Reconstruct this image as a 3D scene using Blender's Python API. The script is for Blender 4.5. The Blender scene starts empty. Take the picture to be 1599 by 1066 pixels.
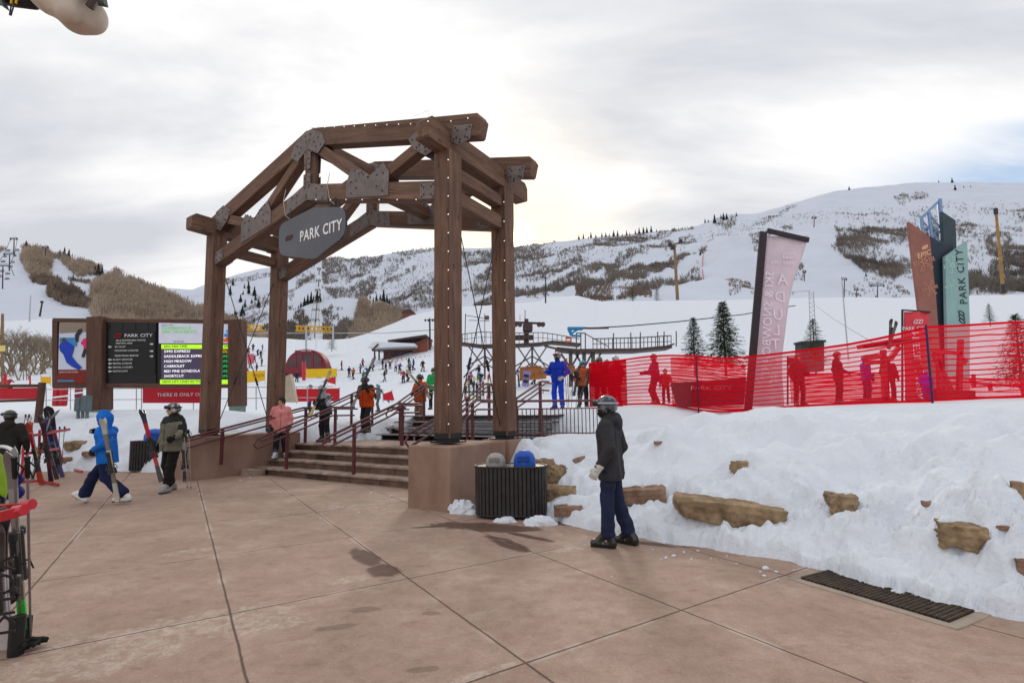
import bpy, math, random
import numpy as np
from mathutils import Matrix, Vector
random.seed(7); RNG=np.random.default_rng(11)
sc=bpy.context.scene; COL=sc.collection
# ---------------------------------------------------------------- camera
f=794.; _p=math.radians(5.1); _r=math.asin(-.0124); CX,CY=799.5,570.; CH=1.64
F=np.array([0,math.cos(_p),math.sin(_p)]);U0=np.array([0,-math.sin(_p),math.cos(_p)]);R0=np.array([1.,0,0])
Rt=R0*math.cos(_r)+U0*math.sin(_r);Up=U0*math.cos(_r)-R0*math.sin(_r);C0=np.array([0,0,CH])
def ray(x,y):
    x=np.asarray(x,float);y=np.asarray(y,float)
    return F+Rt*((x-CX)/f)[...,None]-Up*((y-CY)/f)[...,None]
def at(x,y,Y):
    d=ray(x,y);return C0+d*(np.asarray(Y,float)/d[...,1])[...,None]
def gz(x,y,z=0.):
    d=ray(x,y);return C0+d*((z-CH)/d[...,2])[...,None]
cd=bpy.data.cameras.new('camera');cam=bpy.data.objects.new('camera',cd);COL.objects.link(cam);sc.camera=cam
M=Matrix.Identity(4)
for i in range(3):
    M[i][0]=Rt[i];M[i][1]=Up[i];M[i][2]=-F[i];M[i][3]=C0[i]
cam.matrix_world=M
cd.sensor_width=36;cd.lens=f/1599*36;cd.shift_x=0;cd.shift_y=37/1599.;cd.clip_end=6000;cd.clip_start=.05
# ---------------------------------------------------------------- noise
def _h(a,b,c,s):
    a=a.astype(np.int64);b=b.astype(np.int64);c=c.astype(np.int64)
    n=(a*374761393+b*668265263+c*2147483647+s*1274126177)&0xffffffff
    n=((n^(n>>13))*1274126177)&0xffffffff
    n=((n^(n>>16))*2246822519)&0xffffffff
    return ((n^(n>>15))&0xffffff)/float(0xffffff)
def vn(x,y,z=None,seed=0):
    x=np.asarray(x,float);y=np.asarray(y,float)
    z=np.zeros_like(x) if z is None else np.asarray(z,float)
    xi=np.floor(x);yi=np.floor(y);zi=np.floor(z);u=x-xi;v=y-yi;w=z-zi
    u=u*u*(3-2*u);v=v*v*(3-2*v);w=w*w*(3-2*w);r=0
    for dz in ((0,1) if np.any(z) else (0,)):
        for dy in (0,1):
            for dx in (0,1):
                wt=(u if dx else 1-u)*(v if dy else 1-v)*(w if dz else 1-w)
                r=r+wt*_h(xi+dx,yi+dy,zi+dz,seed)
    return r*2-1
def fbm(x,y,z=None,o=4,seed=0,g=.5):
    r=0;a=1.;t=0
    for i in range(o):
        k=2.03**i
        r=r+a*vn(np.asarray(x)*k+i*7.3,np.asarray(y)*k+i*3.1,None if z is None else np.asarray(z)*k,seed+i);t+=a;a*=g
    return r/t
def cell(x,y,seed=0):
    """distance to the nearest jittered cell point"""
    x=np.asarray(x,float);y=np.asarray(y,float);xi=np.floor(x);yi=np.floor(y);b=np.full(x.shape,9.)
    o=np.zeros_like(x)
    for dx in (-1,0,1):
        for dy in (-1,0,1):
            cx=xi+dx+_h(xi+dx,yi+dy,o,seed+31);cy=yi+dy+_h(xi+dx,yi+dy,o,seed+57)
            b=np.minimum(b,np.hypot(x-cx,y-cy))
    return b
def ss(a,b,x):
    t=np.clip((np.asarray(x,float)-a)/(b-a),0,1);return t*t*(3-2*t)
# ---------------------------------------------------------------- materials
MATS={}
def rgb(h):
    """sRGB 0-255 triple or hex -> linear"""
    if isinstance(h,str): h=[int(h[i:i+2],16) for i in (0,2,4)]
    return tuple(((c/255.)/12.92 if c/255.<=.04045 else ((c/255.+.055)/1.055)**2.4) for c in h)
def mat(name,col,rough=.7,metal=0.,var=.12,vs=6.,bump=0.,bs=40.,col2=None,spec=.3,emit=0.,scl=(1,1,1),alpha=1.,coat=0.,det=4,sub=0.):
    if name in MATS: return MATS[name]
    m=bpy.data.materials.new(name);m.use_nodes=True;nt=m.node_tree;N=nt.nodes;L=nt.links
    b=N['Principled BSDF'];b.inputs['Roughness'].default_value=rough;b.inputs['Metallic'].default_value=metal
    b.inputs['Specular IOR Level'].default_value=spec;b.inputs['Coat Weight'].default_value=coat
    tc=N.new('ShaderNodeTexCoord');mp=N.new('ShaderNodeMapping');mp.inputs['Scale'].default_value=scl
    L.new(tc.outputs['Object'],mp.inputs['Vector'])
    n=N.new('ShaderNodeTexNoise');n.inputs['Scale'].default_value=vs;n.inputs['Detail'].default_value=det;n.inputs['Roughness'].default_value=.6
    L.new(mp.outputs[0],n.inputs['Vector'])
    r=N.new('ShaderNodeValToRGB');c=col[:3]
    c1=tuple(x*(1-var) for x in c);c2=tuple(min(1,x*(1+var)) for x in c) if col2 is None else col2
    r.color_ramp.elements[0].position=.3;r.color_ramp.elements[1].position=.7
    r.color_ramp.elements[0].color=(*c1,1);r.color_ramp.elements[1].color=(*c2,1)
    L.new(n.outputs['Fac'],r.inputs['Fac']);L.new(r.outputs[0],b.inputs['Base Color'])
    if bump:
        n2=N.new('ShaderNodeTexNoise');n2.inputs['Scale'].default_value=bs;n2.inputs['Detail'].default_value=5
        L.new(mp.outputs[0],n2.inputs['Vector']);bp=N.new('ShaderNodeBump');bp.inputs['Strength'].default_value=1.;bp.inputs['Distance'].default_value=bump
        L.new(n2.outputs['Fac'],bp.inputs['Height']);L.new(bp.outputs[0],b.inputs['Normal'])
    if emit:
        b.inputs['Emission Strength'].default_value=emit;L.new(r.outputs[0],b.inputs['Emission Color'])
    if alpha<1: b.inputs['Alpha'].default_value=alpha
    if sub: b.inputs['Subsurface Weight'].default_value=sub;b.inputs['Subsurface Radius'].default_value=(.02,.03,.04)
    MATS[name]=m;return m
# ---------------------------------------------------------------- object helpers
def wl(o):
    v=Vector((0,0,0))
    while o is not None: v+=o.location;o=o.parent
    return v
def tag(o,label=None,cat=None,group=None,kind=None):
    if label:o['label']=label
    if cat:o['category']=cat
    if group:o['group']=group
    if kind:o['kind']=kind
    return o
def thing(name,label,cat,loc=(0,0,0),rz=0.,group=None):
    o=bpy.data.objects.new(name,None);COL.objects.link(o);o.location=[float(c) for c in loc];o.rotation_euler=(0,0,rz);o.empty_display_size=.2
    return tag(o,label,cat,group)
def mkmesh(name,V,Fc,mats,parent=None,smooth=False,mi=None,loc=None):
    """V (n,3) array; Fc list of index lists or (n,4)/(n,3) array"""
    me=bpy.data.meshes.new(name)
    V=np.asarray(V,float).reshape(-1,3)
    if isinstance(Fc,np.ndarray):
        k=Fc.shape[1];nf=len(Fc);me.vertices.add(len(V));me.vertices.foreach_set('co',V.ravel())
        me.loops.add(nf*k);me.loops.foreach_set('vertex_index',Fc.ravel().astype(np.int32))
        me.polygons.add(nf);me.polygons.foreach_set('loop_start',np.arange(0,nf*k,k,dtype=np.int32))
        try: me.polygons.foreach_set('loop_total',np.full(nf,k,dtype=np.int32))
        except Exception: pass
        me.update(calc_edges=True)
    else:
        me.from_pydata([tuple(v) for v in V],[],Fc);me.update()
    if not isinstance(mats,(list,tuple)): mats=[mats]
    for m in mats: me.materials.append(m)
    if mi is not None: me.polygons.foreach_set('material_index',np.asarray(mi,dtype=np.int32))
    if smooth: me.polygons.foreach_set('use_smooth',np.ones(len(me.polygons),dtype=bool))
    me.validate();o=bpy.data.objects.new(name,me);COL.objects.link(o)
    if parent is not None:o.parent=parent
    if loc is not None:o.location=loc
    return o
def copytree(o,parent=None):
    c=o.copy();COL.objects.link(c);c.parent=parent
    for ch in list(o.children): copytree(ch,c)
    return c
def frame(d,up=(0,0,1)):
    d=np.asarray(d,float);d=d/np.linalg.norm(d);u=np.asarray(up,float)
    if abs(d@u)>.98*np.linalg.norm(u): u=np.array([0,1.,0]) if abs(d[1])<.9 else np.array([1.,0,0])
    s=np.cross(d,u);s/=np.linalg.norm(s);t=np.cross(s,d);return d,s,t
class MB:
    def __init__(s): s.v=[];s.f=[];s.m=[];s.cm=0
    def add(s,V,Fc):
        n=len(s.v);s.v.extend([tuple(float(c) for c in v) for v in V]);s.f.extend([tuple(int(i)+n for i in q) for q in Fc]);s.m.extend([s.cm]*len(Fc));return s
    def box(s,c,sz,R=None,bev=0.):
        x,y,z=[a/2. for a in sz];c=np.asarray(c,float)
        if bev>0:
            b=min(bev,x*.9,y*.9,z*.9);V=[]
            for sx in(-1,1):
                for sy in(-1,1):
                    for sz_ in(-1,1):
                        V+= [(sx*x,sy*(y-b),sz_*(z-b)),(sx*(x-b),sy*y,sz_*(z-b)),(sx*(x-b),sy*(y-b),sz_*z)]
            V=np.array(V);idx={}
            def I(a,b_,c_,k): return (((a>0)*2+(b_>0))*2+(c_>0))*3+k
            Fq=[]
            for a in(-1,1):
                Fq.append([I(a,-1,-1,0),I(a,1,-1,0),I(a,1,1,0),I(a,-1,1,0)][::a])
                Fq.append([I(-1,a,-1,1),I(-1,a,1,1),I(1,a,1,1),I(1,a,-1,1)][::a])
                Fq.append([I(-1,-1,a,2),I(1,-1,a,2),I(1,1,a,2),I(-1,1,a,2)][::a])
                for b_ in(-1,1):
                    Fq.append([I(a,b_,-1,0),I(a,b_,1,0),I(a,b_,1,1),I(a,b_,-1,1)][::-a*b_])
                    Fq.append([I(a,-1,b_,0),I(a,1,b_,0),I(a,1,b_,2),I(a,-1,b_,2)][::a*b_])
                    Fq.append([I(-1,a,b_,1),I(1,a,b_,1),I(1,a,b_,2),I(-1,a,b_,2)][::-a*b_])
                    for c_ in(-1,1):
                        Fq.append([I(a,b_,c_,0),I(a,b_,c_,1),I(a,b_,c_,2)][::a*b_*c_])
        else:
            V=np.array([(a,b,d) for a in(-x,x) for b in(-y,y) for d in(-z,z)])
            Fq=[(0,1,3,2),(4,6,7,5),(0,4,5,1),(2,3,7,6),(0,2,6,4),(1,5,7,3)]
        if R is not None: V=V@np.asarray(R).T
        return s.add(V+c,Fq)
    def bar(s,a,b,w,h,up=(0,0,1),bev=0.):
        a=np.asarray(a,float);b=np.asarray(b,float);d,sd,t=frame(b-a,up)
        return s.box((a+b)/2,(np.linalg.norm(b-a),w,h),np.array([d,sd,t]).T,bev)
    def tube(s,pts,r,n=8,cap=True,closed=False):
        pts=[np.asarray(p,float) for p in pts];m=len(pts);rs=r if hasattr(r,'__len__') else [r]*m
        V=[];ref=None
        for i,p in enumerate(pts):
            if closed: d=pts[(i+1)%m]-pts[i-1]
            else: d=pts[min(i+1,m-1)]-pts[max(i-1,0)]
            d=d/(np.linalg.norm(d)+1e-12)
            if ref is None: _,sd,t=frame(d)
            else:
                sd=ref-d*(ref@d);sd/=np.linalg.norm(sd)+1e-12;t=np.cross(sd,d)
            ref=sd
            for k in range(n):
                a=2*math.pi*k/n;V.append(p+rs[i]*(math.cos(a)*sd+math.sin(a)*t))
        Fq=[]
        for i in range(m if closed else m-1):
            j=(i+1)%m
            for k in range(n):
                k2=(k+1)%n;Fq.append((i*n+k,i*n+k2,j*n+k2,j*n+k))
        if cap and not closed: Fq.append(tuple(range(n-1,-1,-1)));Fq.append(tuple((m-1)*n+k for k in range(n)))
        return s.add(V,Fq)
    def cyl(s,a,b,r,n=16,r2=None): return s.tube([a,b],[r,r if r2 is None else r2],n)
    def lathe(s,c,prof,n=24,sx=1.,sy=1.):
        """prof: (r,z) pairs"""
        c=np.asarray(c,float);V=[];m=len(prof)
        for r,z in prof:
            for k in range(n):
                a=2*math.pi*k/n;V.append(c+np.array([r*sx*math.cos(a),r*sy*math.sin(a),z]))
        Fq=[(i*n+k,i*n+(k+1)%n,(i+1)*n+(k+1)%n,(i+1)*n+k) for i in range(m-1) for k in range(n)]
        if prof[0][0]>1e-4:Fq.append(tuple(range(n-1,-1,-1)))
        if prof[-1][0]>1e-4:Fq.append(tuple((m-1)*n+k for k in range(n)))
        return s.add(V,Fq)
    def ell(s,c,r,n=14,m=9,R=None):
        V=[];
        for i in range(m+1):
            t=math.pi*i/m
            for k in range(n):
                a=2*math.pi*k/n;V.append((r[0]*math.sin(t)*math.cos(a),r[1]*math.sin(t)*math.sin(a),-r[2]*math.cos(t)))
        V=np.array(V)
        if R is not None:V=V@np.asarray(R).T
        return s.add(V+np.asarray(c,float),[(i*n+k,i*n+(k+1)%n,(i+1)*n+(k+1)%n,(i+1)*n+k) for i in range(m) for k in range(n)])
    def prism(s,poly,o,ax,ay,th):
        """2D poly in plane (o,ax,ay) extruded by vector th (centred)"""
        o=np.asarray(o,float);ax=np.asarray(ax,float);ay=np.asarray(ay,float);th=np.asarray(th,float)
        n=len(poly);A=[o+ax*x+ay*y-th/2 for x,y in poly];B=[o+ax*x+ay*y+th/2 for x,y in poly]
        nrm=np.cross(ax,ay)@th;ar=sum(poly[i][0]*poly[(i+1)%n][1]-poly[(i+1)%n][0]*poly[i][1] for i in range(n))
        F1=tuple(range(n-1,-1,-1));F2=tuple(n+k for k in range(n));Sd=[(k,(k+1)%n,n+(k+1)%n,n+k) for k in range(n)]
        fs=[F1,F2]+Sd
        if nrm*ar<0: fs=[q[::-1] for q in fs]
        return s.add(A+B,fs)
    def build(s,name,mats,parent=None,smooth=False,world=True,loc=None):
        V=np.array(s.v,float).reshape(-1,3);mi=s.m if any(s.m) else None
        if world and parent is not None: V=V-np.array(wl(parent))
        if loc is not None: V=V-np.asarray(loc,float)
        o=mkmesh(name,V,s.f,mats,parent,False,mi)
        if smooth:
            o.data.polygons.foreach_set('use_smooth',np.ones(len(o.data.polygons),dtype=bool))
            try:o.data.set_sharp_from_angle(angle=math.radians(38))
            except Exception: pass
        if loc is not None:
            o.location=Vector([float(c) for c in loc])-(wl(parent) if (world and parent is not None) else Vector((0,0,0)))
        return o
def text(name,body,size,o,ax,ay,m,parent=None,ext=.004,align='CENTER',sx=1.,world=True,sp=1.,off=0.):
    """flat lettering: origin o, reading direction ax, upright ay"""
    c=bpy.data.curves.new(name,'FONT');c.body=body;c.size=size;c.extrude=ext;c.align_x=align;c.align_y='CENTER';c.space_character=sp;c.resolution_u=2;c.offset=off
    t=bpy.data.objects.new(name,c);COL.objects.link(t)
    me=bpy.data.meshes.new_from_object(t.evaluated_get(bpy.context.evaluated_depsgraph_get()));bpy.data.objects.remove(t);bpy.data.curves.remove(c)
    n=len(me.vertices);V=np.empty(n*3);me.vertices.foreach_get('co',V);V=V.reshape(-1,3)
    ax=np.asarray(ax,float);ax=ax/np.linalg.norm(ax);ay=np.asarray(ay,float);ay=ay/np.linalg.norm(ay);nz=np.cross(ax,ay)
    W=np.asarray(o,float)+V[:,:1]*sx*ax+V[:,1:2]*ay+V[:,2:3]*nz
    if parent is not None and world: W=W-np.array(wl(parent))
    me.vertices.foreach_set('co',W.ravel());me.update()
    me.materials.clear();me.materials.append(m);ob=bpy.data.objects.new(name,me);COL.objects.link(ob)
    if parent is not None: ob.parent=parent
    return ob
# ---------------------------------------------------------------- implicit surfaces
def smin(a,b,k):
    h=np.clip(.5+.5*(b-a)/k,0,1);return b*(1-h)+a*h-k*h*(1-h)
class SDF:
    """smooth union of tapered capsules / ellipsoids, with cuts and cloth noise"""
    def __init__(s,k=.03): s.p=[];s.k=k;s.cuts=[];s.nz=None;s.subs=[]
    def cap(s,a,b,ra,rb=None,k=None): s.p.append(('c',np.asarray(a,float),np.asarray(b,float),ra,ra if rb is None else rb,s.k if k is None else k));return s
    def chain(s,pts,rs,k=None):
        for i in range(len(pts)-1): s.cap(pts[i],pts[i+1],rs[i],rs[i+1],k)
        return s
    def ell(s,c,r,k=None,R=None): s.p.append(('e',np.asarray(c,float),np.asarray(r,float),R,None,s.k if k is None else k));return s
    def cut(s,o,n): n=np.asarray(n,float);s.cuts.append((np.asarray(o,float),n/np.linalg.norm(n)));return s  # removes the side n points to
    def one(s,q,P):
        if q[0]=='c':
            ba=q[2]-q[1];pa=P-q[1];t=np.clip(pa@ba/(ba@ba+1e-12),0,1)
            return np.sqrt(((pa-t[...,None]*ba)**2).sum(-1))-(q[3]+t*(q[4]-q[3]))
        d=P-q[1]
        if q[3] is not None: d=d@q[3]
        r=q[2];k0=np.sqrt(((d/r)**2).sum(-1));k1=np.sqrt(((d/(r*r))**2).sum(-1))+1e-9
        return k0*(k0-1)/k1
    def __call__(s,P):
        d=None
        for q in s.p:
            e=s.one(q,P);d=e if d is None else smin(d,e,q[5])
        if s.nz is not None: d=d+s.nz(P)
        for g in s.subs: d=np.maximum(d,-g(P))
        for o,n in s.cuts: d=np.maximum(d,(P-o)@n)
        return d
    def bounds(s,m=.04):
        lo=[];hi=[]
        for q in s.p:
            if q[0]=='c': r=max(q[3],q[4]);lo.append(np.minimum(q[1],q[2])-r);hi.append(np.maximum(q[1],q[2])+r)
            else: r=max(q[2]);lo.append(q[1]-r);hi.append(q[1]+r)
        return np.min(lo,0)-m,np.max(hi,0)+m
    def mesh(s,h):
        lo,hi=s.bounds(h*2+(.02 if s.nz is not None else 0));return snets(s,lo,hi,h)
def snets(fn,lo,hi,h):
    lo=np.asarray(lo,float);n=np.maximum(np.ceil((np.asarray(hi)-lo)/h).astype(int)+1,3)
    X=[lo[i]+h*np.arange(n[i]) for i in range(3)]
    P=np.stack(np.meshgrid(*X,indexing='ij'),-1);v=fn(P).astype(float);ins=v<0
    nc=n-1;cnt=np.zeros(nc);acc=np.zeros((*nc,3))
    for ax in range(3):
        o=[i for i in range(3) if i!=ax]
        for b in (0,1):
            for c in (0,1):
                def sl(e):
                    q=[None]*3;q[ax]=slice(e,e+nc[ax]);q[o[0]]=slice(b,b+nc[o[0]]);q[o[1]]=slice(c,c+nc[o[1]]);return tuple(q)
                a0=v[sl(0)];a1=v[sl(1)];cr=(a0<0)!=(a1<0);t=np.where(cr,a0/(a0-a1+1e-15),0)
                cnt+=cr;acc[...,ax]+=np.where(cr,t,0);acc[...,o[0]]+=cr*b;acc[...,o[1]]+=cr*c
    m=cnt>0;idx=np.full(nc,-1,dtype=np.int64);idx[m]=np.arange(m.sum())
    g=np.stack(np.nonzero(m),-1);V=lo+h*(g+acc[m]/cnt[m][:,None]);Q=[]
    for ax in range(3):
        o=[(ax+1)%3,(ax+2)%3];s0=[slice(None)]*3;s1=[slice(None)]*3;s0[ax]=slice(0,-1);s1[ax]=slice(1,None)
        A=ins[tuple(s0)];B=ins[tuple(s1)];cr=A!=B
        q=[slice(None)]*3;q[o[0]]=slice(1,-1);q[o[1]]=slice(1,-1);I=np.stack(np.nonzero(cr[tuple(q)]),-1)
        if not len(I): continue
        I[:,o[0]]+=1;I[:,o[1]]+=1
        def ix(d0,d1):
            J=I.copy();J[:,o[0]]-=d0;J[:,o[1]]-=d1;return idx[J[:,0],J[:,1],J[:,2]]
        quad=np.stack([ix(1,1),ix(0,1),ix(0,0),ix(1,0)],-1);fl=B[I[:,0],I[:,1],I[:,2]]
        quad[fl]=quad[fl][:,::-1];Q.append(quad)
    Q=np.concatenate(Q);Q=Q[(Q>=0).all(1)];return V,Q
def sobj(name,s,h,mats,parent=None,mi=None,loc=None):
    V,Q=s.mesh(h);k=None
    if mi is not None: k=mi(V[Q].mean(1))
    return mkmesh(name,V,Q,mats,parent,True,k,loc)
# ================================================================= WORLD, SKY, SUN
SUN=ray(808,374);SUN=SUN/np.linalg.norm(SUN);SEL=math.asin(SUN[2]);SAZ=math.atan2(SUN[0],SUN[1])
w=bpy.data.worlds.new('World');sc.world=w;w.use_nodes=True;nt=w.node_tree;N=nt.nodes;L=nt.links
bg=N['Background'];bg.inputs['Strength'].default_value=.1
sky=N.new('ShaderNodeTexSky');sky.sky_type='NISHITA';sky.sun_disc=False;sky.sun_elevation=SEL;sky.sun_rotation=SAZ;sky.air_density=1.;sky.dust_density=.6
def nd(t,**k):
    n=N.new(t)
    for a,b in k.items(): setattr(n,a,b)
    return n
def mth(op,a,b=None,c=None,clamp=False):
    n=nd('ShaderNodeMath',operation=op);n.use_clamp=clamp
    for i,x in enumerate((a,b,c)):
        if x is None: continue
        if isinstance(x,(int,float)): n.inputs[i].default_value=x
        else: L.new(x,n.inputs[i])
    return n.outputs[0]
def mixc(fac,a,b,mode='MIX'):
    n=nd('ShaderNodeMix',data_type='RGBA',blend_type=mode)
    for s,x in ((n.inputs[0],fac),(n.inputs[6],a),(n.inputs[7],b)):
        if isinstance(x,(int,float)): s.default_value=x
        elif isinstance(x,tuple): s.default_value=(*x[:3],1)
        else: L.new(x,s)
    return n.outputs[2]
def ramp(x,stops,interp='LINEAR'):
    n=nd('ShaderNodeValToRGB');n.color_ramp.interpolation=interp;e=n.color_ramp.elements
    while len(e)<len(stops): e.new(.5)
    for i,(p_,c) in enumerate(stops):
        e[i].position=p_;e[i].color=(c,c,c,1) if not isinstance(c,tuple) else (*c,1)
    if x is not None: L.new(x,n.inputs[0])
    return n.outputs[0]
tc=nd('ShaderNodeTexCoord');sep=nd('ShaderNodeSeparateXYZ');L.new(tc.outputs['Generated'],sep.inputs[0])
# clouds lie on a flat layer overhead: project the view direction on it
zz=mth('ADD',mth('MAXIMUM',sep.outputs[2],0.),.22)
cx=mth('DIVIDE',sep.outputs[0],zz);cy=mth('DIVIDE',sep.outputs[1],zz)
cb=nd('ShaderNodeCombineXYZ');L.new(cx,cb.inputs[0]);L.new(cy,cb.inputs[1])
mp=nd('ShaderNodeMapping');mp.inputs['Rotation'].default_value=(0,0,math.radians(-28));mp.inputs['Scale'].default_value=(.75,1.9,1);mp.inputs['Location'].default_value=(1.3,.4,0);L.new(cb.outputs[0],mp.inputs[0])
n1=nd('ShaderNodeTexNoise');n1.inputs['Scale'].default_value=.9;n1.inputs['Detail'].default_value=9;n1.inputs['Roughness'].default_value=.55;n1.inputs['Distortion'].default_value=.3;L.new(mp.outputs[0],n1.inputs['Vector'])
n2=nd('ShaderNodeTexNoise');n2.inputs['Scale'].default_value=.55;n2.inputs['Detail'].default_value=4;n2.inputs['Roughness'].default_value=.5;L.new(cb.outputs[0],n2.inputs['Vector'])
dens=mth('ADD',mth('MULTIPLY',n1.outputs['Fac'],.65),mth('MULTIPLY',n2.outputs['Fac'],.35))
# thick cloud is greyer, thin cloud white
ccol=ramp(dens,[(.43,rgb((250,247,245))),(.485,rgb((238,237,237))),(.53,rgb((220,221,224))),(.60,rgb((196,199,206)))])
dt=nd('ShaderNodeVectorMath',operation='DOT_PRODUCT');L.new(tc.outputs['Generated'],dt.inputs[0]);dt.inputs[1].default_value=tuple(SUN)
ang=mth('ARCCOSINE',mth('MINIMUM',dt.outputs['Value'],1.))
g1=mth('EXPONENT',mth('MULTIPLY',mth('POWER',mth('DIVIDE',ang,.13),2.),-1.))
g2=mth('EXPONENT',mth('MULTIPLY',mth('DIVIDE',ang,.075),-1.))
g3=mth('EXPONENT',mth('MULTIPLY',mth('POWER',mth('DIVIDE',ang,.016),2.),-1.))
cl=mixc(mth('MULTIPLY',g1,.75),ccol,rgb((255,238,200)))
# lower sky away from the sun dims toward lilac grey
low=mth('MULTIPLY',mth('SUBTRACT',1.,ramp(sep.outputs[2],[(.5,0.),(1.,1.)])),1.)
side=ramp(mth('MULTIPLY_ADD',sep.outputs[0],-1.,0.),[(.15,0.),(.75,1.)])
el=ramp(sep.outputs[2],[(.02,1.),(.42,0.)])
cl=mixc(mth('MULTIPLY',mth('MULTIPLY',side,el),.45),cl,rgb((196,194,202)))
cl10=mixc(1.,cl,(10.,10.,10.),'MULTIPLY')
# blue gap low on the right
gp=ramp(mth('ADD',sep.outputs[0],mth('MULTIPLY',mth('SUBTRACT',n1.outputs['Fac'],.5),.9)),[(.47,0.),(.60,1.)])
gz2=ramp(mth('ADD',sep.outputs[2],mth('MULTIPLY',mth('SUBTRACT',n1.outputs['Fac'],.5),.5)),[(.20,0.),(.26,1.),(.29,1.),(.37,0.)])
blue=mixc(.55,sky.outputs[0],(2.6,4.7,7.6))
allc=mixc(mth('MULTIPLY',mth('MULTIPLY',gp,gz2),.75),cl10,blue)
glow=mixc(1.,(11.,9.5,7.),(1.,1.,1.),'MULTIPLY')
s1=mixc(g2,(0.,0.,0.),(9.,6.0,1.8));s3=mixc(g3,(0.,0.,0.),(120.,104.,76.))
allc=mixc(1.,mixc(1.,allc,s1,'ADD'),s3,'ADD');L.new(allc,bg.inputs['Color'])
sl=bpy.data.lights.new('sun','SUN');sl.energy=1.2;sl.angle=math.radians(9);sl.color=(1,.9,.76)
so=bpy.data.objects.new('sun',sl);COL.objects.link(so);so.rotation_euler=Vector([float(-c) for c in SUN]).to_track_quat('-Z','Y').to_euler();so.location=(0,0,30)
sc.view_settings.view_transform='Standard';sc.view_settings.look='None';sc.view_settings.exposure=.24;sc.view_settings.gamma=1.
sc.cycles.use_denoising=True
sc.cycles.max_bounces=6;sc.cycles.transparent_max_bounces=16
# ================================================================= GROUND
O2=np.array([-1.16,9.2]);S2=np.array([.848,-.53]);D2=np.array([.53,.848])
def G(u,v,z=0.): q=O2+u*S2+v*D2;return np.array([q[0],q[1],z])
def UV(x,y): return (x-O2[0])*S2[0]+(y-O2[1])*S2[1],(x-O2[0])*D2[0]+(y-O2[1])*D2[1]
PLZ=[(9,-6),(6.2,1.0),(4.9,2.7),(4.15,3.5),(3.72,4.0),(3.42,4.35),(3.22,4.8),(3.08,5.35),(2.76,5.70),(2.1,6.25),(1.61,6.68),(1.0,7.15),(.6,7.55),(.45,8.2),(.1,8.75),
     tuple(G(.25,.5)[:2]),tuple(G(.1,2.)[:2]),tuple(G(-.45,2.5)[:2]),tuple(G(-.55,5.6)[:2]),tuple(G(-6.8,5.6)[:2]),tuple(G(-6.6,3.2)[:2]),tuple(G(-7.6,2.7)[:2]),tuple(G(-7.95,2.2)[:2]),tuple(G(-8.0,-.5)[:2]),tuple(G(-8.7,-.5)[:2]),
     (-9.6,14.5),(-12,15.4),(-20,15.6),(-45,15.9),(-45,-6)]
def pdist(x,y,poly):
    """signed distance, positive outside"""
    P=np.array(poly);Q=np.roll(P,-1,0);d=np.full(x.shape,1e9);ins=np.zeros(x.shape,bool)
    for a,b in zip(P,Q):
        ba=b-a;t=np.clip(((x-a[0])*ba[0]+(y-a[1])*ba[1])/(ba@ba),0,1);d=np.minimum(d,np.hypot(x-a[0]-t*ba[0],y-a[1]-t*ba[1]))
        c=((a[1]>y)!=(b[1]>y))&(x<(b[0]-a[0])*(y-a[1])/(b[1]-a[1]+1e-12)+a[0]);ins^=c
    return np.where(ins,-d,d)
FC=np.array([-600,-300,0,85,150,300,400,470,540,570,600,640,690,800,840,860,905,940,1000,1200,1599,1900,2300.])
FY=np.array([505,502,500,495,500,515,525,530,528,520,508,491,480,473,470,461,459,468,467.5,465,459,457,455.])
FD=np.array([150,150,150,150,150,150,150,150,150,150,150,150,150,150,150,150,150,150,150,150,150,150,150.])
def pxa(x,Y): return CX+f*x/np.maximum(Y,.1)
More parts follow.
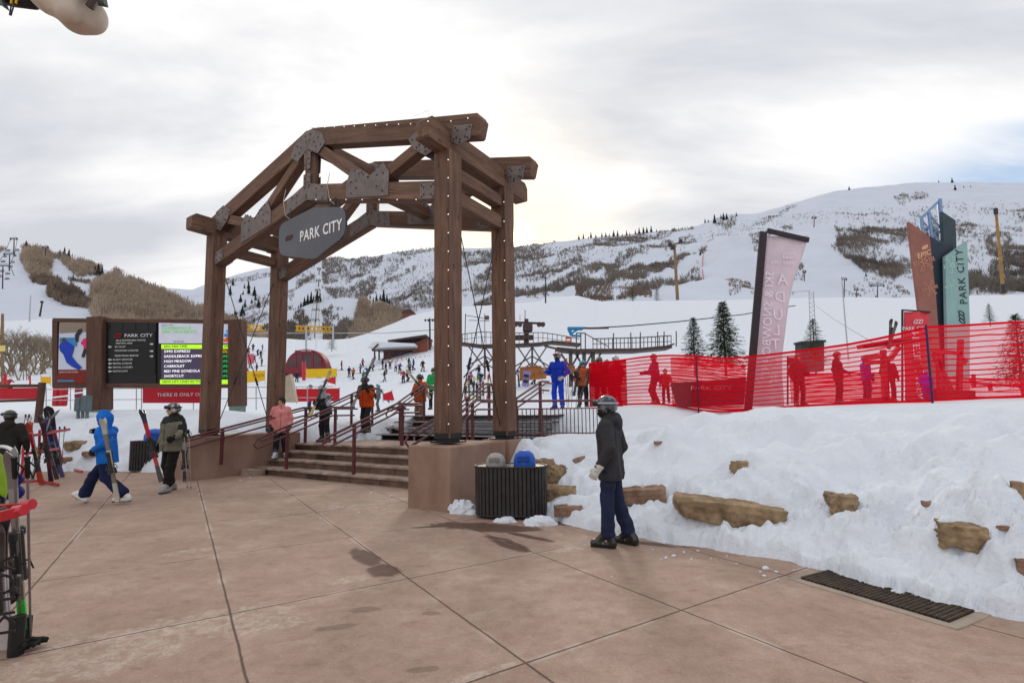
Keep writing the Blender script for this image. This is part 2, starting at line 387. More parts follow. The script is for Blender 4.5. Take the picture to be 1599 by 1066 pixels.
def ground(x,y,detail=True):
    x=np.asarray(x,float);y=np.asarray(y,float)
    a=x/np.maximum(y,.5);u,v=UV(x,y)
    wob=fbm(x*1.7,y*1.7,o=4,seed=3)*.16+fbm(x*7,y*7,o=4,seed=5,g=.6)*.09
    d=pdist(x,y,PLZ)+wob
    s=1+1.3*ss(-6,-9,x)+7*ss(5.4,5.8,v)*ss(-8.2,-7,u)*ss(.2,-.6,u)
    s=s+3.5*ss(3.2,.2,u)*ss(-1.5,-.6,u)*ss(1.9,3.,v)+5*ss(.75,1.25,v)*ss(1.6,.7,u)*ss(-1,-.3,u)*ss(3.5,2.5,v)+3.5*ss(-6.0,-6.8,u)*ss(1.8,2.6,v)
    T=np.interp(a,[-1.2,-1,-.6,-.42,-.2,0,.2,.35,.6,1.2],[1.85,1.85,1.8,1.5,1.5,1.62,1.76,1.84,1.80,1.78])
    T=T-.52*ss(4.2,1.6,u)*ss(6.8,4.6,v)*ss(-1.2,-.5,u)
    de=np.maximum(d,0)*s;h=T*(1-np.exp(-(de/2.6)))
    h=h+.07*ss(0,.05,d)*np.exp(-de/1.2)
    h=h+.10*ss(.25,.75,fbm(x*.8,y*.8,o=3,seed=90)+.35)*ss(.0,.4,d)*ss(3.,1.,de)*ss(-1,1,x)
    if detail:
        near=ss(.02,.8,d)*np.maximum(ss(13,9,y)*.85+.15,.75*ss(-5,-8,x)*ss(21,18,y))*ss(30,16,y)
        right=ss(-2,0,x)
        c1=cell(x*1.7,y*1.7,3);c2=cell(x*4.2+3,y*4.2,9);c3=cell(x*.9+3,y*.9,19)
        ridg=.5-np.abs(fbm(x*2.6,y*2.6,o=4,seed=61));fine=.11*(.5-c2)+.08*fbm(x*5,y*5,o=5,seed=22,g=.6)+.12*(ridg-.35)+.06*(.5-cell(x*9,y*9,33))+.035*fbm(x*15,y*15,o=3,seed=71);fm_=np.clip(ss(1.9,.3,d)+.8*ss(2.5,4.5,x)*ss(8,5.5,y)*ss(.1,.5,fbm(x*.9,y*.9,o=3,seed=66)+.3)+.55*ss(.15,.45,fbm(x*1.4,y*1.4,o=3,seed=67)),.12,1);lump=.20*(.55-c1)+.26*fbm(x*1.1,y*1.1,o=4,seed=21,g=.42)+.20*(.6-c3)+fine*fm_
        # trodden, shovelled snow low on the bank; smoother sheet above
        rough=ss(6.5,2.6,de)*1.1+.12+.55*ss(2.5,6,x)*ss(8.5,6,y)
        h=h+lump*near*np.clip(rough,0,1.25)
        h=h+.06*fbm(x*.35,y*.35,o=3,seed=8)*ss(.5,3,d)*ss(40,10,y)
        h=h+.06*ss(-.02,.10,d)*(.5+1.3*fbm(x*8,y*8,o=3,seed=12))*ss(1.2,.1,d)
    h=np.where(d<0,-.02-.25*ss(0,-.25,d),h)
    # far slope: elevation follows the terrain seen from the plaza
    Yc=150.;px=pxa(x,y);pc=np.interp(px,FC,FY)
    lv=np.clip(np.log(np.maximum(y,18.)/18.)/math.log(Yc/18.),0,1)
    hz=641-(px-800)*.0124
    py0=hz-(T-CH)*f/18.
    g=lv**2.3
    py=py0+(pc-py0)*g
    zf=CH+(hz-py)*y/f
    over=ss(150,210,y);zf=np.where(y>150,CH+(hz-pc)*150/f-(y-150)*.30,zf)
    zf=zf+.35*fbm(x*.06,y*.06,o=4,seed=40)*ss(20,60,y)+.10*fbm(x*.4,y*.4,o=3,seed=41)*ss(20,50,y)
    k=ss(17,21,y)
    return h*(1-k)+zf*k
def gh(x,y): return float(ground(np.array([x]),np.array([y]),True)[0])
def onpx(px,Y,py=600):
    """world x,y,z of the snow/ground under image column px at depth Y"""
    P=at(px,py,Y);return np.array([P[0],P[1],max(0.,gh(P[0],P[1])) if pdist(np.array([P[0]]),np.array([P[1]]),PLZ)[0]>0 else 0.])
snow=mat('snow',(.70,.735,.80),1.,var=.03,vs=1.2,bump=.02,bs=16,spec=.0)
def fieldgrid(name,A,Yr,fn,m,kind='structure'):
    AA,YY=np.meshgrid(A,Yr,indexing='ij');X=AA*YY;Z=fn(X,YY);V=np.stack([X,YY,Z],-1).reshape(-1,3);na,ny=AA.shape
    I=np.arange(na*ny).reshape(na,ny);Q=np.stack([I[:-1,:-1],I[1:,:-1],I[1:,1:],I[:-1,1:]],-1).reshape(-1,4)
    o=mkmesh(name,V,Q,m,None,True);tag(o,kind=kind);return o
Yr=np.concatenate([np.geomspace(3.0,20,520),np.geomspace(20.15,150,150)[1:],np.array([152,156,165,180,200,230.])])
snowf=fieldgrid('snow_ground',np.linspace(-1.75,1.75,900),Yr,ground,snow)
tag(snowf,'churned white snow bank and open snow field beyond the plaza')
# the near right flank of the bank, beside and behind the viewer
xs=np.linspace(3.5,22,150);ys=np.linspace(-6,3.15,90);XX,YY=np.meshgrid(xs,ys,indexing='ij')
def side(x,y):
    d=pdist(x,y,PLZ);h=1.7*(1-np.exp(-np.maximum(d,0)/2.6))+.1*fbm(x*1.3,y*1.3,o=4,seed=5)*ss(0,.5,d);return np.where(d<0,-.2,h)
Vs=np.stack([XX,YY,side(XX,YY)],-1).reshape(-1,3);I=np.arange(XX.size).reshape(XX.shape)
o=mkmesh('snow_bank',Vs,np.stack([I[:-1,:-1],I[1:,:-1],I[1:,1:],I[:-1,1:]],-1).reshape(-1,4),snow,None,True);tag(o,'smooth snow bank continuing beside the plaza',kind='structure')
# ---- plaza slab
def plaza_mat():
    m=bpy.data.materials.new('plaza_concrete');m.use_nodes=True;global N,L
    N=m.node_tree.nodes;L=m.node_tree.links;b=N['Principled BSDF']
    tc=nd('ShaderNodeTexCoord');P=tc.outputs['Object']
    def noise(scale,det=4,ro=.55,dist=0.,sx=1,sy=1,rz=0,loc=(0,0,0)):
        mp=nd('ShaderNodeMapping');mp.inputs['Scale'].default_value=(sx,sy,1);mp.inputs['Rotation'].default_value=(0,0,rz);mp.inputs['Location'].default_value=loc
        L.new(P,mp.inputs[0]);n=nd('ShaderNodeTexNoise');n.inputs['Scale'].default_value=scale;n.inputs['Detail'].default_value=det;n.inputs['Roughness'].default_value=ro;n.inputs['Distortion'].default_value=dist
        L.new(mp.outputs[0],n.inputs[0]);return n.outputs['Fac']
    def dot(v):
        n=nd('ShaderNodeVectorMath',operation='DOT_PRODUCT');L.new(P,n.inputs[0]);n.inputs[1].default_value=(*v,0);return n.outputs['Value']
    d1=(-.545,.8384);d2=(.8384,.545)
    wb=mth('MULTIPLY',mth('SUBTRACT',noise(3.,5,.6),.5),.018)
    def line(v,off,sp,wd):
        a=mth('ADD',dot(v),wb);a=mth('DIVIDE',mth('SUBTRACT',a,off),sp);a=mth('SUBTRACT',mth('FRACT',mth('ADD',a,.5)),.5)
        return mth('MULTIPLY',mth('ABSOLUTE',a),sp)
    l1=line(d2,1.95,1.545,.01);l2=line(d1,2.88,2.05,.01);dl=mth('MINIMUM',l1,l2)
    # per-slab tone
    c1=mth('FLOOR',mth('DIVIDE',mth('SUBTRACT',mth('ADD',dot(d2),wb),.45-1.5),1.5));c2=mth('FLOOR',mth('DIVIDE',mth('SUBTRACT',mth('ADD',dot(d1),wb),2.88),2.05))
    cb=nd('ShaderNodeCombineXYZ');L.new(c1,cb.inputs[0]);L.new(c2,cb.inputs[1]);wn=nd('ShaderNodeTexWhiteNoise');wn.noise_dimensions='3D';L.new(cb.outputs[0],wn.inputs['Vector'])
    base=ramp(noise(1.3,6,.65),[(.25,(.285,.192,.148)),(.5,(.355,.246,.192)),(.75,(.445,.322,.260))])
    base=mixc(mth('MULTIPLY',wn.outputs['Value'],.22),base,(.46,.33,.27))
    md=ramp(noise(7,7,.75,.3,loc=(9,2,0)),[(.35,(.76,.73,.70)),(.5,(1.,1.,1.)),(.66,(1.16,1.18,1.20))]);base=mixc(.6,base,md,'MULTIPLY')
    sp=ramp(noise(60,3,.7),[(.38,1.),(.46,0.)]);base=mixc(mth('MULTIPLY',sp,.42),base,(.22,.13,.10))
    sp2=ramp(noise(38,2,.6,loc=(3,1,0)),[(.66,0.),(.72,1.)]);base=mixc(mth('MULTIPLY',sp2,.45),base,(.66,.55,.48))
    sp3=ramp(noise(150,2,.6,loc=(7,1,0)),[(.60,0.),(.66,1.)]);base=mixc(mth('MULTIPLY',sp3,.35),base,(.16,.09,.07))
    # brushed dark smears and salt bloom
    sm=ramp(noise(2.6,8,.78,.5,1,3.2,.5),[(.56,0.),(.68,1.)]);base=mixc(mth('MULTIPLY',sm,.55),base,(.20,.115,.085))
    def blob(x,y,rx,ry,rz,thr=.5,amp=.7,sc=3.):
        mp=nd('ShaderNodeMapping');mp.vector_type='TEXTURE';mp.inputs['Location'].default_value=(x,y,0);mp.inputs['Rotation'].default_value=(0,0,rz);mp.inputs['Scale'].default_value=(rx,ry,1)
        L.new(P,mp.inputs[0]);ln=nd('ShaderNodeVectorMath',operation='LENGTH');L.new(mp.outputs[0],ln.inputs[0])
        v=mth('ADD',ln.outputs['Value'],mth('MULTIPLY',mth('SUBTRACT',noise(sc,5,.65,.3,loc=(x,y,0)),.5),amp*2.4))
        return ramp(v,[(.72,1.),(.95,0.)])
    salt=ramp(noise(1.6,8,.75,.8),[(.55,0.),(.68,1.)])
    def at0(px,py): q=gz(px,py,0);return q[0],q[1]
    sw=0.
    for px,py,rx,ry,rz in ((250,985,1.1,.30,.5),(150,1020,.8,.22,.6),(300,860,.45,.13,.5),(560,790,.7,.35,.3),(620,780,.4,.25,.2),(880,858,.32,.10,.2),(540,905,.30,.12,.5),(420,975,.5,.16,.5),(760,1050,.3,.06,.5),(80,1045,.9,.25,.4),(300,760,.6,.12,.1),(470,765,.8,.2,.3)):
        x,y=at0(px,py);v=blob(x,y,rx,ry,rz,amp=.8,sc=5.);sw=mth('MAXIMUM',v,sw) if not isinstance(sw,float) else v
    base=mixc(mth('MULTIPLY',mth('MULTIPLY',sw,ramp(noise(9,7,.85,.8),[(.44,0.),(.60,1.)])),.42),base,(.66,.58,.52))
    base=mixc(mth('MULTIPLY',salt,.22),base,(.6,.5,.45))
    wet=None
    for px,py,rx,ry,rz in ((570,870,.48,.15,-1.0),(598,890,.3,.18,-1.),(755,822,.95,.26,-.25),(700,820,.6,.10,.25),(792,848,.50,.15,-1.0),(828,838,.48,.085,-.75),(790,826,.6,.2,.0),(940,822,1.0,.14,-.4),(1010,848,.6,.09,-.45)):
        x,y=at0(px,py);v=blob(x,y,rx,ry,rz,amp=.45,sc=4.);wet=v if wet is None else mth('MAXIMUM',v,wet)
    for px,py,rx,ry,rz in ((570,951,.17,.075,.0),(528,978,.2,.06,.3),(675,957,.09,.05,0),(660,1045,.12,.05,.2)):
        x,y=at0(px,py);v=mth('MULTIPLY',blob(x,y,rx,ry,rz,amp=.5,sc=6.),.5);wet=mth('MAXIMUM',v,wet)
    # damp strip at the foot of the snow
    base=mixc(mth('MULTIPLY',wet,.86),base,(.085,.045,.032))
    jl=ramp(dl,[(.005,1.),(.011,0.)]);jw=ramp(dl,[(.01,1.),(.05,0.)])
    base=mixc(mth('MULTIPLY',mth('MULTIPLY',jw,ramp(noise(1.1,4,.6,loc=(5,5,0)),[(.52,0.),(.6,1.)])),.5),base,(.62,.53,.47))
    base=mixc(mth('MULTIPLY',jl,.86),base,(.075,.043,.032))
    L.new(base,b.inputs['Base Color'])
    ro=ramp(noise(4,4),[(.3,.62),(.7,.85)]);ro=mth('SUBTRACT',ro,mth('MULTIPLY',wet,.12));L.new(ro,b.inputs['Roughness']);b.inputs['Specular IOR Level'].default_value=.22
    hh=mth('ADD',mth('MULTIPLY',noise(45,5,.7),.25),mth('MULTIPLY',noise(5,4),.5));hh=mth('SUBTRACT',hh,mth('MULTIPLY',jl,1.2))
    bp=nd('ShaderNodeBump');bp.inputs['Distance'].default_value=.006;bp.inputs['Strength'].default_value=.8;L.new(hh,bp.inputs['Height']);L.new(bp.outputs[0],b.inputs['Normal'])
    return m
pm=plaza_mat()
xs=np.linspace(-46,9.5,90);ys=np.linspace(-6,17,60);XX,YY=np.meshgrid(xs,ys,indexing='ij');Vp=np.stack([XX,YY,XX*0],-1).reshape(-1,3);I=np.arange(XX.size).reshape(XX.shape)
o=mkmesh('plaza_pavement',Vp,np.stack([I[:-1,:-1],I[1:,:-1],I[1:,1:],I[:-1,1:]],-1).reshape(-1,4),pm);tag(o,'reddish brown concrete plaza with cut joints and salt stains',kind='structure')
# ================================================================= HILLS
HILLS={}
def hill(name,px,cy,by,Yc,Yb,label,npx=6,rows=70,amp=4.,gul=3.,seed=1,m=None):
    px=np.array(px,float);cy=np.array(cy,float);by=np.array(by,float) if hasattr(by,'__len__') else np.full(len(px),by)
    Yc=np.array(Yc,float) if hasattr(Yc,'__len__') else np.full(len(px),Yc);Yb=np.array(Yb,float) if hasattr(Yb,'__len__') else np.full(len(px),Yb)
    def pos(x,v):
        c=np.interp(x,px,cy);b_=np.interp(x,px,by);yc=np.interp(x,px,Yc);yb=np.interp(x,px,Yb)
        vv=np.clip(v,0,1);Y=yb*(yc/yb)**vv;py=b_+(c-b_)*vv
        P=at(x,py,Y);fade=4*vv*(1-vv)*.8+.2*vv
        sc_=yc/1000.
        dz=amp*fbm(P[...,0]*.012,P[...,1]*.012,o=5,seed=seed)+gul*fbm(P[...,0]*.03,P[...,1]*.006,o=3,seed=seed+9)
        P[...,2]+=dz*fade
        ov=np.maximum(v-1,0);P[...,1]+=ov*yc*.8;P[...,0]+=ov*yc*.8*(x-CX)/f;P[...,2]-=ov*ov*yc*.9
        return P
    def surf(x,y):
        x=np.asarray(x,float);y=np.asarray(y,float);c=np.interp(x,px,cy);b_=np.interp(x,px,by);return pos(x,(b_-y)/(b_-c))
    X=np.arange(px[0],px[-1]+1,npx);Vv=np.concatenate([np.linspace(0,1,rows),[1.08,1.2,1.45]]);XX,VV=np.meshgrid(X,Vv,indexing='ij')
    P=pos(XX,VV);I=np.arange(XX.size).reshape(XX.shape)
    o=mkmesh(name,P.reshape(-1,3),np.stack([I[:-1,:-1],I[1:,:-1],I[1:,1:],I[:-1,1:]],-1).reshape(-1,4),m or hsnow,None,True)
    tag(o,label,kind='structure');HILLS[name]=surf;return surf
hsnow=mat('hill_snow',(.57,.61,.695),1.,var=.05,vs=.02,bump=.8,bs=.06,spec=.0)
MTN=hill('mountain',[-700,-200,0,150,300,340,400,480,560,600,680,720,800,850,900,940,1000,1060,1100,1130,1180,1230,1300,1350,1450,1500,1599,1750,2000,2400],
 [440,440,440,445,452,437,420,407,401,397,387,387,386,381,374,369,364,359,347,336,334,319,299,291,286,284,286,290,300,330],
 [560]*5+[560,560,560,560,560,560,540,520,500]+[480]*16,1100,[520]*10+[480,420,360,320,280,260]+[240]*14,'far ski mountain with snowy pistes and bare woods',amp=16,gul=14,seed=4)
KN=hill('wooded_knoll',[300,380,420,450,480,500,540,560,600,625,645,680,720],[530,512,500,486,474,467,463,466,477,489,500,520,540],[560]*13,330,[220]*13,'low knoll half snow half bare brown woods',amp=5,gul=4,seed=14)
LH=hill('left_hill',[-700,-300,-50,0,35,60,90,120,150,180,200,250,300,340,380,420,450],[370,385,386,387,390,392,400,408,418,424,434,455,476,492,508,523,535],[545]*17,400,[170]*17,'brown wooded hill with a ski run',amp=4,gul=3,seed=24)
# ================================================================= VEGETATION ON THE HILLS
def inpoly(x,y,poly):
    ins=np.zeros(x.shape,bool);P=poly
    for i in range(len(P)):
        a=P[i];b=P[(i+1)%len(P)];ins^=((a[1]>y)!=(b[1]>y))&(x<(b[0]-a[0])*(y-a[1])/(b[1]-a[1]+1e-12)+a[0])
    return ins
def sample(poly,dens,jag=1.,rng=RNG):
    """dens: plants per 100 square pixels; the edges are frayed"""
    P=np.array(poly,float);lo=P.min(0)-4;hi=P.max(0)+4;n=int(np.prod(hi-lo)*dens*3.2/100.)
    x=rng.uniform(lo[0],hi[0],n);y=rng.uniform(lo[1],hi[1],n)
    xo=x+jag*3*fbm(x*.09,y*.09,o=3,seed=77);yo=y+jag*3*fbm(x*.09,y*.09,o=3,seed=78)
    k=inpoly(xo,yo,poly);return x[k],y[k]
def bare_trees(name,base,h,wd,K,m,label,rng=RNG,stem=.35,fan=.36):
    """many leafless crowns as one mesh: thin upright twigs fanning from each foot"""
    n=len(base);B=np.repeat(base,K,0);H=np.repeat(h,K);k=rng.random(n*K)
    a=rng.random(n*K)*2*math.pi;r=H*fan*np.sqrt(rng.random(n*K));z=H*(.55+.45*rng.random(n*K))*(1-.45*(r/(H*fan))**2)
    st=rng.random(n*K)*.45
    p0=B+np.stack([np.cos(a)*r*st,np.sin(a)*r*st,z*st*.9-.3],-1)
    p1=B+np.stack([np.cos(a)*r,np.sin(a)*r,z],-1)
    w_=(H*wd*(.5+rng.random(n*K)))[:,None];th=rng.random(n*K)*math.pi;sd=np.stack([np.cos(th),np.sin(th)*.3,rng.normal(0,.15,n*K)],-1)*w_
    V=np.stack([p0-sd*.25,p0+sd*.25,p1+sd*.5,p1-sd*.5],1).reshape(-1,3);Q=np.arange(n*K*4).reshape(-1,4)
    o=mkmesh(name,V,Q,m);tag(o,label,kind='stuff');return o
tan=mat('bare_twigs_tan',(.34,.265,.205),.9,var=.25,vs=.05,spec=.05)
brn=mat('bare_twigs_brown',(.17,.125,.10),.9,var=.35,vs=.03,spec=.05)
gry=mat('bare_twigs_grey',(.165,.140,.122),.9,var=.3,vs=.02,spec=.05)
drk=mat('conifer_far',(.030,.042,.040),.9,var=.3,vs=.2,spec=.05)
def plant(name,surf,zones,hm,K,wd,m,label,fan=.36):
    xs=[];ys=[];hs=[]
    for poly,dn,hsc in zones:
        x,y=sample(poly,dn);cl=fbm(x*.05,y*.08,o=3,seed=91);k=cl>(-.30 if dn>6 else -.12)+.25*RNG.standard_normal(len(cl))
        k&=~((np.abs(x-497-(y-460)*-.02)<5.5)&(y>402)&(y<535));x,y=x[k],y[k];xs.append(x);ys.append(y);hs.append(hm*hsc*(.6+.7*RNG.random(len(x))))
    x=np.concatenate(xs);y=np.concatenate(ys);h=np.concatenate(hs);return bare_trees(name,surf(x,y),h,wd,K,m,label,fan=fan)
# mountain
Z=[([(505,404),(600,400),(800,388),(1000,378),(1000,400),(900,430),(700,480),(505,470)],3.5,.7),([(1300,330),(1500,320),(1700,330),(1700,455),(1500,450),(1400,430),(1300,400)],3,.7),([(1085,350),(1180,345),(1300,330),(1300,345),(1180,368),(1085,372)],3,.5),([(500,404),(560,403),(600,399),(594,414),(575,430),(545,440),(505,452),(500,430)],26,1.),
 ([(610,398),(680,386),(720,386),(720,392),(680,393),(625,402)],26,.8),([(605,406),(640,404),(645,412),(600,432),(600,420)],7,1.),
 ([(595,446),(645,425),(652,418),(640,420),(600,438)],20,.9),([(500,458),(540,452),(560,443),(590,430),(585,450),(572,460),(520,464)],26,1.),
 ([(600,470),(650,440),(680,422),(720,418),(720,470),(625,492)],10,1.),([(462,430),(480,420),(493,410),(493,450),(462,458)],12,1.),
 ([(340,440),(420,424),(440,418),(440,424),(340,448)],18,.8),([(340,500),(400,470),(440,450),(460,460),(450,520),(340,530)],7,1.),
 ([(800,388),(830,381),(872,380),(868,391),(830,402),(790,412),(720,420),(720,395)],24,1.),
 ([(925,380),(950,374),(1020,367),(1078,354),(1086,357),(1040,370),(1000,382),(960,390),(930,393)],28,1.),
 ([(800,402),(870,396),(932,386),(922,402),(880,430),(830,450),(740,470),(740,430)],10,1.),
 ([(740,480),(803,464),(870,441),(920,419),(970,401),(1020,387),(1052,380),(1042,389),(990,404),(930,427),(880,450),(830,467),(740,490)],30,.9),
 ([(900,452),(940,432),(1000,416),(1060,401),(1104,388),(1098,396),(1060,413),(1000,437),(950,449),(900,463)],30,.9),
 ([(980,452),(1040,436),(1080,424),(1092,410),(1097,438),(1050,446),(1000,462)],9,.8),
 ([(1112,348),(1128,341),(1152,338),(1148,352),(1135,360)],16,.9),([(1172,352),(1240,321),(1246,322),(1196,350)],22,.6),
 ([(1168,370),(1200,364),(1212,380),(1195,405),(1182,407),(1175,387)],15,.7),([(1218,354),(1236,350),(1240,363),(1225,364)],14,.7),
 ([(1060,372),(1082,368),(1090,378),(1060,386)],16,.8),([(1035,395),(1062,378),(1086,380),(1060,396)],12,.7),
 ([(1395,312),(1420,302),(1452,306),(1435,317),(1410,323)],16,.8),([(1345,360),(1372,351),(1400,352),(1440,365),(1470,372),(1470,388),(1390,378),(1345,368)],22,.8),
 ([(1302,352),(1322,360),(1362,375),(1400,400),(1412,425),(1395,431),(1350,420),(1325,407),(1306,397),(1312,372)],20,.8),
 ([(1380,393),(1425,405),(1425,432),(1400,425)],7,.7),([(1488,346),(1520,350),(1528,366),(1495,367)],14,.7),
 ([(1540,382),(1560,377),(1599,395),(1700,405),(1700,440),(1599,422),(1565,408),(1540,396)],20,.8),([(1508,418),(1560,412),(1700,432),(1700,458),(1508,455)],10,.9),
 ([(1588,332),(1660,322),(1660,352),(1590,352)],12,.7),([(1330,335),(1400,330),(1490,345),(1599,352),(1599,372),(1500,372),(1400,352)],3.5,.6),
 ([(1110,360),(1165,352),(1150,372),(1112,378)],2,.5),([(1180,350),(1300,320),(1400,340),(1300,352)],1.6,.4)]
plant('mountain_woods',MTN,Z,6.5,8,.052,gry,'bare grey brown woods and scrub in bands on the far mountain')
Z=[([(900,460),(990,443),(1017,460),(1018,470),(900,474)],22,1.),([(1180,452),(1235,446),(1240,462),(1170,462)],6,.8),([(1330,445),(1400,440),(1425,460),(1310,462)],4,.8),([(1140,440),(1165,436),(1175,456),(1140,462)],9,.8),([(1235,420),(1252,412),(1256,440),(1238,440)],14,.9),([(800,468),(850,455),(860,466),(800,476)],14,1.)]
plant('piste_edge_scrub',MTN,Z,2.6,10,.06,brn,'reddish brown scrub along the foot of the pistes')
Z=[([(562,470),(568,468),(600,479),(628,492),(645,502),(640,512),(600,530),(560,545),(545,530),(556,495)],30,1.)]
plant('knoll_woods',KN,Z,4.6,12,.05,tan,'dense tan bare woods on the round knoll')
Z=[([(450,500),(470,480),(482,490),(482,545),(440,545)],10,.8),([(503,480),(545,468),(530,490),(505,512)],5,.7),([(505,515),(540,492),(552,500),(525,545),(505,545)],14,.9),([(400,520),(440,500),(450,545),(400,545)],16,1.),([(300,530),(380,512),(400,545),(300,545)],20,1.)]
plant('knoll_scrub',KN,Z,5.,9,.09,gry,'patchy grey scrub on the snowy side of the knoll')
Z=[([(36,390),(45,385),(70,390),(80,404),(82,428),(60,432),(38,427),(33,412)],20,1.),([(78,404),(105,400),(150,412),(160,418),(155,430),(120,430),(105,418),(90,408)],20,.9),
 ([(172,430),(182,424),(200,434),(250,455),(300,476),(340,492),(380,508),(420,523),(420,548),(150,548),(145,482),(140,462),(150,445)],19,1.),([(-300,386),(0,388),(12,392),(0,394),(-300,396)],20,.6)]
plant('aspen_woods',LH,Z,6.,12,.042,tan,'dense tan leafless aspen woods covering the left hill')
Z=[([(45,430),(80,430),(95,440),(90,452),(60,449)],12,.7),([(75,458),(100,456),(130,466),(145,486),(110,480),(75,467)],26,.8),([(100,430),(140,440),(140,450),(110,445)],6,.5)]
plant('hill_scrub',LH,Z,6.,10,.07,brn,'dark brown scrub beside the left ski run')
# ---- individual far conifers
def conifer_far(seed):
    r=random.Random(seed);mb=MB();mb.cyl((0,0,-.5),(0,0,2.2),.16,5,.12)
    for k in range(7):
        z=.9+k*1.15;R=(1.9-.24*k)*(.85+.3*r.random())
        n=9;V=[(0,0,z+1.9)];a0=r.random()
        for i in range(2*n):
            a=a0+math.pi*i/n;q=R*(1. if i%2 else .55)*(.75+.5*r.random());V.append((q*math.cos(a),q*math.sin(a),z-(.25 if i%2 else 0)*r.random()))
        mb.add(V,[(0,1+i,1+(i+1)%(2*n)) for i in range(2*n)])
    return mb
cfm=[conifer_far(s).build('conifer',drk,None) for s in range(4)]
def tree_at(P,h,label,group,k):
    pr=cfm[k%4]
    if not pr.get('used'): o=pr;pr['used']=1
    else: o=pr.copy();COL.objects.link(o)
    o.location=[float(c) for c in P];o.scale=(h/9.9*1.1,)*2+(h/9.9,);o.rotation_euler=(0,0,random.random()*6);tag(o,label,'conifer',group);return o
k=0
def row(surf,pts,label,group):
    global k
    for x,y,hp in pts:
        P=surf(np.array([x]),np.array([y]))[0];tree_at(P,hp*P[1]/f,label,group,k);k+=1
rr=random.Random(3)
row(MTN,[(905+i*6.6+rr.uniform(-2,2),np.interp(905+i*6.6,[900,940,1000,1060],[375,370,365.5,360.5]),rr.uniform(5,13)) for i in range(19)],'dark conifer in the row along the mid mountain skyline','conifers on the skyline')
row(MTN,[(1101,347,8),(1106,346,6),(1116,348,17),(1126,342,9),(1130,344,14),(1135,343,12),(1150,339,8),(1142,344,7)],'dark conifer on the snowy shoulder of the mountain','conifers on the shoulder')
row(KN,[(452+i*4.6+rr.uniform(-2,2),478-i*.9,rr.uniform(12,22)) for i in range(11)],'dark blue conifer above the snowy side of the knoll','conifers above the knoll')
row(MTN,[(583,468,10),(588,466,14),(594,466,12),(599,470,26),(604,472,18),(608,476,12),(578,464,8)],'dark conifer standing behind the brown knoll','conifers behind the knoll')
row(MTN,[(345+rr.uniform(0,60),rr.uniform(440,520),rr.uniform(8,18)) for i in range(22)],'dark conifer on the far slope between the left gate posts','conifers between the left posts')
row(LH,[(40,392,19),(46,393,12)],'dark conifer at the top of the left ski run','conifers at the run top')
row(LH,[(93,404,15),(100,404,20),(107,405,18)],'tall dark conifer in the trio on the left ridge','trio of ridge conifers')
row(LH,[(148,428,16),(153,429,22),(159,430,19),(114,436,12)],'dark conifer at the right end of the left ridge wood','conifers in the ridge wood')
for x,y,h,l in ((1326,296,8,'small round conifer alone on the right skyline'),(1466,285,5,'tiny conifer on the crest behind the steel mast'),(1487,285,10,'pointed conifer on the crest right of the steel mast'),(1492,300,11,'dark conifer just below the right crest'),(1505,295,4,'tiny dot of a conifer below the right crest'),(1516,294,4,'rightmost tiny conifer below the crest')):
    row(MTN,[(x,y,h)],l,None)
# ---- leafless shrubs near the left edge, each its own thing
def shrub(seed,h,n):
    r=random.Random(seed);mb=MB()
    def br(p,d,L_,rad,dep):
        q=p+d*L_;mid=(p+q)/2+np.array([r.uniform(-1,1),r.uniform(-1,1),0])*L_*.07
        mb.tube([p,mid,q],[rad,rad*.8,rad*.6],3,cap=False)
        if dep<=0: return
        for i in range(r.choice((2,3,3))):
            e=d+np.array([r.uniform(-1,1),r.uniform(-1,1),r.uniform(-.1,.7)])*.62;e/=np.linalg.norm(e);br(p+(q-p)*r.uniform(.5,1),e,L_*r.uniform(.55,.8),rad*.58,dep-1)
    for i in range(n):
        a=r.random()*6.28;t=r.uniform(.1,.55);br(np.array([r.uniform(-.9,.9),r.uniform(-.6,.6),-.1]),np.array([math.cos(a)*t,math.sin(a)*t,1.]),h*.34,h*.014,5)
    return mb
sh=[shrub(s,5.,9).build('bare_shrub',mat('shrub_bark',(.25,.20,.145),.9,var=.3,vs=2,spec=.05),None,smooth=False) for s in (1,2,3)]
lab=['olive leafless shrub at the very left edge','broad leafless shrub below the chairlift','tan leafless shrub second from the left edge','grey leafless shrub on the snow left of the notice board','tall twiggy shrub beside the leaning lamp post','leafless shrub touching the notice board corner','low twiggy shrub in front of the taller ones']
for i,(x,hp,Y) in enumerate(((8,62,72),(28,66,78),(-30,60,70),(52,56,80),(66,60,74),(80,50,82),(40,38,66))):
    o=sh[i%3] if i<3 else sh[i%3].copy()
    if i>=3: COL.objects.link(o)
    P=onpx(x,Y,530);o.location=P;s=hp*Y/f/5.*1.35;o.scale=(s*1.1,s*1.1,s);o.rotation_euler=(0,0,i*1.3);tag(o,lab[i],'shrub','leafless shrubs at the left')
